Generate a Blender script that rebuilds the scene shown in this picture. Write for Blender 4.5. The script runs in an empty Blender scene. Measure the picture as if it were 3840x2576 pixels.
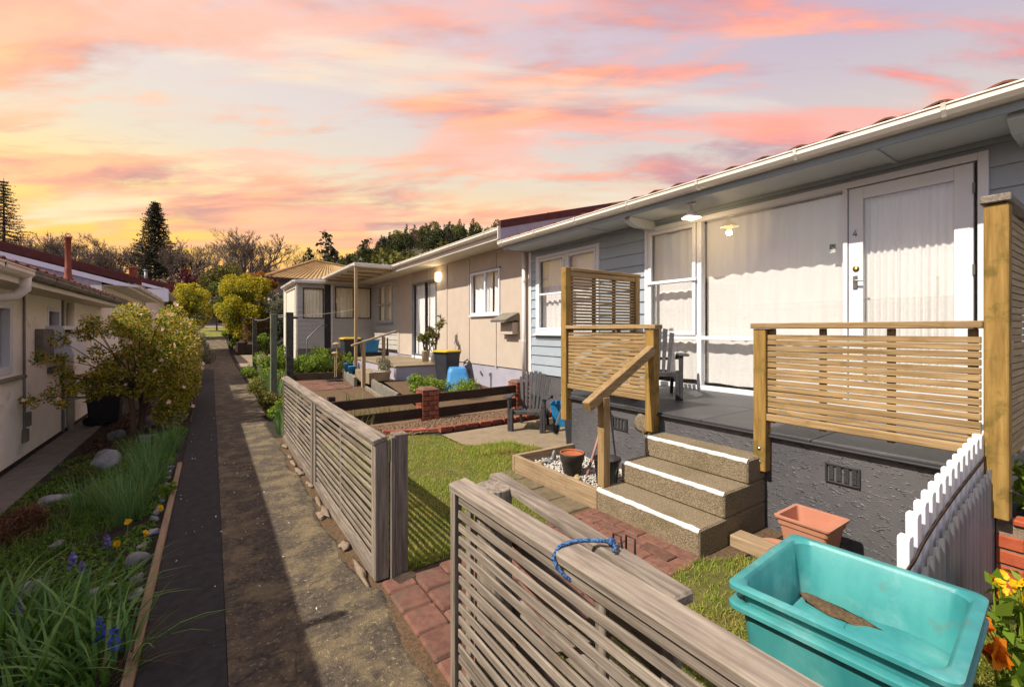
import bpy, bmesh, math, random
import numpy as np
from mathutils import Vector, Matrix, Euler

R = math.radians
rnd = random.Random(7)
nrs = np.random.RandomState(11)
scene = bpy.context.scene
COL = scene.collection

# ------------------------------------------------------------------ camera
TH = math.atan(1125 / 1650.0)
cam_d = bpy.data.cameras.new("camera")
cam = bpy.data.objects.new("camera", cam_d)
COL.objects.link(cam)
cam.location = (0, 0, 1.5)
cam.rotation_euler = (R(90), 0, -TH)
cam_d.sensor_width = 36.0
cam_d.lens = 36.0 * 1650 / 3840
cam_d.shift_y = -52 / 3840.0
cam_d.clip_start = 0.05
cam_d.clip_end = 3000
scene.camera = cam

# ------------------------------------------------------------------ exposure
scene.view_settings.view_transform = 'Standard'
scene.view_settings.look = 'None'
scene.view_settings.exposure = 0.6
scene.view_settings.gamma = 1.0
scene.view_settings.use_curve_mapping = False
scene.cycles.max_bounces = 6
scene.cycles.transparent_max_bounces = 10
scene.cycles.use_denoising = True
scene.cycles.adaptive_threshold = 0.02


def lin(r, g, b):
    f = lambda c: (c / 255 / 12.92) if c / 255 <= 0.04045 else ((c / 255 + 0.055) / 1.055) ** 2.4
    return (f(r), f(g), f(b), 1.0)


# ------------------------------------------------------------------ node helper
class NT:
    def __init__(s, tree):
        s.t = tree
        s.n = tree.nodes
        s.l = tree.links

    def new(s, kind, **kw):
        nd = s.n.new(kind)
        for k, v in kw.items():
            setattr(nd, k, v)
        return nd

    def set(s, sock, v):
        if isinstance(v, bpy.types.NodeSocket):
            s.l.new(v, sock)
        else:
            sock.default_value = v

    def math(s, op, a, b=0.0, c=0.0, clamp=False):
        nd = s.new('ShaderNodeMath', operation=op, use_clamp=clamp)
        s.set(nd.inputs[0], a)
        s.set(nd.inputs[1], b)
        s.set(nd.inputs[2], c)
        return nd.outputs[0]

    def ramp(s, fac, stops, interp='LINEAR'):
        nd = s.new('ShaderNodeValToRGB')
        cr = nd.color_ramp
        cr.interpolation = interp
        while len(cr.elements) < len(stops):
            cr.elements.new(0.5)
        for e, (p, c) in zip(cr.elements, stops):
            e.position = p
            e.color = c if len(c) == 4 else (*c, 1)
        s.set(nd.inputs[0], fac)
        return nd.outputs[0]

    def mix(s, fac, a, b, blend='MIX'):
        nd = s.new('ShaderNodeMix', data_type='RGBA', blend_type=blend)
        s.set(nd.inputs[0], fac)
        s.set(nd.inputs[6], a)
        s.set(nd.inputs[7], b)
        return nd.outputs[2]

    def noise(s, vec, scale, detail=4.0, rough=0.55, dist=0.0):
        nd = s.new('ShaderNodeTexNoise')
        s.set(nd.inputs['Vector'], vec)
        nd.inputs['Scale'].default_value = scale
        nd.inputs['Detail'].default_value = detail
        nd.inputs['Roughness'].default_value = rough
        nd.inputs['Distortion'].default_value = dist
        return nd.outputs['Fac']

    def smooth(s, v, a, b):
        nd = s.new('ShaderNodeMapRange', interpolation_type='SMOOTHSTEP')
        s.set(nd.inputs[0], v)
        nd.inputs[1].default_value = a
        nd.inputs[2].default_value = b
        return nd.outputs[0]


# ------------------------------------------------------------------ world: evening sky
world = bpy.data.worlds.new("World")
scene.world = world
world.use_nodes = True
SUN_EL = 47.2
SKY_STRENGTH = 0.83
SK = (20.7, 11.5, 9.1, 17.2)
SUN_AZ = 3.0   # degrees off -X towards +Y


def build_world():
    T = NT(world.node_tree)
    T.n.clear()
    out = T.new('ShaderNodeOutputWorld')
    bg = T.new('ShaderNodeBackground')
    T.l.new(bg.outputs[0], out.inputs[0])
    tc = T.new('ShaderNodeTexCoord')
    sep = T.new('ShaderNodeSeparateXYZ')
    T.l.new(tc.outputs['Generated'], sep.inputs[0])
    x, y, z = sep.outputs
    zz = T.math('MAXIMUM', z, 0.0)
    hor = T.math('MAXIMUM', T.math('SQRT', T.math('ADD', T.math('MULTIPLY', x, x), T.math('MULTIPLY', y, y))), 0.001)
    # compass position: -1 towards the sunset side, +1 away from it
    comp = T.math('DIVIDE', T.math('ADD', T.math('MULTIPLY', x, math.cos(TH)), T.math('MULTIPLY', y, -math.sin(TH))), hor)
    a = T.math('MULTIPLY_ADD', comp, 0.6, 0.5, clamp=True)
    base_l = T.ramp(zz, [(0.0, lin(240, 160, 62)), (0.07, lin(246, 176, 60)), (0.16, lin(250, 198, 84)), (0.25, lin(244, 212, 140)), (0.33, lin(222, 208, 182)),
                         (0.42, lin(218, 206, 196)), (0.55, lin(226, 194, 182)), (0.75, lin(196, 194, 206)), (1.0, lin(182, 190, 212))])
    base_r = T.ramp(zz, [(0.0, lin(244, 168, 100)), (0.10, lin(240, 174, 118)), (0.2, lin(222, 186, 158)), (0.32, lin(200, 188, 180)),
                         (0.48, lin(176, 164, 182)), (0.7, lin(172, 174, 202)), (1.0, lin(178, 188, 212))])
    base = T.mix(a, base_l, base_r)
    # flat cloud layer seen in perspective
    den = T.math('ADD', zz, 0.13)
    cx = T.math('DIVIDE', T.math('ADD', T.math('MULTIPLY', x, math.cos(TH)), T.math('MULTIPLY', y, -math.sin(TH))), den)
    cy = T.math('DIVIDE', T.math('ADD', T.math('MULTIPLY', x, math.sin(TH)), T.math('MULTIPLY', y, math.cos(TH))), den)

    def mapped(shear, sx, sy, off):
        cb = T.new('ShaderNodeCombineXYZ')
        T.l.new(T.math('MULTIPLY_ADD', cx, sx, off), cb.inputs[0])
        T.l.new(T.math('MULTIPLY_ADD', T.math('MULTIPLY_ADD', cx, shear, cy), sy, off * 0.73), cb.inputs[1])
        return cb.outputs[0]

    n1 = T.noise(mapped(-0.02, 0.40, 1.0, SK[0]), 1.55, 8.0, 0.55, 0.5)
    n2 = T.noise(mapped(-0.05, 0.5, 1.7, SK[1]), 1.7, 8.0, 0.58, 0.5)
    n3 = T.noise(mapped(0.10, 0.8, 2.3, SK[2]), 1.6, 8.0, 0.6, 0.5)
    mask1 = T.smooth(T.math('ADD', T.math('MULTIPLY', n1, 0.70), T.math('MULTIPLY', n3, 0.30)), 0.465, 0.555)
    mask2 = T.smooth(T.math('ADD', T.math('MULTIPLY', n2, 0.75), T.math('MULTIPLY', n3, 0.25)), 0.495, 0.585)
    low = T.smooth(zz, 0.04, 0.26)
    ccol_l = T.ramp(n3, [(0.38, lin(198, 144, 134)), (0.49, lin(234, 164, 132)), (0.60, lin(250, 190, 138))])
    ccol_r = T.ramp(n3, [(0.42, lin(146, 122, 146)), (0.50, lin(180, 126, 144)), (0.58, lin(236, 134, 122)), (0.67, lin(248, 162, 136))])
    ccol = T.mix(a, ccol_l, ccol_r)
    c = T.mix(T.math('MULTIPLY', mask1, T.math('MULTIPLY_ADD', low, 0.55, 0.40)), base, ccol)
    ccol2 = T.mix(a, T.mix(low, lin(250, 186, 84), lin(244, 188, 158)), lin(242, 150, 134))
    c = T.mix(T.math('MULTIPLY', mask2, 0.62), c, ccol2)
    pale = T.smooth(T.noise(mapped(0.02, 0.45, 1.5, SK[3]), 1.3, 6.0, 0.55, 0.5), 0.55, 0.68)
    c = T.mix(T.math('MULTIPLY', pale, 0.6), c, T.mix(a, lin(240, 226, 188), lin(212, 202, 198)))
    # away from the sunset the dome turns to dusk blue
    back = T.smooth(T.math('DIVIDE', T.math('ADD', T.math('MULTIPLY', x, math.sin(TH)), T.math('MULTIPLY', y, math.cos(TH))), hor), 0.55, -0.5)
    c = T.mix(T.math('MULTIPLY', back, 0.8), c, T.ramp(zz, [(0.0, lin(210, 206, 212)), (0.3, lin(184, 200, 226)), (1.0, lin(172, 188, 218))]))
    # ground half of the sphere: dull
    c = T.mix(T.smooth(z, -0.06, -0.01), lin(96, 84, 74), c)
    sky = T.new('ShaderNodeTexSky', sky_type='NISHITA', sun_disc=False)
    sky.sun_elevation = R(SUN_EL)
    sky.sun_rotation = R(-90 + SUN_AZ)
    sk = T.new('ShaderNodeVectorMath', operation='SCALE')
    T.l.new(sky.outputs[0], sk.inputs[0])
    sk.inputs[3].default_value = 0.006
    c2 = T.mix(1.0, c, sk.outputs[0], 'ADD')
    T.set(bg.inputs[0], c2)
    bg.inputs[1].default_value = SKY_STRENGTH


build_world()

sun_d = bpy.data.lights.new("sun", 'SUN')
sun_d.energy = 4.5
sun_d.angle = R(0.5)
sun_d.color = (1.0, 0.92, 0.80)
sun = bpy.data.objects.new("sun", sun_d)
COL.objects.link(sun)
sv = Vector((-math.cos(R(SUN_EL)) * math.cos(R(SUN_AZ)), math.cos(R(SUN_EL)) * math.sin(R(SUN_AZ)), math.sin(R(SUN_EL))))
sun.rotation_euler = sv.to_track_quat('Z', 'Y').to_euler()
sun.location = sv * 50


# ------------------------------------------------------------------ materials
MATS = {}
KA = 0.66   # picture colours -> surface albedo
KL = 1.0


def mat(name, c1, c2=None, rough=0.65, scale=6.0, stretch=(1, 1, 1), detail=5.0, lo=0.35, hi=0.65, bump=0.0, bscale=60.0, bdetail=4.0,
        bstretch=None, spec=0.35, rv=0.0, offs=False, metallic=0.0, patch=None, patch2=None, dist=0.0, ka=None, crack=None):
    """patch = (colour, scale, lo, hi) : irregular stains on top of the two base colours"""
    ka = ka or KA
    dim = lambda c: tuple(k * ka for k in c[:3]) + (1.0,)
    c1 = dim(c1)
    c2 = dim(c2) if c2 else None
    patch = (dim(patch[0]), *patch[1:]) if patch else None
    patch2 = (dim(patch2[0]), *patch2[1:]) if patch2 else None
    m = bpy.data.materials.new(name)
    m.use_nodes = True
    T = NT(m.node_tree)
    T.n.clear()
    out = T.new('ShaderNodeOutputMaterial')
    bs = T.new('ShaderNodeBsdfPrincipled')
    T.l.new(bs.outputs[0], out.inputs[0])
    tc = T.new('ShaderNodeTexCoord')
    vec = tc.outputs['Object']
    oi = T.new('ShaderNodeObjectInfo')
    if offs:
        va = T.new('ShaderNodeVectorMath', operation='ADD')
        T.l.new(vec, va.inputs[0])
        vs = T.new('ShaderNodeVectorMath', operation='SCALE')
        vs.inputs[0].default_value = (13.7, 29.1, 41.3)
        T.l.new(oi.outputs['Random'], vs.inputs[3])
        T.l.new(vs.outputs[0], va.inputs[1])
        vec = va.outputs[0]

    def mp(st):
        nd = T.new('ShaderNodeMapping')
        nd.inputs['Scale'].default_value = st
        T.l.new(vec, nd.inputs[0])
        return nd.outputs[0]

    c2 = c2 or tuple(min(1, k * 1.12) for k in c1[:3]) + (1,)
    n = T.noise(mp(stretch), scale, detail, 0.6, dist)
    col = T.ramp(n, [(lo, c1), (hi, c2)])
    for pa in (patch, patch2):
        if pa:
            pn = T.noise(vec, pa[1], 6.0, 0.65, 0.2)
            f = T.smooth(pn, pa[2], pa[3])
            if len(pa) > 4:
                f = T.math('MULTIPLY', f, pa[4])
            col = T.mix(f, col, pa[0])
    if crack:
        cn = T.noise(vec, crack, 4.0, 0.55, 0.6)
        cl_ = T.math('LESS_THAN', T.math('ABSOLUTE', T.math('SUBTRACT', cn, 0.5)), 0.0022)
        col = T.mix(T.math('MULTIPLY', cl_, 0.4), col, (0.02, 0.018, 0.016, 1))
    if rv:
        hs = T.new('ShaderNodeHueSaturation')
        T.l.new(T.math('MULTIPLY_ADD', oi.outputs['Random'], 2 * rv, 1 - rv), hs.inputs['Value'])
        T.l.new(col, hs.inputs['Color'])
        col = hs.outputs[0]
    T.set(bs.inputs['Base Color'], col)
    bs.inputs['Roughness'].default_value = rough
    bs.inputs['Metallic'].default_value = metallic
    bs.inputs['Specular IOR Level'].default_value = spec
    if bump:
        bn = T.noise(mp(bstretch or stretch), bscale, bdetail, 0.6)
        b = T.new('ShaderNodeBump')
        b.inputs['Strength'].default_value = min(1.0, bump)
        b.inputs['Distance'].default_value = 0.01
        T.l.new(bn, b.inputs['Height'])
        T.l.new(b.outputs[0], bs.inputs['Normal'])
    MATS[name] = m
    return m


def leafmat(name, cols, trans=0.35, rough=0.55, spec=0.25, dry=None):
    m = bpy.data.materials.new(name)
    m.use_nodes = True
    T = NT(m.node_tree)
    T.n.clear()
    out = T.new('ShaderNodeOutputMaterial')
    geo = T.new('ShaderNodeNewGeometry')
    k = len(cols)
    cols = [tuple(min(0.9, q * KL) for q in c[:3]) + (1.0,) for c in cols]
    col = T.ramp(geo.outputs['Random Per Island'], [(i / max(1, k - 1), c) for i, c in enumerate(cols)])
    if dry:
        tc = T.new('ShaderNodeTexCoord')
        col = T.mix(T.math('MULTIPLY', T.smooth(T.noise(tc.outputs['Object'], dry[1], 5.0, 0.6, 0.3), 0.46, 0.66), 0.75), col, dry[0])
    bs = T.new('ShaderNodeBsdfPrincipled')
    T.set(bs.inputs['Base Color'], col)
    bs.inputs['Roughness'].default_value = rough
    bs.inputs['Specular IOR Level'].default_value = spec
    tr = T.new('ShaderNodeBsdfTranslucent')
    T.set(tr.inputs['Color'], col)
    mx = T.new('ShaderNodeMixShader')
    mx.inputs[0].default_value = trans
    T.l.new(bs.outputs[0], mx.inputs[1])
    T.l.new(tr.outputs[0], mx.inputs[2])
    T.l.new(mx.outputs[0], out.inputs[0])
    MATS[name] = m
    return m


def glassmat(name, tint=(1, 1, 1, 1), refl=0.09, fm=0.75):
    m = bpy.data.materials.new(name)
    m.use_nodes = True
    T = NT(m.node_tree)
    T.n.clear()
    out = T.new('ShaderNodeOutputMaterial')
    tr = T.new('ShaderNodeBsdfTransparent')
    tr.inputs[0].default_value = tint
    gl = T.new('ShaderNodeBsdfGlossy')
    gl.inputs['Roughness'].default_value = 0.01
    fr = T.new('ShaderNodeLayerWeight')
    fr.inputs[0].default_value = 0.22
    f = T.math('MULTIPLY_ADD', fr.outputs['Fresnel'], fm, refl, clamp=True)
    mx = T.new('ShaderNodeMixShader')
    T.l.new(f, mx.inputs[0])
    T.l.new(tr.outputs[0], mx.inputs[1])
    T.l.new(gl.outputs[0], mx.inputs[2])
    T.l.new(mx.outputs[0], out.inputs[0])
    MATS[name] = m
    return m


def emit(name, col, strength):
    m = bpy.data.materials.new(name)
    m.use_nodes = True
    T = NT(m.node_tree)
    T.n.clear()
    out = T.new('ShaderNodeOutputMaterial')
    e = T.new('ShaderNodeEmission')
    e.inputs[0].default_value = col
    e.inputs[1].default_value = strength
    T.l.new(e.outputs[0], out.inputs[0])
    MATS[name] = m
    return m


def wood(name, c1, c2, axis, rough=0.75, bump=0.35, rv=0.12, patch=None, patch2=None, grain=1.0):
    st = [26.0 * grain, 26.0 * grain, 26.0 * grain]
    st[axis] = 1.4
    return mat(name, c1, c2, rough=rough, scale=2.2, stretch=tuple(st), detail=8.0, lo=0.3, hi=0.7, bump=bump, bscale=4.0, bstretch=tuple(st),
               spec=0.2, rv=rv, offs=True, patch=patch, patch2=patch2, dist=0.3)


def stucco(name, c1, c2, scale, strength, wormy=True):
    m = mat(name, c1, c2, rough=0.48, scale=3.0, spec=0.6, patch=None)
    T = NT(m.node_tree)
    bs = next(n for n in T.n if n.type == 'BSDF_PRINCIPLED')
    tc = next(n for n in T.n if n.type == 'TEX_COORD')
    mp = T.new('ShaderNodeMapping')
    mp.inputs['Rotation'].default_value = (R(35), 0, 0)
    mp.inputs['Scale'].default_value = (1, 1, 2.6)
    T.l.new(tc.outputs['Object'], mp.inputs[0])
    n = T.noise(mp.outputs[0], scale, 2.0, 0.5, 0.6)
    ridge = T.math('MULTIPLY_ADD', T.math('ABSOLUTE', T.math('SUBTRACT', n, 0.5)), -16.0, 1.0, clamp=True)
    brk_ = T.smooth(T.noise(mp.outputs[0], scale * 0.8, 2.0), 0.50, 0.64)
    fine = T.noise(tc.outputs['Object'], scale * 8, 3.0)
    hh = T.math('ADD', T.math('MULTIPLY', ridge, brk_), T.math('MULTIPLY', fine, 0.15))
    b = T.new('ShaderNodeBump')
    b.inputs['Strength'].default_value = strength
    b.inputs['Distance'].default_value = 0.022
    T.l.new(hh, b.inputs['Height'])
    T.l.new(b.outputs[0], bs.inputs['Normal'])
    return m


# ------------------------------------------------------------------ mesh builder
class MB:
    def __init__(s):
        s.v = []
        s.f = []

    def add(s, verts, faces):
        o = len(s.v)
        s.v.extend([tuple(p) for p in verts])
        s.f.extend([tuple(i + o for i in f) for f in faces])
        return s

    def convex(s, verts, faces):
        c = Vector((0, 0, 0))
        for p in verts:
            c += Vector(p)
        c /= len(verts)
        out = []
        for f in faces:
            P = [Vector(verts[i]) for i in f]
            n = (P[1] - P[0]).cross(P[2] - P[0])
            m = sum(P, Vector((0, 0, 0))) / len(P)
            out.append(f if n.dot(m - c) >= 0 else tuple(reversed(f)))
        return s.add(verts, out)

    def box(s, x0, x1, y0, y1, z0, z1, c=0.0, M=None):
        lo = (min(x0, x1), min(y0, y1), min(z0, z1))
        hi = (max(x0, x1), max(y0, y1), max(z0, z1))
        if c <= 0:
            vs = [(hi[0] if i & 1 else lo[0], hi[1] if i & 2 else lo[1], hi[2] if i & 4 else lo[2]) for i in range(8)]
            fs = [(0, 2, 3, 1), (4, 5, 7, 6), (0, 1, 5, 4), (2, 6, 7, 3), (0, 4, 6, 2), (1, 3, 7, 5)]
        else:
            c = min(c, 0.45 * min(hi[i] - lo[i] for i in range(3)))
            vs = []
            idx = {}
            for i in range(8):
                sg = [(i >> k) & 1 for k in range(3)]
                for a in range(3):
                    p = []
                    for k in range(3):
                        e = hi[k] if sg[k] else lo[k]
                        if k != a:
                            e += -c if sg[k] else c
                        p.append(e)
                    idx[(i, a)] = len(vs)
                    vs.append(tuple(p))
            fs = []
            for a in range(3):
                b, d = (a + 1) % 3, (a + 2) % 3
                for sa in (0, 1):
                    ring = [(0, 0), (1, 0), (1, 1), (0, 1)]
                    fs.append(tuple(idx[((sa << a) | (u << b) | (w << d), a)] for u, w in ring))
                for u in (0, 1):
                    for w in (0, 1):
                        i0 = (u << a) | (w << b)
                        i1 = i0 | (1 << d)
                        fs.append((idx[(i0, a)], idx[(i1, a)], idx[(i1, b)], idx[(i0, b)]))
            for i in range(8):
                fs.append((idx[(i, 0)], idx[(i, 1)], idx[(i, 2)]))
        if M is not None:
            vs = [tuple(M @ Vector(p)) for p in vs]
        return s.convex(vs, fs)

    def obox(s, cen, size, rot=(0, 0, 0), c=0.0):
        M = Matrix.Translation(cen) @ Euler(rot).to_matrix().to_4x4()
        a, b, d = (k / 2 for k in size)
        return s.box(-a, a, -b, b, -d, d, c, M)

    def beam(s, p0, p1, w, h, c=0.0, up=(0, 0, 1)):
        """rectangular bar from p0 to p1, width w (sideways), height h (along up)"""
        p0, p1 = Vector(p0), Vector(p1)
        d = p1 - p0
        L = d.length
        d.normalize()
        side = d.cross(Vector(up)).normalized()
        u = side.cross(d)
        M = Matrix((side.to_4d(), d.to_4d(), u.to_4d(), (0, 0, 0, 1))).transposed()
        for k in range(3):
            M[3][k] = 0
        M.translation = (p0 + p1) / 2
        return s.box(-w / 2, w / 2, -L / 2, L / 2, -h / 2, h / 2, c, M)

    def prism(s, poly, axis, a0, a1):
        """poly in the two other axes (in order), extruded along axis"""
        n = len(poly)

        def p3(q, a):
            q = list(q)
            q.insert(axis, a)
            return tuple(q)
        vs = [p3(q, a0) for q in poly] + [p3(q, a1) for q in poly]
        ar = sum(poly[i][0] * poly[(i + 1) % n][1] - poly[(i + 1) % n][0] * poly[i][1] for i in range(n))
        flip = (ar > 0) ^ (axis == 1) ^ (a1 < a0)
        fs = [tuple(range(n)), tuple(range(2 * n - 1, n - 1, -1))]
        for i in range(n):
            j = (i + 1) % n
            fs.append((i, n + i, n + j, j))
        if flip:
            fs = [tuple(reversed(f)) for f in fs]
        # outward: first cap must face the a0 side
        return s.add(vs, fs)

    def tube(s, pts, r, n=8, caps=True):
        pts = [Vector(p) for p in pts]
        k = len(pts)
        rs = r if isinstance(r, (list, tuple)) else [r] * k
        o = len(s.v)
        prev = None
        for i in range(k):
            d = (pts[min(i + 1, k - 1)] - pts[max(i - 1, 0)]).normalized()
            ref = prev if prev is not None else (Vector((0, 0, 1)) if abs(d.z) < 0.9 else Vector((1, 0, 0)))
            a = (ref - d * ref.dot(d)).normalized()
            prev = a
            b = d.cross(a)
            for j in range(n):
                t = 2 * math.pi * j / n
                s.v.append(tuple(pts[i] + (a * math.cos(t) + b * math.sin(t)) * rs[i]))
        for i in range(k - 1):
            for j in range(n):
                j2 = (j + 1) % n
                s.f.append((o + i * n + j, o + i * n + j2, o + (i + 1) * n + j2, o + (i + 1) * n + j))
        if caps:
            s.f.append(tuple(o + j for j in reversed(range(n))))
            s.f.append(tuple(o + (k - 1) * n + j for j in range(n)))
        return s

    def lathe(s, prof, cen=(0, 0, 0), n=20, M=None):
        o = len(s.v)
        k = len(prof)
        for (r, z) in prof:
            for j in range(n):
                t = 2 * math.pi * j / n
                p = Vector((cen[0] + r * math.cos(t), cen[1] + r * math.sin(t), cen[2] + z))
                s.v.append(tuple(M @ p if M is not None else p))
        for i in range(k - 1):
            for j in range(n):
                j2 = (j + 1) % n
                s.f.append((o + i * n + j, o + i * n + j2, o + (i + 1) * n + j2, o + (i + 1) * n + j))
        s.f.append(tuple(o + j for j in reversed(range(n))))
        s.f.append(tuple(o + (k - 1) * n + j for j in range(n)))
        return s

    def loft(s, rings, caps=(True, True)):
        o = len(s.v)
        n = len(rings[0])
        for rg in rings:
            s.v.extend([tuple(p) for p in rg])
        for i in range(len(rings) - 1):
            for j in range(n):
                j2 = (j + 1) % n
                s.f.append((o + i * n + j, o + i * n + j2, o + (i + 1) * n + j2, o + (i + 1) * n + j))
        if caps[0]:
            s.f.append(tuple(o + j for j in reversed(range(n))))
        if caps[1]:
            s.f.append(tuple(o + (len(rings) - 1) * n + j for j in range(n)))
        return s

    def mesh(s, name):
        me = bpy.data.meshes.new(name)
        me.from_pydata(s.v, [], s.f)
        me.update()
        return me

    def build(s, name, material, parent=None, smooth=False, bevel=0.0):
        me = s.mesh(name)
        return link(name, me, material, parent, smooth, bevel)


def link(name, me, material, parent=None, smooth=False, bevel=0.0):
    m = MATS[material] if isinstance(material, str) else material
    if m is not None:
        me.materials.clear()
        me.materials.append(m)
    if smooth:
        me.polygons.foreach_set('use_smooth', [True] * len(me.polygons))
    o = bpy.data.objects.new(name, me)
    COL.objects.link(o)
    if bevel:
        bv = o.modifiers.new('bevel', 'BEVEL')
        bv.width = bevel
        bv.segments = 2
        bv.limit_method = 'ANGLE'
    attach(o, parent)
    return o


def attach(o, parent):
    if parent is not None:
        o.parent = parent
        t = Vector((0, 0, 0))
        q = parent
        while q is not None:
            if q.get('base') is not None:
                t = Vector(q['base'])
                break
            q = q.parent
        if parent.get('base') is not None:
            o.matrix_parent_inverse = Matrix.Translation(-t)


def thing(name, label, cat, base=(0, 0, 0), group=None):
    """Empty at the base of a thing; its parts are built in world coordinates"""
    e = bpy.data.objects.new(name, None)
    COL.objects.link(e)
    e.location = base
    e.empty_display_size = 0.1
    e['base'] = tuple(base)
    return tag(e, label, cat, group)


def tag(o, label, cat, group=None):
    o['label'] = label
    o['category'] = cat
    if group:
        o['group'] = group
    return o


def struct(o):
    o['kind'] = 'structure'
    return o


def stuff(o, label=None):
    o['kind'] = 'stuff'
    if label:
        o['label'] = label
    return o


def npmesh(name, V, quads=None, tris=None):
    """fast mesh from numpy arrays"""
    me = bpy.data.meshes.new(name)
    V = np.asarray(V, dtype=np.float32).reshape(-1, 3)
    me.vertices.add(len(V))
    me.vertices.foreach_set('co', V.ravel())
    nq = 0 if quads is None else len(quads)
    nt = 0 if tris is None else len(tris)
    loops = []
    if nq:
        loops.append(np.asarray(quads, dtype=np.int32).ravel())
    if nt:
        loops.append(np.asarray(tris, dtype=np.int32).ravel())
    L = np.concatenate(loops)
    me.loops.add(len(L))
    me.loops.foreach_set('vertex_index', L)
    me.polygons.add(nq + nt)
    st = np.concatenate([np.arange(nq) * 4, nq * 4 + np.arange(nt) * 3]).astype(np.int32)
    me.polygons.foreach_set('loop_start', st)
    me.update(calc_edges=True)
    return me


def unit(a):
    return a / np.maximum(np.linalg.norm(a, axis=-1, keepdims=True), 1e-9)


def leaves_mesh(name, P, size, aspect=0.5, up=0.35, droop=0.0, out=None, fold=0.12):
    """P (n,3); one folded diamond per point; out = preferred outward direction per leaf"""
    n = len(P)
    d = nrs.normal(size=(n, 3))
    d = unit(d)
    if out is not None:
        d = unit(d * 0.8 + out * 0.8)
    d[:, 2] -= droop
    d = unit(d)
    nn = nrs.normal(size=(n, 3)) * 0.8
    nn[:, 2] += up * 2.0
    if out is not None:
        nn += out * 0.7
    sd = unit(np.cross(d, nn))
    nm = np.cross(sd, d)
    s = size * (0.65 + 0.7 * nrs.rand(n, 1))
    a = P - d * s * 0.5
    tip = P + d * s * 0.5
    l = P + sd * s * aspect * 0.5 + nm * s * fold
    r = P - sd * s * aspect * 0.5 + nm * s * fold
    V = np.stack([a, l, tip, r], 1).reshape(-1, 3)
    Q = np.arange(4 * n).reshape(n, 4)
    return npmesh(name, V, quads=Q)


def blades_mesh(name, P, h, w, lean=0.35, segs=3, curl=0.5, direction=None):
    """grass/strap blades: P (n,3), h (n,), w (n,)"""
    n = len(P)
    ang = nrs.rand(n) * 2 * np.pi if direction is None else direction
    L = np.stack([np.cos(ang), np.sin(ang), np.zeros(n)], 1)
    S = np.stack([-np.sin(ang), np.cos(ang), np.zeros(n)], 1)
    ln = lean * (0.3 + 1.4 * nrs.rand(n))
    rows = []
    for i in range(segs + 1):
        t = i / segs
        f = ln * (t * 0.5 + curl * t * t)
        zz = t * (1 - 0.5 * np.clip(ln, 0, 1.6) * curl * t * t)
        c = P + L * (f * h)[:, None] + np.array([0, 0, 1.0]) * (zz * h)[:, None]
        ww = w * (1 - t ** 1.6) * (0.75 + 0.5 * t if t < .6 else 1.05)
        if i < segs:
            rows.append(c - S * (ww / 2)[:, None])
            rows.append(c + S * (ww / 2)[:, None])
        else:
            rows.append(c)
    k = len(rows)
    V = np.stack(rows, 1).reshape(-1, 3)
    b = (np.arange(n) * k)[:, None]
    Q = np.concatenate([b + np.array([[2 * i, 2 * i + 1, 2 * i + 3, 2 * i + 2]]) for i in range(segs - 1)], 0) if segs > 1 else None
    T = b + np.array([[k - 3, k - 2, k - 1]])
    return npmesh(name, V, quads=Q, tris=T)


def rockmesh(name, rx, ry, rz, seed, sub=2, amp=0.18, flat=False):
    bm = bmesh.new()
    bmesh.ops.create_icosphere(bm, subdivisions=sub, radius=1.0)
    rg = random.Random(seed)
    ks = [(Vector((rg.uniform(-1, 1), rg.uniform(-1, 1), rg.uniform(-1, 1))).normalized(), rg.uniform(-amp, amp), rg.uniform(1.0, 2.6)) for _ in range(9)]
    for v in bm.verts:
        d = v.co.normalized()
        q = 1.0
        for ax, am, fr in ks:
            q += am * math.sin(fr * 2.2 * d.dot(ax) + am * 20)
        v.co = Vector((d.x * rx * q, d.y * ry * q, d.z * rz * q))
    me = bpy.data.meshes.new(name)
    bm.to_mesh(me)
    bm.free()
    return me


def recentre(o):
    """put the origin of a one-mesh thing at its base"""
    me = o.data
    n = len(me.vertices)
    a = np.empty(n * 3, dtype=np.float32)
    me.vertices.foreach_get('co', a)
    a = a.reshape(-1, 3)
    c = (a.min(0) + a.max(0)) / 2
    c[2] = a[:, 2].min()
    a -= c
    me.vertices.foreach_set('co', a.ravel())
    me.update()
    o.location = Vector([float(k) for k in c])
    return o


def single(mb, name, material, label, cat, group=None, smooth=False, bevel=0.0):
    o = mb.build(name, material, None, smooth, bevel)
    recentre(o)
    return tag(o, label, cat, group)


# ------------------------------------------------------------------ palette
mat('asphalt_dark', lin(44, 43, 44), lin(64, 61, 60), rough=0.85, scale=14, bump=0.5, bscale=240, patch=(lin(140, 136, 128), 85, 0.72, 0.76))
mat('asphalt_old', lin(72, 65, 59), lin(112, 98, 81), rough=0.92, scale=30, bump=1.0, bscale=130, patch=(lin(182, 160, 116), 4.0, 0.42, 0.66, 0.45),
    patch2=(lin(214, 194, 146), 44, 0.56, 0.68, 0.55), crack=0.9)
mat('concrete', lin(150, 132, 108), lin(172, 152, 122), rough=0.85, scale=5, bump=0.4, bscale=120, patch=(lin(120, 106, 84), 2.5, 0.55, 0.7, 0.5))
mat('concrete_grey', lin(128, 122, 112), lin(156, 148, 132), rough=0.9, scale=6, bump=0.5, bscale=90, patch=(lin(104, 96, 78), 3, 0.55, 0.7, 0.5))
mat('aggregate', lin(122, 107, 84), lin(180, 161, 130), rough=0.9, scale=95, detail=2, bump=1.0, bscale=110, patch=(lin(122, 110, 72), 3.5, 0.5, 0.66, 0.45),
    patch2=(lin(92, 82, 66), 130, 0.6, 0.7, 0.45))
mat('soil', lin(64, 50, 38), lin(100, 80, 60), rough=0.95, scale=12, bump=1.0, bscale=60)
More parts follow.
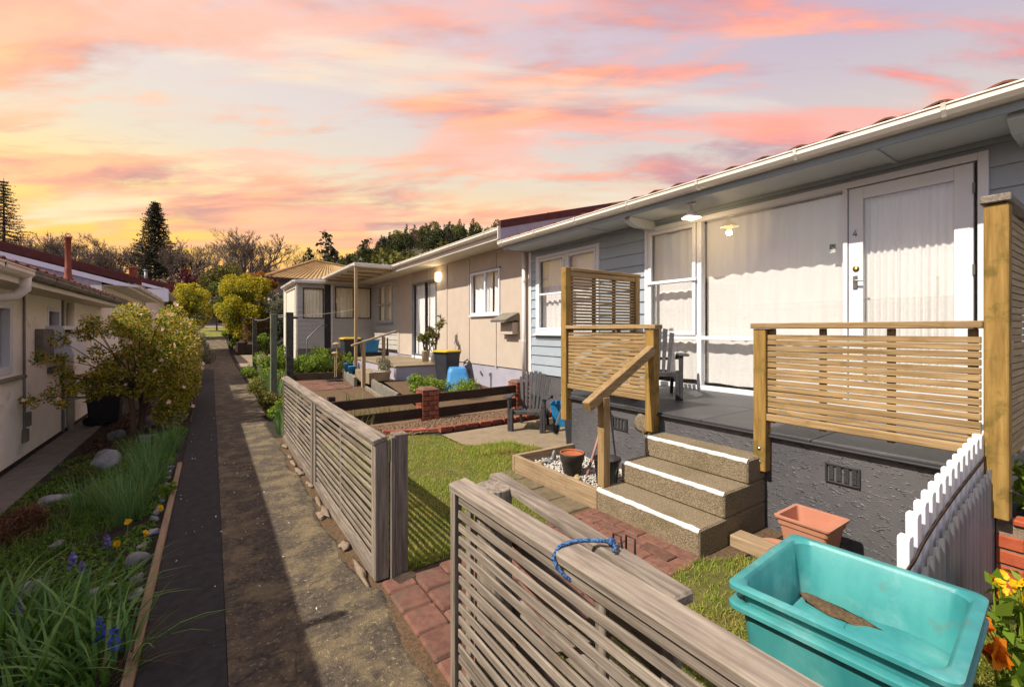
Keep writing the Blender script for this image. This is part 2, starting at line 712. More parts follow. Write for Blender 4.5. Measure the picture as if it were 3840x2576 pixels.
mat('soil_dark', lin(44, 38, 30), lin(70, 60, 46), rough=0.95, scale=10, bump=1.0, bscale=50)
mat('grit', lin(98, 76, 54), lin(136, 108, 78), rough=0.95, scale=60, bump=1.0, bscale=150, patch=(lin(96, 92, 48), 5, 0.58, 0.68, 0.6))
mat('lawn_soil', lin(88, 92, 40), lin(120, 112, 54), rough=0.95, scale=8, bump=1.0, bscale=60)
mat('far_grass', lin(116, 122, 44), lin(150, 146, 62), rough=0.95, scale=3)
mat('ground', lin(96, 92, 62), lin(120, 112, 74), rough=0.95, scale=0.6)
mat('paver_red', lin(118, 80, 66), lin(148, 104, 86), rough=0.85, scale=20, bump=0.6, bscale=160, rv=0.16, offs=True, patch=(lin(108, 94, 80), 9, 0.50, 0.70, 0.7))
mat('paver_grey', lin(112, 98, 76), lin(136, 120, 92), rough=0.9, scale=14, bump=0.6, bscale=150, rv=0.1, offs=True)
mat('brick_red', lin(150, 82, 60), lin(182, 108, 82), rough=0.8, scale=16, bump=0.4, bscale=90, rv=0.2, offs=True, patch=(lin(120, 60, 46), 6, 0.55, 0.7, 0.6))
mat('brick_orange', lin(184, 84, 50), lin(204, 104, 64), rough=0.75, scale=10, bump=0.3, bscale=90, rv=0.06, offs=True)
mat('mortar', lin(150, 128, 108), lin(170, 150, 128), rough=0.95, scale=30, bump=0.7, bscale=120)
mat('white_pebble', lin(214, 206, 192), lin(240, 234, 222), rough=0.7, scale=2, offs=True)
mat('brown_gravel', lin(118, 92, 70), lin(158, 128, 100), rough=0.9, scale=55, detail=2)
mat('river_stone', lin(128, 129, 128), lin(172, 172, 168), rough=0.75, scale=7, bump=0.25, bscale=70, rv=0.28, offs=True, patch=(lin(92, 92, 82), 8, 0.55, 0.7, 0.5))
mat('tan_stone', lin(168, 140, 92), lin(196, 170, 120), rough=0.8, scale=9, bump=0.4, bscale=60, rv=0.15, offs=True)
# timber
for ax, nm in enumerate('xyz'):
    wood('grey_wood_' + nm, lin(108, 97, 86), lin(184, 170, 153), ax, rv=0.17, patch=(lin(136, 118, 100), 7, 0.52, 0.7, 0.5))
    wood('new_wood_' + nm, lin(146, 116, 76), lin(204, 172, 124), ax, rv=0.10, rough=0.6, patch=(lin(148, 116, 58), 6, 0.54, 0.7, 0.55))
    wood('dark_wood_' + nm, lin(50, 38, 30), lin(88, 68, 54), ax, rv=0.12, patch=(lin(38, 32, 28), 5, 0.5, 0.7, 0.6))
    wood('bed_wood_' + nm, lin(150, 124, 94), lin(194, 168, 134), ax, rv=0.08, patch=(lin(134, 92, 62), 3, 0.55, 0.72, 0.5))
    wood('cream_wood_' + nm, lin(176, 148, 112), lin(206, 180, 142), ax, rv=0.05, bump=0.15)
wood('olive_post', lin(140, 108, 54), lin(192, 154, 86), 2, rv=0.06, patch=(lin(110, 96, 42), 7, 0.5, 0.66, 0.7), grain=0.7)
wood('mossy_post', lin(112, 116, 96), lin(150, 152, 128), 2, rv=0.12, patch=(lin(84, 96, 62), 9, 0.52, 0.68, 0.7))
wood('black_post', lin(72, 68, 60), lin(112, 106, 92), 2, rv=0.1, patch=(lin(46, 44, 40), 12, 0.5, 0.64, 0.8))
# paints
mat('board_blue', lin(180, 192, 202), lin(189, 200, 209), rough=0.5, scale=3, bump=0.05, bscale=80, rv=0.025, spec=0.4)
mat('white_paint', lin(244, 245, 250), lin(250, 250, 254), rough=0.4, scale=3, spec=0.45, ka=0.72)
mat('white_plastic', lin(232, 228, 222), lin(240, 236, 230), rough=0.35, scale=4, ka=0.82)
mat('gutter_white', lin(218, 208, 192), lin(232, 224, 212), rough=0.45, scale=5, stretch=(1, 0.2, 1), patch=(lin(176, 164, 146), 9, 0.6, 0.75, 0.5), ka=0.82)
mat('soffit_grey', lin(186, 191, 192), lin(194, 199, 200), rough=0.6, scale=2, ka=0.82)
mat('fascia_blue', lin(160, 172, 180), lin(170, 182, 190), rough=0.5, scale=2)
mat('cream_soffit', lin(222, 212, 192), lin(230, 220, 202), rough=0.6, scale=2, ka=0.82)
mat('beige', lin(216, 197, 178), lin(223, 205, 187), rough=0.7, scale=3, bump=0.12, bscale=200, rv=0.02)
mat('lavender', lin(186, 180, 194), lin(198, 192, 204), rough=0.7, scale=3, bump=0.2, bscale=60, patch=(lin(204, 198, 200), 2, 0.55, 0.7, 0.5))
mat('grey_board', lin(208, 200, 188), lin(216, 208, 198), rough=0.55, scale=3, rv=0.02)
mat('left_stucco', lin(248, 240, 222), lin(254, 248, 234), ka=0.92, rough=0.85, scale=4, bump=0.9, bscale=70, patch=(lin(182, 170, 150), 2, 0.56, 0.72, 0.5))
mat('gable_white', lin(240, 238, 246), lin(248, 246, 252), rough=0.6, scale=3, ka=0.82)
mat('roof_red', lin(92, 36, 30), lin(118, 50, 40), rough=0.6, scale=6, rv=0.1, offs=True, patch=(lin(80, 42, 36), 4, 0.5, 0.7, 0.5))
mat('roof_tile', lin(112, 60, 42), lin(152, 92, 66), rough=0.85, scale=9, bump=0.5, bscale=60, rv=0.15, offs=True, patch=(lin(96, 78, 60), 8, 0.5, 0.64, 0.7))
mat('flue_rust', lin(132, 62, 44), lin(164, 86, 60), rough=0.6, scale=6, metallic=0.2, stretch=(1, 1, 0.3))
mat('gold_roof', lin(182, 146, 92), lin(206, 170, 112), rough=0.6, scale=2)
mat('brown_trim', lin(70, 46, 36), lin(84, 56, 42), rough=0.5)
mat('black_door', lin(46, 42, 46), lin(60, 54, 56), rough=0.45, scale=8)
stucco('stucco_dark', lin(94, 93, 97), lin(112, 109, 110), 17, 0.62)
mat('deck_tile', lin(70, 69, 72), lin(92, 90, 90), rough=0.5, scale=3, bump=0.2, bscale=60, spec=0.4, rv=0.06, offs=True, patch=(lin(112, 108, 104), 2.5, 0.58, 0.72, 0.6))
mat('deck_edge', lin(60, 60, 64), lin(72, 71, 74), rough=0.45, scale=5)
mat('dark_void', lin(26, 24, 24), lin(34, 31, 30), rough=0.8)
mat('curtain', lin(250, 247, 243), lin(255, 252, 248), rough=0.9, scale=30, stretch=(1, 1, 0.1), spec=0.1, ka=0.8)
mat('curtain_cream', lin(252, 238, 204), lin(255, 244, 214), rough=0.9, scale=30, spec=0.1, ka=0.95)
mat('alu', lin(150, 154, 160), lin(170, 173, 178), rough=0.4, metallic=0.5)
mat('chrome', lin(190, 190, 190), lin(200, 200, 200), rough=0.2, metallic=1.0)
mat('brass', lin(150, 124, 66), lin(176, 150, 90), rough=0.35, metallic=0.9)
mat('black_metal', lin(30, 30, 32), lin(40, 40, 42), rough=0.5)
mat('grey_metal', lin(130, 130, 130), lin(150, 150, 150), rough=0.5, metallic=0.4)
mat('zinc', lin(136, 140, 150), lin(172, 174, 182), rough=0.45, scale=6, stretch=(1, 1, 0.2), metallic=0.3, patch=(lin(160, 158, 156), 5, 0.5, 0.7, 0.5))
mat('chair_plastic', lin(62, 60, 63), lin(82, 79, 80), rough=0.6, scale=20, stretch=(1, 1, 1), bump=0.15, bscale=160, patch=(lin(110, 103, 98), 11, 0.5, 0.7, 0.4))
mat('bin_plastic', lin(50, 52, 58), lin(62, 64, 70), rough=0.55, scale=6, bump=0.1, bscale=100)
mat('yellow_lid', lin(222, 178, 30), lin(234, 194, 50), rough=0.5, scale=5)
mat('blue_plastic', lin(36, 132, 196), lin(60, 154, 212), rough=0.4, scale=4)
mat('pale_blue_plastic', lin(64, 148, 214), lin(92, 168, 224), rough=0.45, scale=4)
mat('teal_plastic', lin(58, 150, 152), lin(90, 178, 174), rough=0.42, scale=5, bump=0.08, bscale=60, stretch=(1, 1, 0.5), patch=(lin(136, 196, 194), 4, 0.52, 0.70, 0.6),
    patch2=(lin(120, 130, 118), 13, 0.58, 0.72, 0.45))
mat('terracotta_pink', lin(206, 140, 112), lin(218, 154, 126), rough=0.55, scale=5)
mat('terracotta', lin(190, 98, 56), lin(208, 118, 72), rough=0.8, scale=8, bump=0.3, bscale=60)
mat('pot_dark', lin(58, 52, 48), lin(86, 76, 66), rough=0.6, scale=8, patch=(lin(110, 98, 82), 6, 0.55, 0.68, 0.6))
mat('black_plastic', lin(34, 32, 32), lin(46, 43, 42), rough=0.4, scale=6)
mat('pot_cream', lin(206, 190, 160), lin(220, 206, 178), rough=0.7, scale=6)
mat('pink_stick', lin(176, 128, 120), lin(196, 152, 140), rough=0.6, scale=14, stretch=(1, 1, 0.3))
mat('rope_blue', lin(22, 62, 116), lin(86, 130, 180), rough=0.8, scale=160, detail=1, lo=0.45, hi=0.55)
mat('line_wire', lin(196, 186, 168), lin(206, 196, 178), rough=0.6)
mat('bark', lin(74, 62, 52), lin(108, 92, 78), rough=0.9, scale=14, stretch=(1, 1, 0.3), bump=0.6, bscale=40)
mat('bark_pale', lin(104, 88, 78), lin(146, 126, 110), rough=0.9, scale=4, stretch=(1, 1, 0.3))
mat('bark_tan', lin(96, 78, 60), lin(130, 106, 80), rough=0.9, scale=4, stretch=(1, 1, 0.3))
mat('car_white', lin(214, 216, 222), lin(222, 224, 230), rough=0.25, scale=2, spec=0.6)
mat('tyre', lin(30, 30, 30), lin(38, 38, 38), rough=0.8)
mat('hill_ground', lin(58, 56, 36), lin(84, 76, 48), rough=0.95, scale=0.2)
mat('dish_white', lin(222, 222, 220), lin(232, 232, 230), rough=0.4)
mat('dead_plant', lin(96, 58, 38), lin(140, 92, 60), rough=0.9, scale=20)
mat('sticker', lin(214, 214, 204), lin(120, 132, 118), rough=0.5, scale=30, detail=1, lo=0.45, hi=0.55)
glassmat('glass', refl=0.17)
glassmat('glass_far', refl=0.08, fm=0.3)
emit('bulb', lin(255, 212, 122), 4.0)
emit('bulb_soft', lin(255, 226, 168), 5.0)
# leaves
leafmat('leaf_camellia', [lin(56, 86, 24), lin(100, 126, 36), lin(160, 158, 50), lin(224, 182, 86), lin(126, 140, 40)], trans=0.5)
leafmat('leaf_young', [lin(226, 176, 140), lin(240, 206, 150), lin(210, 190, 100)], trans=0.5)
leafmat('leaf_shade', [lin(30, 42, 18), lin(50, 64, 24), lin(70, 82, 30)])
leafmat('petal_pink', [lin(240, 196, 176), lin(250, 222, 208), lin(246, 206, 188)], trans=0.4)
leafmat('petal_yellow', [lin(240, 186, 20), lin(250, 206, 40)], trans=0.4)
leafmat('petal_orange', [lin(232, 128, 20), lin(244, 160, 40)], trans=0.4)
leafmat('petal_blue', [lin(120, 112, 180), lin(150, 140, 204), lin(96, 92, 168)], trans=0.3)
leafmat('petal_deep_blue', [lin(60, 84, 170), lin(80, 104, 190)], trans=0.3)
leafmat('petal_white', [lin(236, 232, 220), lin(246, 242, 232)], trans=0.3)
leafmat('leaf_yellow', [lin(96, 108, 24), lin(172, 164, 34), lin(220, 192, 48), lin(130, 134, 30)])
leafmat('leaf_orange', [lin(150, 92, 34), lin(196, 124, 44), lin(120, 96, 34), lin(170, 112, 40)])
leafmat('leaf_red', [lin(74, 28, 36), lin(104, 40, 48), lin(60, 26, 30)])
leafmat('leaf_bright', [lin(70, 100, 26), lin(110, 138, 40), lin(150, 164, 62), lin(92, 118, 34)])
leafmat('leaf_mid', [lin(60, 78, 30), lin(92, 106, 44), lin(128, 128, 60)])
leafmat('leaf_olive', [lin(74, 76, 30), lin(108, 104, 44), lin(140, 128, 60)])
leafmat('leaf_grey', [lin(112, 112, 84), lin(146, 142, 112), lin(92, 92, 66)])
leafmat('hedge_brown', [lin(120, 90, 54), lin(156, 122, 76), lin(96, 74, 42), lin(140, 112, 60)])
leafmat('leaf_dark', [lin(26, 36, 20), lin(42, 54, 28), lin(56, 66, 32)], trans=0.2)
leafmat('conifer_dark', [lin(44, 46, 34), lin(60, 58, 42), lin(84, 70, 52)], trans=0.15)
leafmat('hill_green', [lin(40, 48, 26), lin(62, 68, 34), lin(84, 84, 42)], trans=0.15)
leafmat('hill_olive', [lin(72, 74, 30), lin(100, 98, 40), lin(124, 116, 52)], trans=0.2)
leafmat('hill_brown', [lin(98, 76, 60), lin(128, 102, 78), lin(84, 72, 54)], trans=0.15)
leafmat('grass', [lin(80, 118, 24), lin(120, 152, 38), lin(160, 170, 54), lin(192, 180, 96), lin(100, 136, 30)], trans=0.45, dry=(lin(170, 152, 84), 2.2))
leafmat('grass_deep', [lin(60, 98, 30), lin(96, 132, 44), lin(132, 158, 64)], trans=0.4)
leafmat('strap_leaf', [lin(60, 102, 40), lin(90, 132, 54), lin(126, 162, 76)], trans=0.35, rough=0.45, spec=0.4)
leafmat('reed_leaf', [lin(74, 112, 58), lin(106, 144, 80), lin(138, 166, 106)], trans=0.35)
leafmat('dry_leaf', [lin(92, 62, 42), lin(124, 88, 60), lin(72, 48, 34)], trans=0.2)

# ------------------------------------------------------------------ ground, path, lawn
GZ = []


def ground_z(x, y):
    z = float(np.interp(y, [20, 28, 34, 40, 52, 64, 80], [0.0, 0.14, 0.62, 1.22, 1.72, 2.25, 2.6]))
    if x < -0.35:
        z -= 0.35 * min(1.0, (-0.35 - x) / 1.5)
    return z


def build_ground():
    xs = sorted(set([-600, -300, -120, -60, -30, -15, -8, -5, -3, -2.2, -1.85, -1.4, -0.9, -0.35, -0.3, 0.8, 1.5, 3, 5, 8, 15, 30, 60, 120, 300, 600]))
    ys = sorted(set([-300, -60, -20, -8, -3, 0, 2, 4, 6, 9, 12, 16, 20, 25, 28, 31, 34, 37, 41, 45, 52, 56, 60, 64, 70, 77, 80, 120, 200, 400, 900]))
    V, F = [], []
    for yy in ys:
        for xx in xs:
            V.append((xx, yy, ground_z(xx, yy) - 0.016))
    n = len(xs)
    for j in range(len(ys) - 1):
        for i in range(n - 1):
            F.append((j * n + i, j * n + i + 1, (j + 1) * n + i + 1, (j + 1) * n + i))
    return struct(MB().add(V, F).build('ground', 'soil_dark'))


build_ground()


def sheet(name, poly, z, material, parent=None, sub=None):
    mb = MB()
    mb.add([(p[0], p[1], z + (ground_z(*p) if p[1] > 20 else 0)) for p in poly], [tuple(range(len(poly)))])
    return mb.build(name, material, parent)


def strip_path(name, x0, x1, ys, z, material):
    V, F = [], []
    for yy in ys:
        w = 0.0
        V.append((x0 + w, yy, ground_z(0, yy) + z))
        V.append((x1 + w, yy, ground_z(0, yy) + z))
    for j in range(len(ys) - 1):
        F.append((2 * j, 2 * j + 1, 2 * j + 3, 2 * j + 2))
    return struct(MB().add(V, F).build(name, material))


ysp = [-2, 0, 2, 4, 6, 8.8]
strip_path('path_new_asphalt', -0.27, 0.055, ysp, 0.006, 'asphalt_dark')
strip_path('path_new_asphalt', -0.28, 0.055, [8.8, 12, 16, 20], 0.006, 'asphalt_dark')
strip_path('path_far', -0.3, 0.80, [8.8, 12, 16, 20, 25, 28, 31, 34, 37, 41, 45, 52, 56], 0.002, 'asphalt_old')


def old_path():
    # older asphalt with a ragged, crumbling right edge
    mb = MB()
    n = 150
    V, F = [], []
    for i in range(n + 1):
        yy = -2 + i * (10.8 / n)
        e = 0.735 + 0.02 * math.sin(yy * 3.1) + 0.018 * math.sin(yy * 7.7 + 1) + rnd.uniform(-0.012, 0.012)
        if 1.55 < yy < 2.6:
            e += 0.045
        V += [(0.058, yy, 0.002), (e - 0.03, yy, 0.002), (e, yy, -0.012)]
    for i in range(n):
        for k in (0, 1):
            F.append((3 * i + k, 3 * i + k + 1, 3 * i + k + 4, 3 * i + k + 3))
    struct(mb.add(V, F).build('path_old_asphalt', 'asphalt_old'))


old_path()
struct(MB().add([(0.70, -2, -0.010), (0.95, -2, -0.010), (0.95, 6.9, -0.010), (0.70, 6.9, -0.010)], [(0, 1, 2, 3)]).build('ground_verge', 'grit'))
# mortar lumps at the foot of the fence
mb_l = []
ORD = ['first', 'second', 'third', 'fourth', 'fifth', 'sixth', 'seventh', 'eighth', 'ninth', 'tenth', 'eleventh', 'twelfth', 'thirteenth', 'fourteenth']
for i in range(9):
    yy = 2.85 + i * 0.43 + rnd.uniform(-0.12, 0.12)
    me = rockmesh('mortar_lump', rnd.uniform(0.02, 0.035), rnd.uniform(0.06, 0.15), 0.009, i + 50, 2, 0.35)
    o = link('mortar_lump', me, 'mortar', None, True)
    o.location = (0.765 + rnd.uniform(-0.02, 0.01), yy, 0.004)
    tag(o, 'pale mortar lump at the fence foot, %s from the near end' % ORD[i], 'mortar lump', 'mortar lumps along the fence')

# fallen petals and grit on the path
n_ = 70
px_, py_ = nrs.uniform(-0.24, 0.5, n_), 2.2 + 7.5 * nrs.rand(n_) ** 1.3
fp = link('fallen_petals', leaves_mesh('fallen_petals', np.stack([px_, py_, np.full(n_, 0.011)], 1), 0.013, 0.8, 3.0), 'petal_white')
stuff(fp, 'pale fallen petals scattered on the asphalt path')
# timber edging of the left bed
single(MB().box(-0.315, -0.272, 2.3, 6.1, -0.05, 0.035, 0.006), 'timber_edging', 'bed_wood_y', 'thin weathered timber edging between left garden bed and asphalt path', 'edging')

# far street
strip_path('grass_verge', -8, 12, [37.5, 41, 45, 50], 0.012, 'far_grass')
strip_path('footpath', -30, 40, [51, 52, 55], 0.02, 'concrete')
strip_path('road', -60, 80, [57, 60, 64, 70], 0.01, 'asphalt_dark')

# lawn base, entrance soil, patio
LAWN = [[(0.95, 2.62), (2.3, 2.66), (2.28, 2.9), (2.62, 3.75), (2.66, 3.95), (3.3, 3.95), (3.45, 4.35), (3.2, 4.86), (2.72, 4.98), (2.66, 5.72), (2.15, 6.08), (0.95, 6.2)],
        [(0.95, -1.5), (3.2, -1.5), (3.4, 0.6), (3.0, 1.45), (2.62, 1.69), (0.95, 1.62)]]
for pl in LAWN:
    struct(sheet('lawn', pl, -0.004, 'lawn_soil'))
struct(sheet('yard_ground', [(0.95, 1.55), (3.5, 1.55), (3.5, 4.0), (2.3, 4.0), (2.2, 2.7), (0.95, 2.7)], -0.009, 'grit'))
struct(sheet('patio', [(2.70, 5.74), (2.70, 4.99), (3.25, 4.86), (3.46, 4.3), (3.4, 3.7), (5.28, 3.7), (5.28, 5.84)], 0.006, 'concrete'))
struct(sheet('gravel_bed', [(1.1, 6.15), (2.2, 6.1), (2.75, 5.95), (5.28, 6.0), (5.28, 7.0), (1.0, 7.0)], 0.0, 'brown_gravel'))
struct(sheet('back_yard_ground', [(0.85, 7.0), (5.28, 7.0), (5.28, 17.7), (0.85, 17.7)], -0.002, 'grit'))


def in_poly(x, y, pl):
    c = np.zeros(len(x), bool)
    j = len(pl) - 1
    for i in range(len(pl)):
        xi, yi = pl[i]
        xj, yj = pl[j]
        t = ((yi > y) != (yj > y)) & (x < (xj - xi) * (y - yi) / (yj - yi + 1e-12) + xi)
        c ^= t
        j = i
    return c


def vnoise(x, y, s, seed=0):
    return 0.5 + 0.5 * np.sin(x * s + 1.3 * np.sin(y * s * 0.8 + seed) + seed * 2.1) * np.sin(y * s * 1.1 + 1.7 * np.sin(x * s * 0.7 + seed * 1.3))


def grass_on(name, pl, dens, h0, h1, label, w=0.0045):
    xs = [p[0] for p in pl]
    ys = [p[1] for p in pl]
    A = (max(xs) - min(xs)) * (max(ys) - min(ys))
    n = int(A * dens)
    x = nrs.uniform(min(xs), max(xs), n)
    y = nrs.uniform(min(ys), max(ys), n)
    k = in_poly(x, y, pl)
    q = vnoise(x, y, 4.1, 1) * 0.6 + vnoise(x, y, 11.0, 2) * 0.4
    k &= nrs.rand(n) < 0.12 + 1.15 * q
    x, y, q = x[k], y[k], q[k]
    n = len(x)
    P = np.stack([x, y, np.full(n, -0.004)], 1)
    h = (h0 + (h1 - h0) * nrs.rand(n) * (0.3 + q))
    me = blades_mesh(name, P, h, np.full(n, w) * (0.7 + 0.6 * nrs.rand(n)), lean=0.9, segs=2)
    return stuff(link(name, me, 'grass'), label)


g = grass_on('lawn_grass', LAWN[0], 9500, 0.012, 0.042, 'short yellowish green lawn grass beside the grey fence')
grass_on('lawn_grass', [(0.95, 0.1), (3.2, 0.1), (3.35, 0.8), (3.0, 1.45), (2.62, 1.69), (0.95, 1.62)], 9500, 0.014, 0.055, 'short lawn grass around the turquoise tubs')
grass_on('grass_fringe', [(2.55, 4.55), (3.3, 4.3), (3.44, 4.45), (3.2, 4.88), (2.7, 5.0)], 9000, 0.03, 0.10, 'longer green grass fringe along the concrete patio edge')
grass_on('grass_fringe', [(0.955, 2.63), (1.5, 2.64), (1.5, 2.78), (0.955, 2.85)], 9000, 0.04, 0.11, 'longer green grass at the foot of the gate post')

# ------------------------------------------------------------------ pavers
PAVE = thing('paver_path', 'red concrete pavers leading through the gate opening', 'path', (1.2, 2.1, 0))
z = 0
for i in range(5):
    for j in range(5):
        x0 = 0.83 + i * 0.185
        y0 = 1.62 + j * 0.21 - (0.105 if i % 2 else 0)
        y1 = min(y0 + 0.203, 2.60)
        y0 = max(y0, 1.50)
        if y1 - y0 < 0.05:
            continue
        dz = rnd.uniform(-0.004, 0.004)
        MB().box(x0, x0 + 0.179, y0, y1, -0.05, 0.010 + dz, 0.012).build('paver', 'paver_red', PAVE)
BP = thing('brick_paving', 'red brick paving in running bond in front of concrete steps', 'paving', (2.2, 2.1, 0))
for i in range(8):
    for j in range(6):
        x0 = 1.76 + i * 0.112
        y0 = 1.56 + j * 0.225 - (0.112 if i % 2 else 0)
        y1 = min(y0 + 0.220, 2.66)
        y0 = max(y0, 1.66)
        if y1 - y0 < 0.04:
            continue
        MB().box(x0, x0 + 0.108, y0, y1, -0.05, 0.008 + rnd.uniform(-0.003, 0.003), 0.006).build('brick', 'paver_red', BP)
GP = thing('paver_strip', 'sunken grey concrete pavers beside the timber planter box', 'paving', (2.45, 3.2, 0))
for j in range(4):
    MB().box(2.36 + 0.03 * j, 2.64, 2.72 + j * 0.30, 3.00 + j * 0.30, -0.05, 0.004 + rnd.uniform(-0.002, 0.003), 0.008).build('paver', 'paver_grey', GP)

mat('nosing_white', lin(232, 227, 218), lin(244, 240, 232), rough=0.7, scale=40, ka=0.75, patch=(lin(150, 134, 108), 45, 0.6, 0.68, 0.8))

# ------------------------------------------------------------------ helpers for houses
def curtain(name, material, parent, x, y0, y1, z0, z1, amp=0.028, waves=None, seed=1, axis='y', gather=0.0):
    """hanging cloth with folds; runs along y at given x (or along x at given y when axis='x')"""
    rg = random.Random(seed)
    L = abs(y1 - y0)
    waves = waves or max(3, int(L / 0.13))
    n = waves * 8
    nz = 7
    ph = [rg.uniform(-0.9, 0.9) for _ in range(waves + 2)]
    am = [rg.uniform(0.45, 1.3) for _ in range(waves + 2)]
    V, F = [], []
    for k in range(nz):
        t = k / (nz - 1)
        for i in range(n + 1):
            u = i / n
            w = u * waves
            j = int(w)
            f = w - j
            p = ph[j] * (1 - f) + ph[j + 1] * f
            a = am[j] * (1 - f) + am[j + 1] * f
            off = amp * a * (0.55 + 0.6 * (1 - t)) * math.sin(2 * math.pi * w + p)
            yy = y0 + (y1 - y0) * (u + gather * (1 - t) * 0.3 * math.sin(3.1 * u))
            zz = z0 + (z1 - z0) * t + (0.006 * math.sin(w * 2.0 + seed) if k == 0 else 0)
            V.append((x + off, yy, zz) if axis == 'y' else (yy, x + off, zz))
    for k in range(nz - 1):
        for i in range(n):
            F.append((k * (n + 1) + i, k * (n + 1) + i + 1, (k + 1) * (n + 1) + i + 1, (k + 1) * (n + 1) + i))
    return MB().add(V, F).build(name, material, parent, True)


def boards(parent, material, x, y0, y1, z0, z1, pitch, holes, name='weatherboard', lap=0.02, axis='y', sgn=-1):
    """lapped boards on a wall facing sgn along the other axis; holes = (a0,a1,z0,z1)"""
    zz = z0
    while zz < z1 - 0.01:
        top = min(zz + pitch, z1)
        cuts = sorted(set([zz, top] + [h[k] for h in holes for k in (2, 3) if zz + 0.004 < h[k] < top - 0.004]))
        for c0, c1 in zip(cuts[:-1], cuts[1:]):
            segs = [(y0, y1)]
            for h in holes:
                if h[2] < c1 - 0.002 and h[3] > c0 + 0.002:
                    ns = []
                    for a, b in segs:
                        if h[1] <= a or h[0] >= b:
                            ns.append((a, b))
                        else:
                            if h[0] > a:
                                ns.append((a, h[0]))
                            if h[1] < b:
                                ns.append((h[1], b))
                    segs = ns
            for a, b in segs:
                if b - a < 0.01:
                    continue
                f0 = (c0 - zz) / pitch
                f1 = (c1 - zz) / pitch
                o0 = lap * (1 - f0) + 0.003
                o1 = lap * (1 - f1) + 0.003
                poly = [(x + sgn * o0, c0 + 0.0005), (x + sgn * o0, c0 + 0.010), (x + sgn * o1, c1), (x - sgn * 0.01, c1), (x - sgn * 0.01, c0 + 0.0005)]
                MB().prism(poly, 1 if axis == 'y' else 0, a, b).build(name, material, parent)
        zz = top


def frame_rect(mb, x0, x1, y0, y1, z0, z1, w, sill=None, c=0.004):
    """four-sided frame in the yz plane"""
    sill = sill or w
    mb.box(x0, x1, y0, y0 + w, z0, z1, c)
    mb.box(x0, x1, y1 - w, y1, z0, z1, c)
    mb.box(x0 + 0.001, x1 - 0.001, y0 + w, y1 - w, z1 - w, z1 - 0.001, c)
    mb.box(x0 + 0.001, x1 - 0.001, y0 + w, y1 - w, z0 + 0.001, z0 + sill, c)
    return mb


def frame_rect_x(mb, y0, y1, x0, x1, z0, z1, w, c=0.004):
    mb.box(x0, x0 + w, y0, y1, z0, z1, c)
    mb.box(x1 - w, x1, y0, y1, z0, z1, c)
    mb.box(x0 + w, x1 - w, y0 + 0.001, y1 - 0.001, z1 - w, z1 - 0.001, c)
    mb.box(x0 + w, x1 - w, y0 + 0.001, y1 - 0.001, z0 + 0.001, z0 + w, c)
    return mb


def gutter(parent, material, x, y0, y1, ztop, sgn, step=1.05, name='gutter', start=0.5):
    """ogee-ish gutter along y; sgn = direction it faces along x"""
    s = sgn
    prof = [(x, ztop), (x + s * 0.002, ztop - 0.012), (x - s * 0.008, ztop - 0.02), (x - s * 0.004, ztop - 0.055), (x - s * 0.03, ztop - 0.088), (x - s * 0.066, ztop - 0.1),
            (x - s * 0.115, ztop - 0.1), (x - s * 0.115, ztop - 0.004), (x - s * 0.108, ztop - 0.004), (x - s * 0.108, ztop - 0.08), (x - s * 0.03, ztop - 0.07), (x - s * 0.012, ztop - 0.045),
            (x - s * 0.016, ztop - 0.004)]
    g = MB().prism(prof, 1, y0, y1).build(name, material, parent)
    yy = y0 + start
    while yy < y1:
        pr = [(x + s * 0.006, ztop + 0.004), (x - s * 0.002, ztop - 0.05), (x - s * 0.03, ztop - 0.095), (x - s * 0.075, ztop - 0.106), (x - s * 0.075, ztop - 0.101), (x - s * 0.026, ztop - 0.088),
              (x + s * 0.001, ztop - 0.05), (x - s * 0.002, ztop + 0.001), (x - s * 0.03, ztop + 0.001), (x - s * 0.03, ztop + 0.004)]
        MB().prism(pr, 1, yy, yy + 0.03).build('bracket', material, g)
        yy += step
    return g


# ------------------------------------------------------------------ house with door 4
H4 = thing('blue_house', 'pale blue weatherboard house with white front door numbered 4', 'house', (6.0, 4.0, 0))
W = 5.28
BIG = (0.775, 4.24, 0.70, 2.97)
LWN = (5.16, 6.86, 1.42, 2.92)
boards(H4, 'board_blue', W, -1.2, 7.03, 0.64, 3.05, 0.182, [BIG, LWN])
MB().box(W + 0.008, W + 0.06, -1.2, 0.74, 0.6, 3.04).box(W + 0.008, W + 0.06, 4.27, 5.13, 0.6, 3.04).box(W + 0.008, W + 0.06, 6.89, 7.05, 0.6, 3.04) \
    .box(W + 0.008, W + 0.06, 5.13, 6.89, 0.6, 1.40).box(W + 0.008, W + 0.06, 0.74, 4.27, 2.99, 3.04).box(W + 0.008, W + 0.06, 5.13, 6.89, 2.95, 3.04).build('wall', 'dark_void', H4)
MB().box(W - 0.03, W + 0.06, 7.03, 7.10, 0.60, 3.045, 0.004).build('corner_board', 'white_paint', H4)
MB().box(W + 0.005, W + 0.4, -1.2, 7.08, -0.05, 0.635).build('foundation', 'stucco_dark', H4)
MB().box(W + 0.5, W + 4.0, -1.2, 7.0, 0.5, 3.04).build('interior', 'cream_soffit', H4)
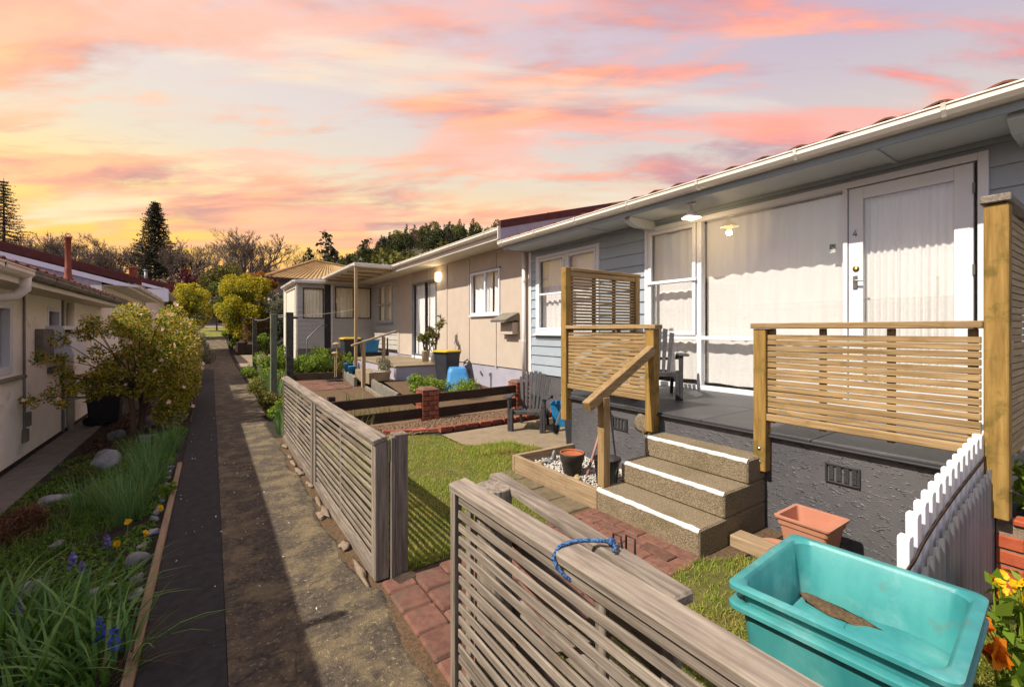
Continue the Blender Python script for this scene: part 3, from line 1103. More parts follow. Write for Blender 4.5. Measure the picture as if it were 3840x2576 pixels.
# eave
MB().box(4.665, W + 0.02, -1.5, 7.10, 3.05, 3.062).build('soffit', 'soffit_grey', H4)
for yy in (1.37, 4.9, -0.6):
    MB().box(4.69, W - 0.03, yy - 0.02, yy + 0.02, 3.036, 3.049, 0.003).build('soffit_batten', 'soffit_grey', H4)
MB().box(W - 0.045, W - 0.012, -1.5, 7.03, 3.006, 3.049, 0.003).build('eave_moulding', 'fascia_blue', H4)
MB().box(4.645, 4.664, -1.5, 7.10, 3.03, 3.20, 0.003).build('fascia', 'fascia_blue', H4)
MB().prism([(4.65, 3.034), (W, 3.045), (W, 3.20), (4.65, 3.19)], 1, 7.101, 7.112).build('eave_end_board', 'fascia_blue', H4)
gutter(H4, 'gutter_white', 4.53, -1.5, 7.16, 3.195, -1, 1.02, start=0.35)
# eave brackets (timber outriggers)
for yy in (4.10, 0.56):
    MB().prism([(4.72, 3.045), (W - 0.02, 3.045), (W - 0.02, 2.93), (4.86, 2.93), (4.70, 2.99)], 1, yy - 0.045, yy + 0.045).build('eave_bracket', 'soffit_grey', H4)
# roof
RS = 0.27
roof4 = MB().add([(4.60, -1.5, 3.20), (4.60, 7.1, 3.20), (9.5, 7.1, 3.20 + 4.9 * RS), (9.5, -1.5, 3.20 + 4.9 * RS),
                  (4.60, -1.5, 3.17), (4.60, 7.1, 3.17), (9.5, 7.1, 3.17 + 4.9 * RS), (9.5, -1.5, 3.17 + 4.9 * RS)],
                 [(0, 3, 2, 1), (4, 5, 6, 7), (0, 1, 5, 4), (1, 2, 6, 5), (2, 3, 7, 6), (3, 0, 4, 7)]).build('roof', 'roof_tile', H4)


def tile_mesh():
    V, F = [], []
    nx, nl = 9, 3
    for k in range(nl):
        t = k / (nl - 1)
        for i in range(nx):
            u = i / (nx - 1)
            hgt = 0.026 * max(0.0, math.sin(math.pi * min(1, u / 0.62))) ** 0.8 + 0.006 * math.sin(9 * u)
            V.append((t * 0.36, u * 0.33, hgt + 0.018 * (1 - t) + t * 0.36 * RS))
    m = nx * nl
    for v in list(V):
        V.append((v[0], v[1], v[2] - 0.016))
    for k in range(nl - 1):
        for i in range(nx - 1):
            a = k * nx + i
            F.append((a, a + nx, a + nx + 1, a + 1))
    for i in range(nx - 1):
        F.append((i, i + 1, m + i + 1, m + i))
    return MB().add(V, F).mesh('tile')


tm = tile_mesh()
for row in range(3):
    for i in range(26):
        o = bpy.data.objects.new('tile', tm)
        if not tm.materials:
            tm.materials.append(MATS['roof_tile'])
        COL.objects.link(o)
        o.parent = roof4
        o.location = (4.63 + row * 0.33, -1.45 + i * 0.33, 3.214 + row * 0.33 * RS + rnd.uniform(-0.004, 0.004))
        o.rotation_euler = (0, rnd.uniform(-0.02, 0.02), 0)
# big joinery unit
J = frame_rect(MB(), W - 0.04, W + 0.05, *BIG, 0.065, sill=0.075).build('window_frame', 'white_paint', H4)
jm = MB()
jm.box(W - 0.035, W + 0.045, 3.335, 3.40, 0.775, 2.905, 0.004)       # casement / pane mullion
jm.box(W - 0.035, W + 0.045, 1.745, 1.785, 0.775, 2.905, 0.004)      # door jamb
jm.box(W - 0.034, W + 0.044, 1.785, 3.335, 1.365, 1.415, 0.004)      # transom
jm.box(W - 0.034, W + 0.044, 3.40, 4.175, 1.365, 1.42, 0.004)
jm.build('mullion', 'white_paint', H4)
cs = frame_rect(MB(), W - 0.052, W - 0.012, 3.41, 4.165, 1.425, 2.90, 0.05)
cs.box(W - 0.056, W - 0.012, 3.43, 4.15, 2.135, 2.185, 0.004)
cs = cs.build('casement', 'white_paint', H4)
MB().box(W - 0.075, W - 0.053, 3.39, 4.18, 2.14, 2.18, 0.003).build('drip_rail', 'white_paint', cs)
for nm, a, b, c0, c1 in (('pane', 1.79, 3.33, 1.418, 2.90), ('pane', 1.79, 3.33, 0.78, 1.362), ('pane', 3.405, 4.17, 0.78, 1.362), ('pane', 3.46, 4.115, 1.48, 2.13), ('pane', 3.46, 4.115, 2.19, 2.85)):
    MB().add([(W + 0.0, a, c0), (W + 0.0, a, c1), (W + 0.0, b, c1), (W + 0.0, b, c0)], [(0, 1, 2, 3)]).build(nm, 'glass', H4)
curtain('curtain', 'curtain', H4, W + 0.13, 1.76, 3.36, 1.37, 2.95, 0.011, 10, 3)
curtain('curtain', 'curtain', H4, W + 0.13, 1.76, 3.36, 0.80, 1.40, 0.010, 9, 4)
curtain('curtain', 'curtain', H4, W + 0.13, 3.38, 4.22, 0.82, 2.95, 0.012, 6, 5)
MB().add([(W - 0.002, 1.855, 2.29), (W - 0.002, 1.855, 2.38), (W - 0.002, 1.91, 2.38), (W - 0.002, 1.91, 2.29)], [(0, 1, 2, 3)]).build('window_sticker', 'sticker', H4)
# door
D = frame_rect(MB(), W - 0.025, W + 0.02, 0.865, 1.738, 0.785, 2.895, 0.118, sill=0.2, c=0.003).build('door', 'white_paint', H4)
MB().add([(W, 0.975, 0.97), (W, 0.975, 2.79), (W, 1.63, 2.79), (W, 1.63, 0.97)], [(0, 1, 2, 3)]).build('pane', 'glass', D)
curtain('curtain', 'curtain', D, W + 0.07, 0.97, 1.64, 0.95, 2.81, 0.016, 13, 8, gather=0.05)
MB().lathe([(0.0, -0.02), (0.027, -0.02), (0.027, 0.0), (0.018, 0.006), (0.0, 0.006)], n=16, M=Matrix.Translation((W - 0.034, 1.676, 2.10)) @ Euler((0, R(-90), 0)).to_matrix().to_4x4()).build('deadbolt', 'brass', D, True)
hd = MB().box(W - 0.036, W - 0.025, 1.662, 1.70, 1.90, 2.03, 0.003)
hd.tube([(W - 0.036, 1.681, 1.98), (W - 0.075, 1.681, 1.98), (W - 0.08, 1.665, 1.98), (W - 0.08, 1.60, 1.975)], 0.008, 8)
hd.build('handle', 'chrome', D)
for zz in (1.35, 2.0, 2.68):
    MB().tube([(W - 0.032, 0.862, zz - 0.045), (W - 0.032, 0.862, zz + 0.045)], 0.009, 8).build('hinge', 'grey_metal', D)
n4 = MB()
n4.beam((W - 0.027, 1.700, 2.435), (W - 0.027, 1.676, 2.485), 0.003, 0.009, up=(1, 0, 0))
n4.beam((W - 0.0275, 1.702, 2.437), (W - 0.0275, 1.668, 2.437), 0.003, 0.009, up=(1, 0, 0))
n4.beam((W - 0.028, 1.676, 2.455), (W - 0.028, 1.676, 2.418), 0.003, 0.009, up=(1, 0, 0))
n4.build('door_number', 'black_metal', D)
# left sash window
LW = frame_rect(MB(), W - 0.045, W + 0.05, *LWN, 0.06, sill=0.06).build('window', 'white_paint', H4)
mm = MB().box(W - 0.04, W + 0.045, 5.95, 6.02, 1.48, 2.86, 0.004)
for a, b in ((5.22, 5.95), (6.02, 6.80)):
    frame_rect(mm, W - 0.05, W - 0.01, a + 0.004, b - 0.004, 1.485, 2.855, 0.05)
    mm.box(W - 0.046, W - 0.012, a + 0.05, b - 0.05, 2.155, 2.19, 0.003)
mm.build('sash', 'white_paint', LW)
for a, b in ((5.27, 5.90), (6.07, 6.75)):
    for c0, c1 in ((1.53, 2.155), (2.19, 2.81)):
        MB().add([(W, a, c0), (W, a, c1), (W, b, c1), (W, b, c0)], [(0, 1, 2, 3)]).build('pane', 'glass', LW)
curtain('curtain', 'curtain', LW, W + 0.12, 5.19, 6.83, 1.44, 2.9, 0.02, 10, 9)
MB().box(W - 0.085, W, 5.12, 6.90, 1.385, 1.42, 0.006).build('sill', 'white_paint', LW)
MB().box(W - 0.024, W, 5.2, 6.85, 1.31, 1.385, 0.004).build('apron', 'fascia_blue', LW)

# porch of house 4
P4 = thing('porch', 'dark grey textured concrete porch with tiled top in front of door 4', 'porch', (4.4, 2.2, 0))
MB().box(3.515, W - 0.002, 0.51, 3.905, -0.05, 0.685).build('porch_wall', 'stucco_dark', P4)
MB().box(3.47, W - 0.001, 0.53, 3.93, 0.686, 0.704, 0.006).build('porch_edge', 'deck_edge', P4)
for i in range(4):
    for j in range(2):
        y0, y1 = 0.535 + i * 0.846, 0.535 + (i + 1) * 0.846 - 0.006
        x0, x1 = 3.49 + j * 0.89, 3.49 + (j + 1) * 0.89 - 0.006
        MB().box(x0, x1, y0, y1, 0.7045, 0.722, 0.003).build('porch_tile', 'deck_tile', P4)
# air vents
for yy in (3.152, 1.195):
    v = MB()
    frame_rect(v, 3.498, 3.513, yy - 0.10, yy + 0.10, 0.455, 0.585, 0.012, c=0.002)
    v = v.build('air_vent', 'deck_edge', P4)
    for k in range(4):
        yc = yy - 0.067 + k * 0.044
        MB().box(3.5085, 3.5125, yc - 0.014, yc + 0.014, 0.472, 0.568).build('vent_slot', 'dark_void', v)
    mesh = MB()
    for k in range(4):
        yc = yy - 0.067 + k * 0.044
        for q in range(9):
            zc = 0.474 + q * 0.0115
            mesh.beam((3.5065, yc - 0.014, zc), (3.5065, yc + 0.014, min(zc + 0.014, 0.568)), 0.0012, 0.0022, up=(1, 0, 0))
            mesh.beam((3.5060, yc - 0.014, min(zc + 0.014, 0.568)), (3.5060, yc + 0.014, zc), 0.0012, 0.0022, up=(1, 0, 0))
    mesh.build('vent_mesh', 'grey_metal', v)
# broken corner of stucco beside the steps: bare aggregate
brk = rockmesh('broken_patch', 0.02, 0.085, 0.13, 5, 3, 0.3)
ob = link('broken_patch', brk, 'aggregate', P4, True)
ob.location = (3.508, 2.82, 0.56)

# concrete steps
ST = thing('steps', 'three exposed aggregate concrete steps with white painted nosings', 'steps', (3.0, 2.15, 0))
for i, (x0, zt) in enumerate(((2.645, 0.18), (2.94, 0.36), (3.25, 0.54))):
    s = MB()
    s.box(x0, 3.512, 1.695, 2.632, (-0.05 if i == 0 else zt - 0.18 + 0.0005), zt, 0.012)
    s = s.build('step', 'aggregate', ST)
    n = MB()
    k = 26
    V, F = [], []
    for q in range(k + 1):
        yy = 1.70 + 0.927 * q / k
        w = 0.019 + rnd.uniform(-0.008, 0.006)
        V += [(x0 + 0.010, yy, zt + 0.0025), (x0 + 0.010 + w, yy, zt + 0.0025), (x0 - 0.0025, yy, zt - 0.012), (x0 - 0.0025, yy, zt - 0.012 - rnd.uniform(0.004, 0.012))]
    for q in range(k):
        a = 4 * q
        F += [(a, a + 4, a + 5, a + 1), (a, a + 2, a + 6, a + 4), (a + 2, a + 3, a + 7, a + 6)]
    n.add(V, F).build('nosing_paint', 'nosing_white', s)

# ------------------------------------------------------------------ porch lamp (lit) hanging under the eave
LP = thing('eave_lamp', 'lit white conical lamp under the eave of the blue house', 'lamp', (4.86, 3.22, 3.05))
MB().lathe([(0.0, 3.0495), (0.05, 3.0495), (0.05, 3.035), (0.018, 3.03), (0.018, 2.97), (0.03, 2.965), (0.03, 2.945)], (4.86, 3.22, 0), 18).build('lamp_base', 'white_plastic', LP, True)
MB().lathe([(0.031, 2.955), (0.036, 2.95), (0.062, 2.915), (0.115, 2.872), (0.118, 2.866), (0.111, 2.868), (0.058, 2.908), (0.03, 2.94)], (4.86, 3.22, 0), 28).build('lamp_shade', 'white_plastic', LP, True)
MB().lathe([(0.0, 2.945), (0.02, 2.94), (0.036, 2.90), (0.044, 2.868), (0.032, 2.838), (0.0, 2.828)], (4.86, 3.22, 0), 16).build('bulb', 'bulb', LP, True)
pl = bpy.data.lights.new('lamp_light', 'POINT')
pl.energy = 5.0
pl.color = (1, 0.72, 0.38)
pl.shadow_soft_size = 0.04
po = bpy.data.objects.new('lamp_light', pl)
COL.objects.link(po)
po.location = (4.86, 3.22, 2.79)
po.parent = LP
po.matrix_parent_inverse = Matrix.Translation((-4.86, -3.22, -3.05))

# ------------------------------------------------------------------ beige house (terrace neighbour)
H2 = thing('beige_house', 'beige panel-clad house with batten strips and sliding glass door', 'house', (6.0, 11.0, 0))
WIN2 = (8.19, 9.52, 1.85, 2.87)
DOR2 = (11.53, 13.36, 0.70, 2.95)
bx = [7.115, 8.37, 9.62, 10.87, 12.11, 13.36, 14.57]


def panel(y0, y1, z0, z1):
    MB().box(W - 0.005, W + 0.03, y0 + 0.002, y1 - 0.002, z0, z1).build('wall_panel', 'beige', H2)


for a, b in zip(bx[:-1], bx[1:]):
    hz = None
    for hh in (WIN2, DOR2):
        if hh[0] < b - 0.05 and hh[1] > a + 0.05:
            hz = hh
    if hz is None:
        panel(a, b, 0.68, 3.28)
    else:
        if hz[3] < 3.25:
            panel(a, b, hz[3], 3.28)
        if hz[2] > 0.75:
            panel(a, b, 0.68, hz[2])
        if hz[0] > a + 0.03:
            panel(a, hz[0], hz[2], hz[3])
        if hz[1] < b - 0.03:
            panel(hz[1], b, hz[2], hz[3])
for yb in bx:
    z0 = 0.655
    if WIN2[0] - 0.02 < yb < WIN2[1] + 0.02:
        MB().box(W - 0.024, W - 0.005, yb - 0.022, yb + 0.022, 0.655, WIN2[2] - 0.05, 0.003).build('batten', 'beige', H2)
        z0 = WIN2[3] + 0.04
    if DOR2[0] + 0.05 < yb < DOR2[1] - 0.05:
        z0 = DOR2[3] + 0.04
    MB().box(W - 0.024, W - 0.005, yb - 0.022, yb + 0.022, z0, 3.27, 0.003).build('batten', 'beige', H2)
MB().box(W - 0.02, W - 0.005, 7.1, 14.6, 3.235, 3.285, 0.003).build('top_batten', 'beige', H2)
MB().box(W + 0.02, W + 0.4, 7.09, 17.7, -0.05, 0.665).build('foundation', 'lavender', H2)
MB().box(W + 0.28, W + 4.0, 7.1, 17.7, 0.66, 3.27).build('interior', 'cream_soffit', H2)
MB().box(4.66, W + 0.02, 7.13, 17.75, 3.29, 3.302).build('soffit', 'cream_soffit', H2)
MB().box(4.64, 4.659, 7.13, 17.6, 3.27, 3.46, 0.003).build('fascia', 'gutter_white', H2)
gutter(H2, 'gutter_white', 4.525, 7.13, 13.2, 3.47, -1, 1.6)
r2 = MB().add([(4.58, 7.13, 3.475), (4.58, 17.7, 3.475), (9.5, 17.7, 3.475 + 4.92 * RS), (9.5, 7.13, 3.475 + 4.92 * RS)], [(0, 3, 2, 1)]).build('roof', 'roof_red', H2)
MB().prism([(4.57, 3.45), (9.5, 3.45 + 4.93 * RS), (9.5, 3.60 + 4.93 * RS), (4.57, 3.595)], 1, 7.085, 7.135).build('barge_flashing', 'roof_red', r2)
MB().prism([(4.58, 3.20), (9.5, 3.205 + 4.92 * RS), (9.5, 3.448 + 4.92 * RS), (4.58, 3.448)], 1, 7.098, 7.13).build('parapet_wall', 'lavender', H2)
MB().box(4.515, 4.64, 7.10, 7.128, 3.235, 3.48, 0.004).build('gutter_stop_end', 'gutter_white', H2)
# window
w2 = frame_rect(MB(), W - 0.04, W + 0.03, *WIN2, 0.05).box(W - 0.036, W + 0.028, 8.80, 8.86, 1.90, 2.82, 0.003).build('window', 'white_paint', H2)
MB().box(W - 0.06, W - 0.0, WIN2[0] - 0.03, WIN2[1] + 0.03, WIN2[2] - 0.045, WIN2[2], 0.005).build('sill', 'white_paint', w2)
MB().box(W - 0.055, W - 0.0, WIN2[0] - 0.03, WIN2[1] + 0.03, WIN2[3] + 0.001, WIN2[3] + 0.025, 0.004).build('head_flashing', 'alu', w2)
for a, b in ((8.24, 8.80), (8.86, 9.47)):
    MB().add([(W, a, 1.90), (W, a, 2.82), (W, b, 2.82), (W, b, 1.90)], [(0, 1, 2, 3)]).build('pane', 'glass_far', w2)
curtain('curtain', 'curtain', w2, W + 0.10, 8.66, 9.5, 1.87, 2.86, 0.03, 4, 21)
curtain('curtain', 'curtain', w2, W + 0.11, 8.2, 8.58, 1.87, 2.86, 0.03, 2, 22)
# sliding door
d2 = frame_rect(MB(), W - 0.03, W + 0.04, *DOR2, 0.055).build('sliding_door', 'alu', H2)
MB().box(W - 0.028, W + 0.038, 12.24, 12.32, 0.755, 2.895, 0.003).build('stile', 'dark_void', d2)
for a, b in ((11.59, 12.24), (12.32, 13.30)):
    MB().add([(W, a, 0.76), (W, a, 2.89), (W, b, 2.89), (W, b, 0.76)], [(0, 1, 2, 3)]).build('pane', 'glass_far', d2)
curtain('curtain', 'curtain', d2, W + 0.12, 11.56, 13.33, 0.73, 2.93, 0.03, 13, 23)
MB().box(W - 0.035, W, DOR2[0], DOR2[1], 0.60, 0.695, 0.004).build('door_step', 'white_paint', d2)
# downpipe between the houses
dp = MB().tube([(5.2, 7.20, 3.285), (5.2, 7.20, 1.5), (5.2, 7.20, 0.5)], 0.042, 12)
dp = dp.build('downpipe', 'white_plastic', H2, True)
for zz in (2.45, 1.25):
    MB().tube([(5.2, 7.20, zz), (5.2, 7.20, zz + 0.05)], 0.049, 12).build('pipe_joint', 'white_plastic', dp)
# weatherboard recess
boards(H2, 'grey_board', W + 0.012, 14.62, 17.68, 0.80, 3.29, 0.17, [(15.21, 16.9, 1.75, 3.2)], lap=0.018)
MB().box(W - 0.03, W + 0.03, 14.585, 14.68, 0.72, 3.285, 0.004).build('corner_board', 'beige', H2)
w3 = frame_rect(MB(), W - 0.035, W + 0.04, 15.21, 16.9, 1.75, 3.2, 0.09).box(W - 0.03, W + 0.03, 16.0, 16.09, 1.84, 3.11, 0.003).box(W - 0.028, W + 0.028, 15.3, 16.0, 2.40, 2.46).box(W - 0.028, W + 0.028, 16.09, 16.81, 2.40, 2.46).build('window', 'grey_board', H2)
MB().box(W - 0.07, W, 15.15, 16.96, 1.70, 1.748, 0.005).build('sill', 'fascia_blue', w3)
for a, b in ((15.3, 16.0), (16.09, 16.81)):
    for c0, c1 in ((1.84, 2.40), (2.46, 3.11)):
        MB().add([(W, a, c0), (W, a, c1), (W, b, c1), (W, b, c0)], [(0, 1, 2, 3)]).build('pane', 'glass_far', w3)
curtain('curtain', 'curtain_cream', w3, W + 0.11, 15.25, 16.86, 1.8, 3.15, 0.025, 9, 24)
# small wall fittings
hb = MB().prism([(W - 0.36, 1.70), (W - 0.03, 1.86), (W - 0.03, 1.70), (W - 0.34, 1.655)], 1, 7.45, 8.05)
hb = hb.build('meter_hood', 'concrete_grey', H2)
MB().box(W - 0.16, W - 0.006, 7.5, 7.95, 1.40, 1.655, 0.005).build('meter_box', 'beige', hb)
MB().lathe([(0.0, 0.0), (0.05, 0.0), (0.05, 0.02), (0.02, 0.03), (0.02, 0.10), (0.035, 0.11), (0.0, 0.12)], n=12, M=Matrix.Translation((W - 0.006, 11.28, 1.88)) @ Euler((0, R(-90), 0)).to_matrix().to_4x4()).build('sensor', 'grey_metal', H2, True)
wl = MB().box(W - 0.09, W - 0.006, 11.26, 11.47, 2.86, 3.10, 0.012).build('wall_lamp', 'bulb_soft', H2)
pl = bpy.data.lights.new('lamp_light', 'POINT')
pl.energy = 3.0
pl.color = (1, 0.82, 0.55)
pl.shadow_soft_size = 0.08
po = bpy.data.objects.new('lamp_light', pl)
COL.objects.link(po)
po.location = (W - 0.16, 11.37, 2.98)
po.parent = H2
po.matrix_parent_inverse = Matrix.Translation((-6, -11, 0))
gv = MB()
for k in range(6):
    gv.box(W + 0.012, W + 0.02, 9.60, 9.82, 0.36 + k * 0.025, 0.372 + k * 0.025)
gv.build('vent_grille', 'grey_metal', H2)
MB().tube([(W + 0.01, 8.6, 0.50), (W - 0.04, 8.6, 0.50), (W - 0.05, 8.6, 0.44)], 0.014, 8).tube([(W - 0.01, 8.6, 0.1), (W - 0.01, 8.6, 0.5)], 0.012, 8).build('garden_tap', 'grey_metal', H2)
MB().tube([(W + 0.015, 9.10, 0.50), (W - 0.01, 9.06, 0.49), (W - 0.01, 9.0, 0.44)], 0.02, 6).build('pipe_stub', 'black_metal', H2)

# raised platform in front of sliding door
PF = thing('concrete_platform', 'pale concrete platform with lavender painted side before sliding door', 'platform', (4.5, 12.3, 0.1))
MB().box(3.70, W + 0.01, 10.42, 14.5, 0.0, 0.575).build('platform_wall', 'lavender', PF)
MB().box(3.67, W + 0.008, 10.40, 14.52, 0.576, 0.62, 0.01).build('platform_slab', 'concrete', PF)
MB().box(3.30, 3.69, 11.2, 12.6, 0.1, 0.40, 0.01).build('step', 'concrete', PF)
HR = thing('timber_handrail', 'cream timber handrail on two posts beside platform step', 'handrail', (3.4, 11.4, 0.1))
MB().box(3.10, 3.19, 11.20, 11.29, 0.05, 1.18, 0.006).build('post', 'cream_wood_z', HR)
MB().box(3.62, 3.69, 11.20, 11.28, 0.3, 1.32, 0.006).build('post', 'cream_wood_z', HR)
MB().beam((2.85, 11.245, 1.10), (4.0, 11.245, 1.46), 0.10, 0.045, 0.006).build('rail', 'cream_wood_x', HR)

# ------------------------------------------------------------------ porch wing with brown windows
HW = thing('weatherboard_wing', 'grey weatherboard porch wing with brown framed windows and black door', 'house', (3.9, 17.7, 0))
YW = 17.7
boards(HW, 'grey_board', YW, 2.57, 5.28, 0.80, 3.30, 0.17, [(2.755, 3.478, 1.91, 3.05), (3.50, 3.73, 0.80, 3.2), (3.88, 5.246, 1.93, 3.146)], lap=0.018, axis='x')
MB().box(2.55, 5.3, YW + 0.22, YW + 3.5, 0.3, 3.2).build('interior', 'cream_soffit', HW)
MB().box(2.58, 5.27, YW + 0.012, YW + 0.21, 0.0, 0.80).build('foundation', 'concrete_grey', HW)
MB().box(2.53, 2.60, YW - 0.03, YW + 0.05, 0.75, 3.2, 0.004).build('corner_board', 'gutter_white', HW)
MB().box(3.735, 3.80, YW - 0.03, YW + 0.03, 0.78, 3.28, 0.004).build('corner_board', 'gutter_white', HW)
boards(HW, 'grey_board', 2.57, 17.75, 20.6, 0.80, 3.15, 0.17, [(18.0, 20.4, 1.91, 3.05)], lap=0.018)
for (x0, x1, zl, zh) in ((2.755, 3.478, 1.91, 3.05), (3.88, 5.246, 1.93, 3.146)):
    f = frame_rect_x(MB(), YW - 0.03, YW + 0.03, x0, x1, zl, zh, 0.035).build('window', 'brown_trim', HW)
    if x1 - x0 > 1:
        MB().box(4.56, 4.62, YW - 0.028, YW + 0.028, zl + 0.036, zh - 0.036).build('mullion', 'brown_trim', f)
    MB().add([(x0, YW, zl), (x1, YW, zl), (x1, YW, zh), (x0, YW, zh)], [(0, 1, 2, 3)]).build('pane', 'glass_far', f)
    curtain('curtain', 'curtain_cream', f, YW + 0.1, x0 + 0.01, x1 - 0.01, zl + 0.01, zh - 0.01, 0.02, int((x1 - x0) / 0.11), 31, axis='x')
f = frame_rect(MB(), 2.54, 2.6, 18.0, 20.4, 1.91, 3.05, 0.05).build('window', 'brown_trim', HW)
MB().add([(2.57, 18.0, 1.91), (2.57, 20.4, 1.91), (2.57, 20.4, 3.05), (2.57, 18.0, 3.05)], [(0, 1, 2, 3)]).build('pane', 'glass_far', f)
curtain('curtain', 'curtain_cream', f, 2.68, 18.0, 20.4, 1.9, 3.05, 0.02, 14, 33)
dr = MB().box(3.50, 3.73, YW + 0.0, YW + 0.04, 0.82, 3.18, 0.004).build('door', 'black_door', HW)
MB().box(3.54, 3.69, YW - 0.012, YW, 1.0, 1.9, 0.004).box(3.54, 3.69, YW - 0.012, YW, 2.05, 2.95, 0.004).build('door_panel', 'black_door', dr)
# wing and porch roofs
MB().prism([(13.2, 3.36), (17.9, 3.36), (17.9, 3.40), (13.2, 3.40)], 0, 3.47, 4.66).build('porch_roof', 'cream_soffit', HW)
for k in range(5):
    MB().box(3.56, 4.62, 13.5 + k * 0.95, 13.56 + k * 0.95, 3.29, 3.355, 0.004).build('rafter', 'cream_wood_x', HW)
gutter(HW, 'gutter_white', 3.40, 13.15, 17.7, 3.45, -1, 1.5)
MB().box(3.40, 4.62, 13.1, 13.19, 3.345, 3.45, 0.006).build('porch_end_gutter', 'gutter_white', HW)
MB().box(2.45, 3.52, 17.42, 17.5, 3.20, 3.30, 0.006).build('wing_gutter', 'gutter_white', HW)
gutter(HW, 'gutter_white', 2.40, 17.44, 21.0, 3.30, -1, 1.5)
MB().add([(2.46, 17.5, 3.30), (2.46, 21.0, 3.30), (5.3, 21.0, 3.62), (5.3, 17.5, 3.62), (2.46, 17.5, 3.18), (2.46, 21.0, 3.18), (5.3, 21.0, 3.18), (5.3, 17.5, 3.30)],
         [(0, 1, 2, 3), (4, 7, 6, 5), (0, 3, 7, 4), (0, 4, 5, 1)]).build('wing_roof', 'gutter_white', HW)
MB().box(3.44, 3.52, 13.18, 13.26, 0.15, 3.34, 0.006).build('porch_post', 'cream_wood_z', HW)
stp = MB().box(3.0, 3.8, 17.1, 17.68, -0.02, 0.55, 0.01).build('step', 'concrete_grey', HW)
MB().box(2.85, 3.75, 16.75, 17.1, -0.02, 0.3, 0.01).build('step', 'concrete_grey', HW)
HR2 = thing('steel_handrail', 'bent grey steel handrail beside the grey weatherboard wing steps', 'handrail', (2.8, 16.9, 0))
MB().tube([(2.78, 17.0, 0.0), (2.78, 17.0, 1.15), (2.83, 17.0, 1.22), (3.25, 17.2, 1.62), (3.33, 17.22, 1.66), (3.55, 17.4, 1.66)], 0.022, 10).build('rail', 'grey_metal', HR2, True)
MB().tube([(2.45, 16.5, 0.2), (2.78, 17.0, 0.62)], 0.016, 8).build('brace', 'grey_metal', HR2, True)

# ------------------------------------------------------------------ golden corrugated roof house behind
HG = thing('gold_roof_house', 'house with golden corrugated hip roof behind the weatherboard wing', 'house', (7, 32, 0))
MB().box(3.4, 10.6, 30.6, 37.0, 0.2, 4.6).build('wall', 'grey_board', HG)


def corr_face(p0, p1, q0, q1, pitch=0.26, amp=0.05):
    """corrugated quad: eave p0->p1, ridge q0->q1"""
    p0, p1, q0, q1 = map(Vector, (p0, p1, q0, q1))
    n = max(2, int((p1 - p0).length / pitch)) * 4
    nrm = (p1 - p0).cross(q0 - p0).normalized()
    V, F = [], []
    for i in range(n + 1):
        u = i / n
        o = nrm * amp * (0, 1, 1, 0)[i % 4]
        V += [tuple(p0.lerp(p1, u) + o), tuple(q0.lerp(q1, u) + o)]
    for i in range(n):
        F.append((2 * i, 2 * i + 2, 2 * i + 3, 2 * i + 1))
    return MB().add(V, F)


RF = corr_face((2.6, 29.7, 4.62), (11.2, 29.7, 4.62), (5.9, 33.4, 6.3), (8.2, 33.4, 6.0)).build('roof', 'gold_roof', HG)
corr_face((2.6, 37.6, 4.62), (2.6, 29.7, 4.62), (5.9, 33.6, 6.3), (5.9, 33.4, 6.3)).build('roof_hip', 'gold_roof', HG)
MB().tube([(2.6, 29.68, 4.68), (5.9, 33.38, 6.36), (8.2, 33.38, 6.06)], 0.09, 6).build('ridge_cap', 'gold_roof', HG)
MB().box(2.5, 11.2, 29.6, 29.75, 4.48, 4.62).build('gutter', 'brown_trim', HG)
for i, (px, pz, s_) in enumerate(((3.05, 4.75, 0.28), (2.45, 4.7, 0.21))):
    dsh = thing('satellite_dish', ('larger' if i == 0 else 'smaller') + ' white satellite dish above the yellow shrub', 'satellite dish', (px, 31.6, pz - 0.6), 'satellite dishes')
    MB().lathe([(0.0, 0.0), (s_ * 0.5, 0.03), (s_, 0.12), (s_, 0.14), (s_ * 0.5, 0.05), (0.0, 0.02)], n=20, M=Matrix.Translation((px, 31.6, pz)) @ Euler((R(70), R(-35), 0)).to_matrix().to_4x4()).build('dish', 'dish_white', dsh, True)
    MB().tube([(px, 31.65, pz - 2.5), (px, 31.65, pz)], 0.03, 6).build('mast', 'grey_metal', dsh)

# ------------------------------------------------------------------ left terrace houses
XL = -2.195


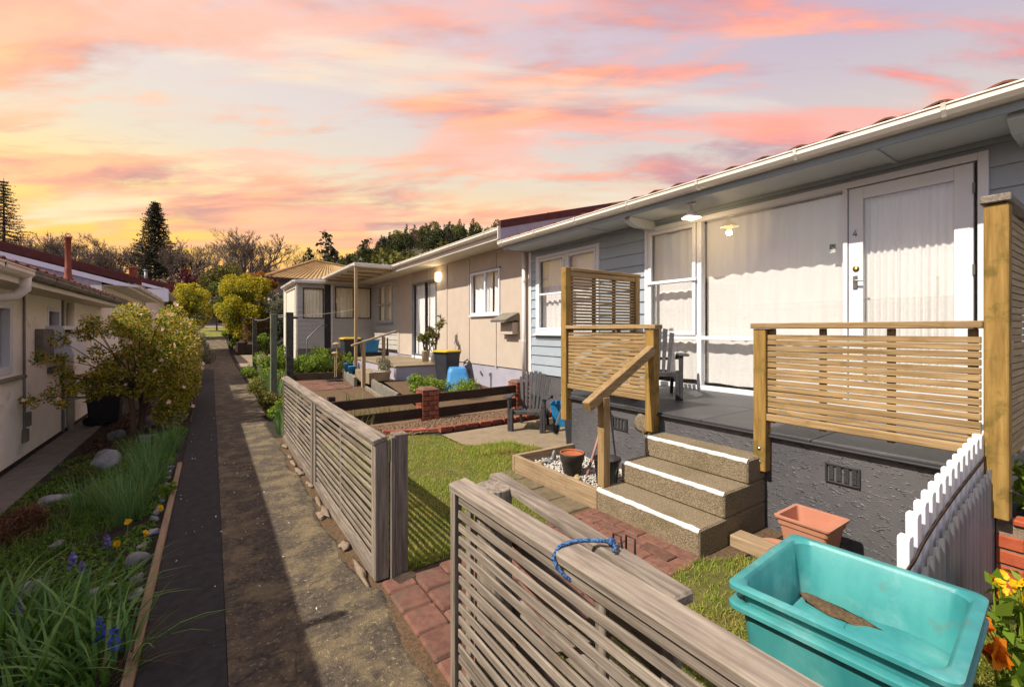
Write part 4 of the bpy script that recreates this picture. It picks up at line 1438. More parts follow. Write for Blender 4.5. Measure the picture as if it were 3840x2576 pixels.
def left_house(nm, label, y0, y1, zoff, gx=-1.6, zg=2.15, gmat='gutter_white', roofm='roof_red'):
    h = thing(nm, label, 'house', (-4, (y0 + y1) / 2, -0.35))
    z = zoff
    holes = [(8.17 - 1.0, 8.55, 0.92, 1.86), (10.07, 10.80, 1.2, 1.87)] if zoff == 0 else []
    # stucco wall with openings
    segs = [y0] + [v for hh in holes for v in hh[:2]] + [y1]
    wl_ = MB()
    prev = y0
    for hh in holes:
        wl_.box(XL - 0.2, XL, prev, hh[0], -0.5, 2.02 + z)
        wl_.box(XL - 0.2, XL, hh[0], hh[1], -0.5, hh[2])
        wl_.box(XL - 0.2, XL, hh[0], hh[1], hh[3], 2.02 + z)
        prev = hh[1]
    wl_.box(XL - 0.2, XL, prev, y1, -0.5, 2.02 + z)
    wl_.build('wall', 'left_stucco', h)
    MB().box(XL - 4.0, XL - 0.201, y0, y1, -0.5, 2.0 + z).build('interior', 'dark_void', h)
    MB().box(XL + 0.0, XL + 0.012, y0, y1, -0.5, -0.28).build('plinth', 'soil_dark', h)
    MB().box(XL - 0.01, gx - 0.115, y0, y1, 2.02 + z, 2.035 + z).build('soffit', 'cream_soffit', h)
    MB().box(gx - 0.115, gx - 0.10, y0, y1, 1.99 + z, 2.14 + z, 0.003).build('fascia', 'gutter_white', h)
    rs = 0.268
    rf = MB().prism([(gx - 0.04, zg + 0.03 + z), (gx - 6.0, zg + 0.03 + z + 5.96 * rs), (gx - 6.0, zg - 0.03 + z + 5.96 * rs), (gx - 0.04, zg - 0.0 + z)], 1, y0, y1).build('roof', roofm, h)
    return h, rf, rs


HL, RL, rs = left_house('cream_stucco_house', 'cream stucco house with low eave beside the left garden', -4.0, 14.3, 0.0)
g1 = gutter(HL, 'gutter_white', -1.6, -4.0, 6.95, 2.15, 1, 1.2)
g2 = gutter(HL, 'concrete_grey', -1.6, 6.96, 14.3, 2.15, 1, 1.3, start=0.8)
tm2 = tile_mesh()
tm2.materials.append(MATS['roof_red'])
for i in range(33):
    o = bpy.data.objects.new('tile', tm2)
    COL.objects.link(o)
    o.parent = RL
    o.location = (-1.66, 3.4 + i * 0.33, 2.165)
    o.rotation_euler = (0, 0, math.pi)
# window, sill, details
wA = frame_rect(MB(), XL - 0.10, XL + 0.015, 7.17, 8.55, 0.92, 1.86, 0.09).build('window', 'white_paint', HL)
MB().add([(XL - 0.06, 7.2, 0.95), (XL - 0.06, 8.5, 0.95), (XL - 0.06, 8.5, 1.82), (XL - 0.06, 7.2, 1.82)], [(0, 1, 2, 3)]).build('pane', 'glass_far', wA)
MB().box(XL - 0.05, XL + 0.08, 7.1, 8.83, 0.835, 0.875, 0.006).build('sill', 'concrete_grey', wA)
wB = frame_rect(MB(), XL - 0.10, XL + 0.012, 10.07, 10.80, 1.2, 1.87, 0.07).build('window', 'white_paint', HL)
MB().add([(XL - 0.06, 10.1, 1.23), (XL - 0.06, 10.77, 1.23), (XL - 0.06, 10.77, 1.84), (XL - 0.06, 10.1, 1.84)], [(0, 1, 2, 3)]).build('pane', 'glass_far', wB)
MB().box(XL, XL + 0.10, 9.47, 10.0, 1.05, 1.51, 0.01).build('meter_box', 'concrete_grey', HL)
vh = MB().prism([(XL, 1.02), (XL + 0.34, 1.05), (XL + 0.20, 1.56), (XL, 1.56)], 1, 9.98, 10.88).build('vent_hood', 'white_paint', HL)
MB().box(XL + 0.20, XL + 0.275, 10.0, 10.86, 1.44, 1.50, 0.003).build('hood_slot', 'black_metal', vh)
MB().box(XL, XL + 0.05, 10.07, 10.92, 0.80, 0.885, 0.006).build('ledge', 'concrete_grey', HL)
MB().tube([(XL + 0.02, 8.95, 2.02), (XL + 0.02, 8.96, 0.05)], 0.014, 8).build('conduit', 'grey_metal', HL)
MB().box(XL, XL + 0.05, 8.92, 9.04, -0.08, 0.10, 0.006).box(XL, XL + 0.045, 9.06, 9.16, 0.12, 0.32, 0.006).build('switch_box', 'concrete_grey', HL)
MB().tube([(XL + 0.02, 10.9, 2.02), (XL + 0.02, 10.9, -0.3)], 0.02, 8).build('conduit', 'grey_metal', HL)
MB().tube([(XL + 0.06, 11.2, 2.0), (XL + 0.06, 11.2, -0.35)], 0.05, 12).build('downpipe', 'gutter_white', HL, True)
MB().tube([(-1.67, 6.9, 2.08), (-1.67, 6.9, 1.94), (-1.74, 6.9, 1.86), (-1.85, 6.85, 1.84), (-2.17, 6.7, 1.84)], 0.05, 12).build('downpipe_elbow', 'gutter_white', HL, True)
# rust-red flue on the roof
FL = thing('flue_pipe', 'tall rust red metal flue with wire loop on cream house roof', 'chimney', (-1.86, 9.6, 2.2))
MB().lathe([(0.085, 2.16), (0.082, 2.24), (0.05, 2.32), (0.04, 2.40), (0.042, 2.46), (0.038, 2.47), (0.038, 2.93), (0.042, 2.935), (0.042, 2.95), (0.03, 2.95), (0.03, 2.9)], (-1.86, 9.6, 0), 16).build('pipe', 'flue_rust', FL, True)
MB().tube([(-1.86 + 0.036 * math.cos(t), 9.6 - 0.0, 2.95 + 0.055 * math.sin(t)) for t in [math.pi * k / 10 for k in range(11)]], 0.004, 6).build('wire_loop', 'grey_metal', FL)


def gable(h, rf, y, tip, ztip, L, depth=0.16):
    rs = 0.268
    MB().prism([(tip, ztip - depth), (tip - L, ztip - depth + L * rs), (tip - L, ztip + L * rs), (tip, ztip)], 1, y - 0.05, y + 0.01).build('barge_flashing', 'roof_red', rf)
    MB().prism([(tip - 0.03, ztip - depth - 0.03), (tip - L, ztip - depth + L * rs), (tip - L, ztip - depth - 0.13 + L * rs), (tip - 0.5, ztip - depth - 0.02), (tip - 0.1, ztip - depth - 0.05)], 1, y - 0.04, y + 0.005).build('barge_board', 'gable_white', rf)
    mb = MB()
    x = tip - L
    k = 0
    while x < tip - 0.78:
        mb.prism([(x, ztip - 1.0), (x + 0.07, ztip - 1.0), (x + 0.07, ztip - depth - 0.13 + (tip - x - 0.07) * rs), (x, ztip - depth - 0.13 + (tip - x) * rs)], 1, y + 0.006 + (0.006 if k % 2 else 0), y + 0.05)
        x += 0.0705
        k += 1
    mb.build('gable_cladding', 'lavender', h)


HB, RB, rs = left_house('white_gable_house', 'left terrace house with dark red roof edge and white gable', 14.3, 22.4, 0.54)
gutter(HB, 'gutter_white', -1.6, 14.35, 22.4, 2.69, 1, 1.6)
gable(HB, RB, 14.3, -1.45, 2.76, 5.4)
HC, RC, rs = left_house('far_terrace_house', 'farthest left terrace house with dark red roof edge above the second', 22.4, 31.0, 1.08)
gutter(HC, 'gutter_white', -1.6, 22.45, 31.0, 3.23, 1, 1.6)
gable(HC, RC, 22.4, -1.42, 3.31, 5.4)
MB().box(XL + 0.1, XL + 0.75, 22.36, 22.44, 2.62, 3.1).build('eave_end', 'gable_white', HC)
ch = thing('brick_chimney', 'small rust brown chimney rising from the second left roof', 'chimney', (-2.3, 20.5, 3.2))
MB().box(-2.42, -2.2, 20.4, 20.6, 3.0, 3.66, 0.01).build('stack', 'flue_rust', ch)
MB().box(-2.44, -2.18, 20.38, 20.62, 3.66, 3.72, 0.01).build('cap', 'brick_red', ch)
ch = thing('vent_pipe', 'short pale grey vent pipe on the farthest left roof', 'pipe', (-2.4, 25, 3.7))
MB().tube([(-2.4, 25.0, 3.4), (-2.4, 25.0, 4.05)], 0.06, 10).build('pipe', 'grey_metal', ch, True)
MB().tube([(-2.4, 25.0, 4.05), (-2.4, 25.0, 4.12)], 0.075, 10).build('pipe_cap', 'grey_metal', ch, True)

vp = thing('roof_vent', 'thin grey vent pipe on the near part of left roof', 'pipe', (-1.85, 2.55, 2.2))
MB().tube([(-1.85, 2.55, 2.1), (-1.85, 2.55, 2.55)], 0.028, 10).build('pipe', 'grey_metal', vp, True)
MB().tube([(-1.85, 2.55, 2.55), (-1.85, 2.55, 2.6)], 0.038, 10).build('pipe_cap', 'grey_metal', vp, True)

# ------------------------------------------------------------------ grey slatted fence along the path
FN = thing('slatted_fence', 'weathered grey slatted timber fence in two panels along the path', 'fence', (0.83, 4.7, 0))
GW = 'grey_wood_'


def slats_y(parent, x0, x1, y0, y1, z0, n, pitch, h, material='grey_wood_y', warp=0.0055):
    for k in range(n):
        z = z0 + k * pitch
        d0, d1 = rnd.uniform(-warp, warp), rnd.uniform(-warp, warp)
        dx = rnd.uniform(-0.0015, 0.0015)
        M = Matrix.Translation((0, 0, 0))
        mb = MB()
        mb.beam(((x0 + x1) / 2 + dx, y0, z + h / 2 + d0), ((x0 + x1) / 2 + dx, y1, z + h / 2 + d1), x1 - x0, h, 0.0025)
        mb.build('slat', material, parent)


def fence_panel(ya, yb):
    MB().box(0.800, 0.835, ya, ya + 0.035, 0.0, 0.815, 0.004).build('stile', 'grey_wood_z', FN)
    MB().box(0.800, 0.835, yb - 0.035, yb, 0.0, 0.815, 0.004).build('stile', 'grey_wood_z', FN)
    slats_y(FN, 0.812, 0.820, ya + 0.036, yb - 0.036, 0.078, 14, 0.0525, 0.0285)
    MB().box(0.8235, 0.842, (ya + yb) / 2 - 0.02, (ya + yb) / 2 + 0.02, 0.03, 0.80, 0.003).build('batten', 'grey_wood_z', FN)
    MB().box(0.802, 0.833, ya + 0.036, yb - 0.036, -0.01, 0.068, 0.004).build('bottom_rail', 'grey_wood_y', FN)


fence_panel(2.66, 4.50)
fence_panel(4.66, 6.74)
MB().box(0.806, 0.85, 4.505, 4.575, 0.0, 0.815, 0.004).build('post', 'grey_wood_z', FN)
MB().box(0.795, 0.83, 4.585, 4.655, 0.0, 0.815, 0.004).build('post', 'grey_wood_z', FN)
MB().box(0.80, 0.885, 2.618, 2.657, 0.0, 0.83, 0.004).build('end_board', 'grey_wood_z', FN)
MB().box(0.892, 0.918, 2.60, 2.64, -0.02, 0.85, 0.004).build('end_trim', 'grey_wood_z', FN)
MB().box(0.92, 1.005, 2.615, 2.705, -0.02, 0.86, 0.005).build('post', 'grey_wood_z', FN)
MB().box(0.84, 0.93, 6.70, 6.79, 0.0, 0.78, 0.005).build('post', 'grey_wood_z', FN)
MB().beam((0.828, 2.61, 0.838), (0.828, 4.56, 0.832), 0.088, 0.034, 0.006, up=(-0.25, 0, 1)).build('cap_rail', 'grey_wood_y', FN)
MB().beam((0.828, 4.57, 0.828), (0.828, 6.78, 0.836), 0.088, 0.034, 0.006, up=(-0.25, 0, 1)).build('cap_rail', 'grey_wood_y', FN)
single(MB().obox((0.965, 2.56, -0.006), (0.15, 0.10, 0.034), (0.03, -0.02, 0.25), 0.012), 'stone_block', 'soil', 'small dark stone under the fence end post', 'block')

# foreground slatted fence right of the opening
F2 = thing('foreground_fence', 'weathered grey slatted fence panel closest to the camera', 'fence', (0.82, 0.6, 0))
MB().box(0.790, 0.826, 1.565, 1.60, 0.0, 0.855, 0.004).build('stile', 'grey_wood_z', F2)
slats_y(F2, 0.803, 0.812, -0.9, 1.555, 0.078, 15, 0.0525, 0.031)
for yy in (1.50, 0.80, 0.2):
    MB().box(0.8155, 0.834, yy - 0.018, yy + 0.018, 0.03, 0.85, 0.003).build('batten', 'grey_wood_z', F2)
MB().box(0.792, 0.824, -0.9, 1.56, -0.01, 0.068, 0.004).build('bottom_rail', 'grey_wood_y', F2)
MB().beam((0.826, -0.95, 0.873), (0.826, 1.605, 0.873), 0.082, 0.034, 0.006, up=(-0.12, 0, 1)).build('cap_rail', 'grey_wood_y', F2)
rp = MB().tube([(0.918, 1.475, -0.1), (0.918, 1.475, 0.883), (0.918, 1.475, 0.886)], [0.073, 0.073, 0.068], 24)
single(rp, 'round_post', 'grey_wood_z', 'round weathered timber gate post behind the nearest fence panel', 'post')
# open gate leaf folded back
GT = thing('gate', 'open grey timber gate leaf folded back behind the nearest fence', 'gate', (0.95, 1.2, 0))
a0, a1 = Vector((1.005, 1.60, 0)), Vector((0.912, 0.62, 0))


def gp(t, z, off=0.0):
    p = a0.lerp(a1, t)
    return (p.x + off, p.y, z)


MB().beam(gp(0, 0.872), gp(1, 0.868), 0.066, 0.032, 0.006).build('top_rail', 'grey_wood_y', GT)
for k in range(13):
    z = 0.10 + k * 0.0545
    MB().beam(gp(0.03, z + rnd.uniform(-0.003, 0.003), 0.012), gp(0.97, z + rnd.uniform(-0.003, 0.003), 0.012), 0.011, 0.034, 0.002).build('slat', 'grey_wood_y', GT)
for t in (0.02, 0.97):
    p = a0.lerp(a1, t)
    MB().box(p.x - 0.03, p.x, p.y - 0.02, p.y + 0.02, 0.06, 0.855, 0.004).build('stile', 'grey_wood_z', GT)
MB().beam(gp(0.06, 0.12, -0.016), gp(0.9, 0.80, -0.016), 0.02, 0.06, 0.004).build('brace', 'grey_wood_y', GT)
MB().box(0.955, 0.985, 1.44, 1.50, 0.70, 0.83, 0.004).build('hinge_plate', 'black_metal', GT)
# blue rope tying the gate to the fence
RP = thing('blue_rope', 'short blue rope tied over the two grey fence rails', 'rope', (0.87, 0.9, 0.85))
rope = [(0.93, 0.865, 0.902), (0.905, 0.885, 0.906), (0.875, 0.915, 0.902), (0.845, 0.935, 0.900), (0.805, 0.945, 0.893), (0.779, 0.94, 0.873), (0.779, 0.925, 0.850), (0.795, 0.905, 0.828), (0.815, 0.89, 0.815), (0.835, 0.88, 0.81)]
MB().tube(rope, [0.0055] * 10, 8).build('cord', 'rope_blue', RP, True)
MB().lathe([(0.0, -0.012), (0.009, -0.009), (0.012, 0.0), (0.009, 0.009), (0.0, 0.012)], (0.93, 0.866, 0.903), 12).build('knot', 'rope_blue', RP, True)
MB().tube([(0.93, 0.866, 0.90), (0.925, 0.845, 0.897), (0.905, 0.835, 0.896)], 0.005, 6).build('cord_end', 'rope_blue', RP, True)
LT = thing('gate_latch', 'small black wire latch loop on the gate rail beside rope', 'latch', (0.96, 0.85, 0.88))
MB().tube([(0.952, 0.88, 0.86), (0.952, 0.88, 0.915), (0.955, 0.855, 0.915), (0.955, 0.845, 0.86)], 0.003, 6).tube([(0.966, 0.845, 0.86), (0.966, 0.845, 0.92), (0.968, 0.815, 0.92), (0.968, 0.815, 0.85)], 0.003, 6).build('loop', 'black_metal', LT, True)

# ------------------------------------------------------------------ porch rails and screens (new timber)
RRL = thing('slatted_railing', 'new timber slatted railing on the porch right of the steps', 'railing', (3.48, 1.14, 0.7))
MB().box(3.425, 3.512, 1.655, 1.745, 0.43, 1.505, 0.005).build('post', 'olive_post', RRL)
for zz in (0.50, 0.60):
    MB().lathe([(0.0, -0.004), (0.013, -0.004), (0.013, 0.003), (0.006, 0.008), (0.0, 0.008)], n=10, M=Matrix.Translation((3.424, 1.70, zz)) @ Euler((0, R(-90), 0)).to_matrix().to_4x4()).build('bolt', 'chrome', RRL)
MB().box(3.41, 3.53, 0.528, 1.76, 1.507, 1.548, 0.005).build('cap_rail', 'new_wood_y', RRL)
slats_y(RRL, 3.455, 3.472, 0.54, 1.654, 0.875, 14, 0.0425, 0.036, 'new_wood_y', 0.0025)
MB().box(3.44, 3.475, 0.54, 1.66, 0.815, 0.868, 0.005).build('bottom_rail', 'new_wood_y', RRL)
for yy in (0.575, 0.93, 1.30, 1.63):
    MB().box(3.473, 3.50, yy - 0.02, yy + 0.02, 0.80, 1.506, 0.003).build('batten', 'new_wood_z', RRL)
LRL = thing('slatted_railing', 'new timber slatted railing on the porch left of the steps', 'railing', (3.48, 3.3, 0.7))
MB().box(3.425, 3.512, 2.665, 2.765, 0.53, 1.505, 0.005).build('post', 'olive_post', LRL)
MB().box(3.41, 3.53, 2.64, 3.90, 1.507, 1.548, 0.005).build('cap_rail', 'new_wood_y', LRL)
slats_y(LRL, 3.455, 3.472, 2.766, 3.895, 0.875, 15, 0.0405, 0.0335, 'new_wood_y', 0.0022)
MB().box(3.44, 3.475, 2.766, 3.897, 0.815, 0.868, 0.005).build('bottom_rail', 'new_wood_y', LRL)
for yy in (2.79, 3.15, 3.5, 3.87):
    MB().box(3.473, 3.50, yy - 0.02, yy + 0.02, 0.80, 1.506, 0.003).build('batten', 'new_wood_z', LRL)
# tall screen at the left end
TS = thing('privacy_screen', 'tall slatted timber privacy screen at left end of the porch', 'screen', (4.1, 3.95, 0.44))
MB().box(3.425, 3.515, 3.905, 3.995, 0.435, 2.235, 0.005).build('post', 'olive_post', TS)
MB().box(4.66, 4.74, 3.905, 3.985, 0.725, 2.20, 0.005).build('post', 'new_wood_z', TS)
MB().box(3.516, 4.75, 3.90, 3.99, 2.195, 2.235, 0.005).build('cap_rail', 'new_wood_x', TS)
MB().box(3.517, 4.659, 3.915, 3.965, 2.13, 2.194, 0.004).build('top_rail', 'new_wood_x', TS)
for k in range(35):
    z = 0.80 + k * 0.038
    MB().box(3.53, 4.655, 3.93, 3.945, z, z + 0.0255, 0.002).build('slat', 'new_wood_x', TS)
for xx in (3.55, 3.93, 4.29, 4.63):
    MB().box(xx - 0.025, xx + 0.025, 3.9455, 3.968, 0.76, 2.129, 0.003).build('batten', 'dark_wood_z', TS)
# tall post and screen at the right end
TP = thing('privacy_screen', 'tall slatted timber screen with thick post at right end of the porch', 'screen', (4.3, 0.46, 0.3))
MB().box(3.425, 3.52, 0.435, 0.527, 0.50, 2.165, 0.005).build('post', 'olive_post', TP)
MB().box(3.405, 5.27, 0.425, 0.54, 2.17, 2.212, 0.005).build('cap_rail', 'grey_wood_x', TP)
for k in range(34):
    z = 0.80 + k * 0.0395
    MB().box(3.522, 5.25, 0.452, 0.47, z, z + 0.0335, 0.002).build('slat', 'new_wood_x', TP)
for xx in (3.56, 4.1, 4.7, 5.22):
    MB().box(xx - 0.03, xx + 0.03, 0.471, 0.505, 0.74, 2.168, 0.003).build('batten', 'new_wood_z', TP)
# handrail of the steps
SH = thing('step_handrail', 'sloping new timber handrail on a post beside concrete steps', 'handrail', (2.75, 2.64, 0.18))
MB().box(2.70, 2.775, 2.60, 2.675, 0.18, 0.93, 0.004).build('post', 'new_wood_z', SH)
MB().beam((2.54, 2.638, 0.865), (3.45, 2.70, 1.315), 0.075, 0.085, 0.005).build('rail', 'new_wood_x', SH)

# ------------------------------------------------------------------ planter box, pebbles, pots
PB = thing('planter_box', 'low weathered timber planter box filled with white pebbles', 'planter box', (3.05, 3.27, 0))
MB().box(2.655, 2.70, 2.64, 3.845, -0.03, 0.165, 0.006).build('side_board', 'bed_wood_y', PB)
MB().box(2.655, 3.512, 3.85, 3.895, -0.03, 0.162, 0.006).build('end_board', 'bed_wood_x', PB)
MB().box(2.702, 2.76, 3.79, 3.848, -0.03, 0.15, 0.005).build('corner_block', 'dark_wood_z', PB)
MB().add([(2.70, 2.64, 0.05), (3.51, 2.64, 0.05), (3.51, 3.85, 0.05), (2.70, 3.85, 0.05)], [(0, 1, 2, 3)]).build('fill', 'soil', PB)


def pebbles(name, pts, r0, r1, material, parent, sub=1, squash=0.7):
    bm = bmesh.new()
    bmesh.ops.create_icosphere(bm, subdivisions=sub, radius=1.0)
    bv = np.array([v.co[:] for v in bm.verts])
    bf = np.array([[v.index for v in f.verts] for f in bm.faces])
    bm.free()
    n = len(pts)
    s = r0 + (r1 - r0) * nrs.rand(n, 1, 1)
    sc = np.stack([0.8 + 0.5 * nrs.rand(n), 0.8 + 0.5 * nrs.rand(n), squash * (0.8 + 0.4 * nrs.rand(n))], 1)[:, None, :]
    a = nrs.rand(n) * 6.283
    V = bv[None] * sc * s
    ca, sa = np.cos(a)[:, None], np.sin(a)[:, None]
    V = np.stack([V[..., 0] * ca - V[..., 1] * sa, V[..., 0] * sa + V[..., 1] * ca, V[..., 2]], -1)
    V += np.asarray(pts)[:, None, :]
    T = bf[None] + (np.arange(n) * len(bv))[:, None, None]
    me = npmesh(name, V.reshape(-1, 3), tris=T.reshape(-1, 3))
    return link(name, me, material, parent, True)


def scatter(n, x0, x1, y0, y1, z, dz=0.01):
    return np.stack([nrs.uniform(x0, x1, n), nrs.uniform(y0, y1, n), z + nrs.uniform(-dz, dz, n)], 1)


pb = pebbles('white_pebbles', scatter(2600, 2.71, 3.5, 2.68, 3.84, 0.06, 0.012), 0.008, 0.015, 'white_pebble', PB)
stuff(pb)
for i, (x, y, s, m_) in enumerate(((2.85, 3.66, 0.05, 'tan_stone'), (2.98, 3.72, 0.055, 'river_stone'), (2.86, 3.10, 0.05, 'tan_stone'), (2.92, 3.16, 0.035, 'tan_stone'))):
    o = link('stone', rockmesh('stone', s, s * 0.85, s * 0.6, 70 + i, 2, 0.2), m_, None, True)
    o.location = (x, y, 0.075)
    tag(o, ('tan rock lying on white pebbles at the planter corner', 'grey rock beside tan rock on the white pebbles', 'tan rock in front of the terracotta rimmed pot', 'small tan rock by the pink stick foot')[i], 'rock')
o = link('stone_disc', rockmesh('stone_disc', 0.05, 0.022, 0.065, 80, 2, 0.06), 'river_stone', None, True)
o.location = (3.11, 3.74, 0.115)
o.rotation_euler = (0, 0, R(35))
tag(o, 'flat round grey stone standing on edge behind the pot', 'rock')
PT = thing('terracotta_pot', 'dark pot with terracotta rim standing on white pebbles', 'pot', (2.96, 3.28, 0.06))
MB().lathe([(0.0, 0.0), (0.075, 0.0), (0.085, 0.01), (0.104, 0.13), (0.112, 0.135), (0.125, 0.20), (0.129, 0.215), (0.122, 0.222), (0.108, 0.215), (0.10, 0.14), (0.0, 0.13)], (2.96, 3.28, 0.06), 28).build('pot_body', 'pot_dark', PT, True)
MB().lathe([(0.110, 0.205), (0.121, 0.2235), (0.112, 0.2235), (0.104, 0.19), (0.094, 0.142), (0.0, 0.138)], (2.96, 3.28, 0.06), 28).build('pot_inside', 'terracotta', PT, True)
BK = thing('black_bucket', 'black plastic bucket behind the handrail post', 'bucket', (3.03, 2.88, 0.05))
MB().lathe([(0.0, 0.0), (0.085, 0.0), (0.092, 0.005), (0.118, 0.24), (0.128, 0.245), (0.128, 0.262), (0.116, 0.262), (0.108, 0.2), (0.0, 0.195)], (3.03, 2.88, 0.05), 26).build('bucket_body', 'black_plastic', BK, True)
MB().lathe([(0.0, 0.20), (0.1085, 0.20), (0.108, 0.196)], (3.03, 2.88, 0.051), 20).build('soil_fill', 'soil_dark', BK)
MB().tube([(3.03, 2.75, 0.26), (3.0, 2.745, 0.2), (2.99, 2.75, 0.13)], 0.006, 6).build('bucket_handle', 'black_metal', BK, True)
SK = thing('broom_stick', 'pink painted stick leaning against the dark porch wall', 'stick', (3.02, 3.14, 0.05))
MB().tube([(3.02, 3.14, 0.06), (3.25, 3.22, 0.36), (3.48, 3.30, 0.70)], 0.014, 10).build('pole', 'pink_stick', SK, True)
MB().tube([(3.46, 3.29, 0.66), (3.47, 3.26, 0.63)], 0.01, 6).build('hook', 'black_metal', SK)

# ------------------------------------------------------------------ plastic garden chairs


def make_chair(label, loc, rz):
    c = thing('garden_chair', label, 'chair', (0, 0, 0), 'grey plastic garden chairs')
    m = 'chair_plastic'
    # seat: curved slatted pan
    V, F = [], []
    for i in range(7):
        t = i / 6
        y = -0.27 + 0.47 * t
        zz = 0.318 - 0.075 * t + (-0.028 if i == 0 else 0) + 0.008 * math.sin(math.pi * t)
        w = 0.245 - 0.03 * t
        for x in (-w, -w * 0.5, 0, w * 0.5, w):
            V.append((x, y, zz - 0.012 * math.cos(x / w * 1.5)))
    n = len(V)
    V += [(x, y, zz - 0.022) for x, y, zz in V]
    for i in range(6):
        for j in range(4):
            a = i * 5 + j
            F += [(a, a + 1, a + 6, a + 5), (n + a, n + a + 5, n + a + 6, n + a + 1)]
    for j in range(4):
        F += [(j, n + j, n + j + 1, j + 1), (30 + j, 31 + j, n + 31 + j, n + 30 + j)]
    for i in range(6):
        F += [(i * 5, i * 5 + 5, n + i * 5 + 5, n + i * 5), (i * 5 + 4, n + i * 5 + 4, n + i * 5 + 9, i * 5 + 9)]
    MB().add(V, F).build('seat', m, c, True, 0.004)
    MB().box(-0.25, 0.25, -0.292, -0.262, 0.245, 0.305, 0.008).build('seat_front', m, c)
    # fan backrest of seven slats with arched top
    k = 7
    for i in range(k):
        u = (i - (k - 1) / 2) / ((k - 1) / 2)
        xb, xt = 0.165 * u, 0.225 * u
        zt = 0.83 - 0.085 * abs(u) ** 2.2
        zb = 0.24
        yb, yt = 0.185, 0.185 + (zt - zb) * 0.33
        wb, wt = 0.018, 0.0285
        cur = 0.02 * (u * u)
        P = [(xb - wb, yb - cur), (xb + wb, yb - cur), (xt + wt, yt - cur), (xt - wt, yt - cur)]
        Z = [zb, zb, zt - 0.012 * (1 if u > 0.2 else 0), zt - 0.012 * (1 if u < -0.2 else 0)]
        vs = [(p[0], p[1], z_) for p, z_ in zip(P, Z)] + [(p[0], p[1] + 0.018, z_ - 0.004) for p, z_ in zip(P, Z)]
        MB().convex(vs, [(0, 1, 2, 3), (7, 6, 5, 4), (0, 4, 5, 1), (1, 5, 6, 2), (2, 6, 7, 3), (3, 7, 4, 0)]).build('back_slat', m, c, False, 0.003)
    for z_, hw in ((0.42, 0.18), (0.27, 0.165)):
        y_ = 0.185 + (z_ - 0.24) * 0.33 + 0.024
        MB().box(-hw, hw, y_ - 0.006, y_ + 0.012, z_ - 0.018, z_ + 0.018, 0.003).build('back_rail', m, c)
    for s in (-1, 1):
        # arm: flat, wide at front, curving down to the back
        pts = [(-0.36, 0.505, 0.055), (-0.30, 0.512, 0.06), (-0.12, 0.512, 0.048), (0.06, 0.505, 0.036), (0.20, 0.475, 0.03), (0.27, 0.43, 0.025)]
        V, F = [], []
        for (y, z_, w) in pts:
            xc = s * (0.285 - 0.03 * max(0, y))
            V += [(xc - w, y, z_), (xc + w, y, z_), (xc + w, y, z_ - 0.02), (xc - w, y, z_ - 0.02)]
        for i in range(len(pts) - 1):
            for j in range(4):
                F.append((4 * i + j, 4 * i + (j + 1) % 4, 4 * i + 4 + (j + 1) % 4, 4 * i + 4 + j))
        F += [(3, 2, 1, 0), tuple(4 * (len(pts) - 1) + j for j in range(4))]
        MB().add(V, F).build('armrest', m, c, False, 0.006)
        # front leg: broad tapering panel, angled shoulder
        prof = [(-0.345, 0.49), (-0.20, 0.49), (-0.225, 0.30), (-0.255, 0.0), (-0.32, 0.0), (-0.335, 0.35)]
        x0 = s * 0.262
        MB().prism(prof, 0, x0 - 0.018, x0 + 0.018).build('leg', m, c, False, 0.006)
        MB().prism([(-0.33, 0.0), (-0.25, 0.0), (-0.262, 0.30), (-0.335, 0.33)], 0, x0 - s * 0.018, x0 - s * 0.06).build('leg_web', m, c, False, 0.004)
        prof = [(0.16, 0.26), (0.24, 0.27), (0.33, 0.0), (0.275, 0.0)]
        x1 = s * 0.215
        MB().prism(prof, 0, x1 - 0.018, x1 + 0.018).build('leg', m, c, False, 0.005)
        MB().prism([(-0.25, 0.30), (0.22, 0.235), (0.22, 0.20), (-0.25, 0.245)], 0, s * 0.245 - 0.012, s * 0.245 + 0.012).build('side_rail', m, c)
    c.location = loc
    c.rotation_euler = (0, 0, rz)
    return c


make_chair('grey plastic garden chair standing on the concrete patio', (4.02, 5.39, 0.006), R(-49))
make_chair('grey plastic garden chair standing on the dark porch', (4.34, 3.36, 0.722), R(-49))

# ------------------------------------------------------------------ wheelie bins


def rrect(cx, cy, z, w, d, r, k=4, rot=0.0):
    out = []
    for (sx, sy, a0) in ((1, 1, 0), (-1, 1, 90), (-1, -1, 180), (1, -1, 270)):
        for i in range(k + 1):
            a = R(a0 + 90 * i / k)
            x = sx * (w / 2 - r) + r * math.cos(a)
            y = sy * (d / 2 - r) + r * math.sin(a)
            out.append((cx + x * math.cos(rot) - y * math.sin(rot), cy + x * math.sin(rot) + y * math.cos(rot), z))
    return out


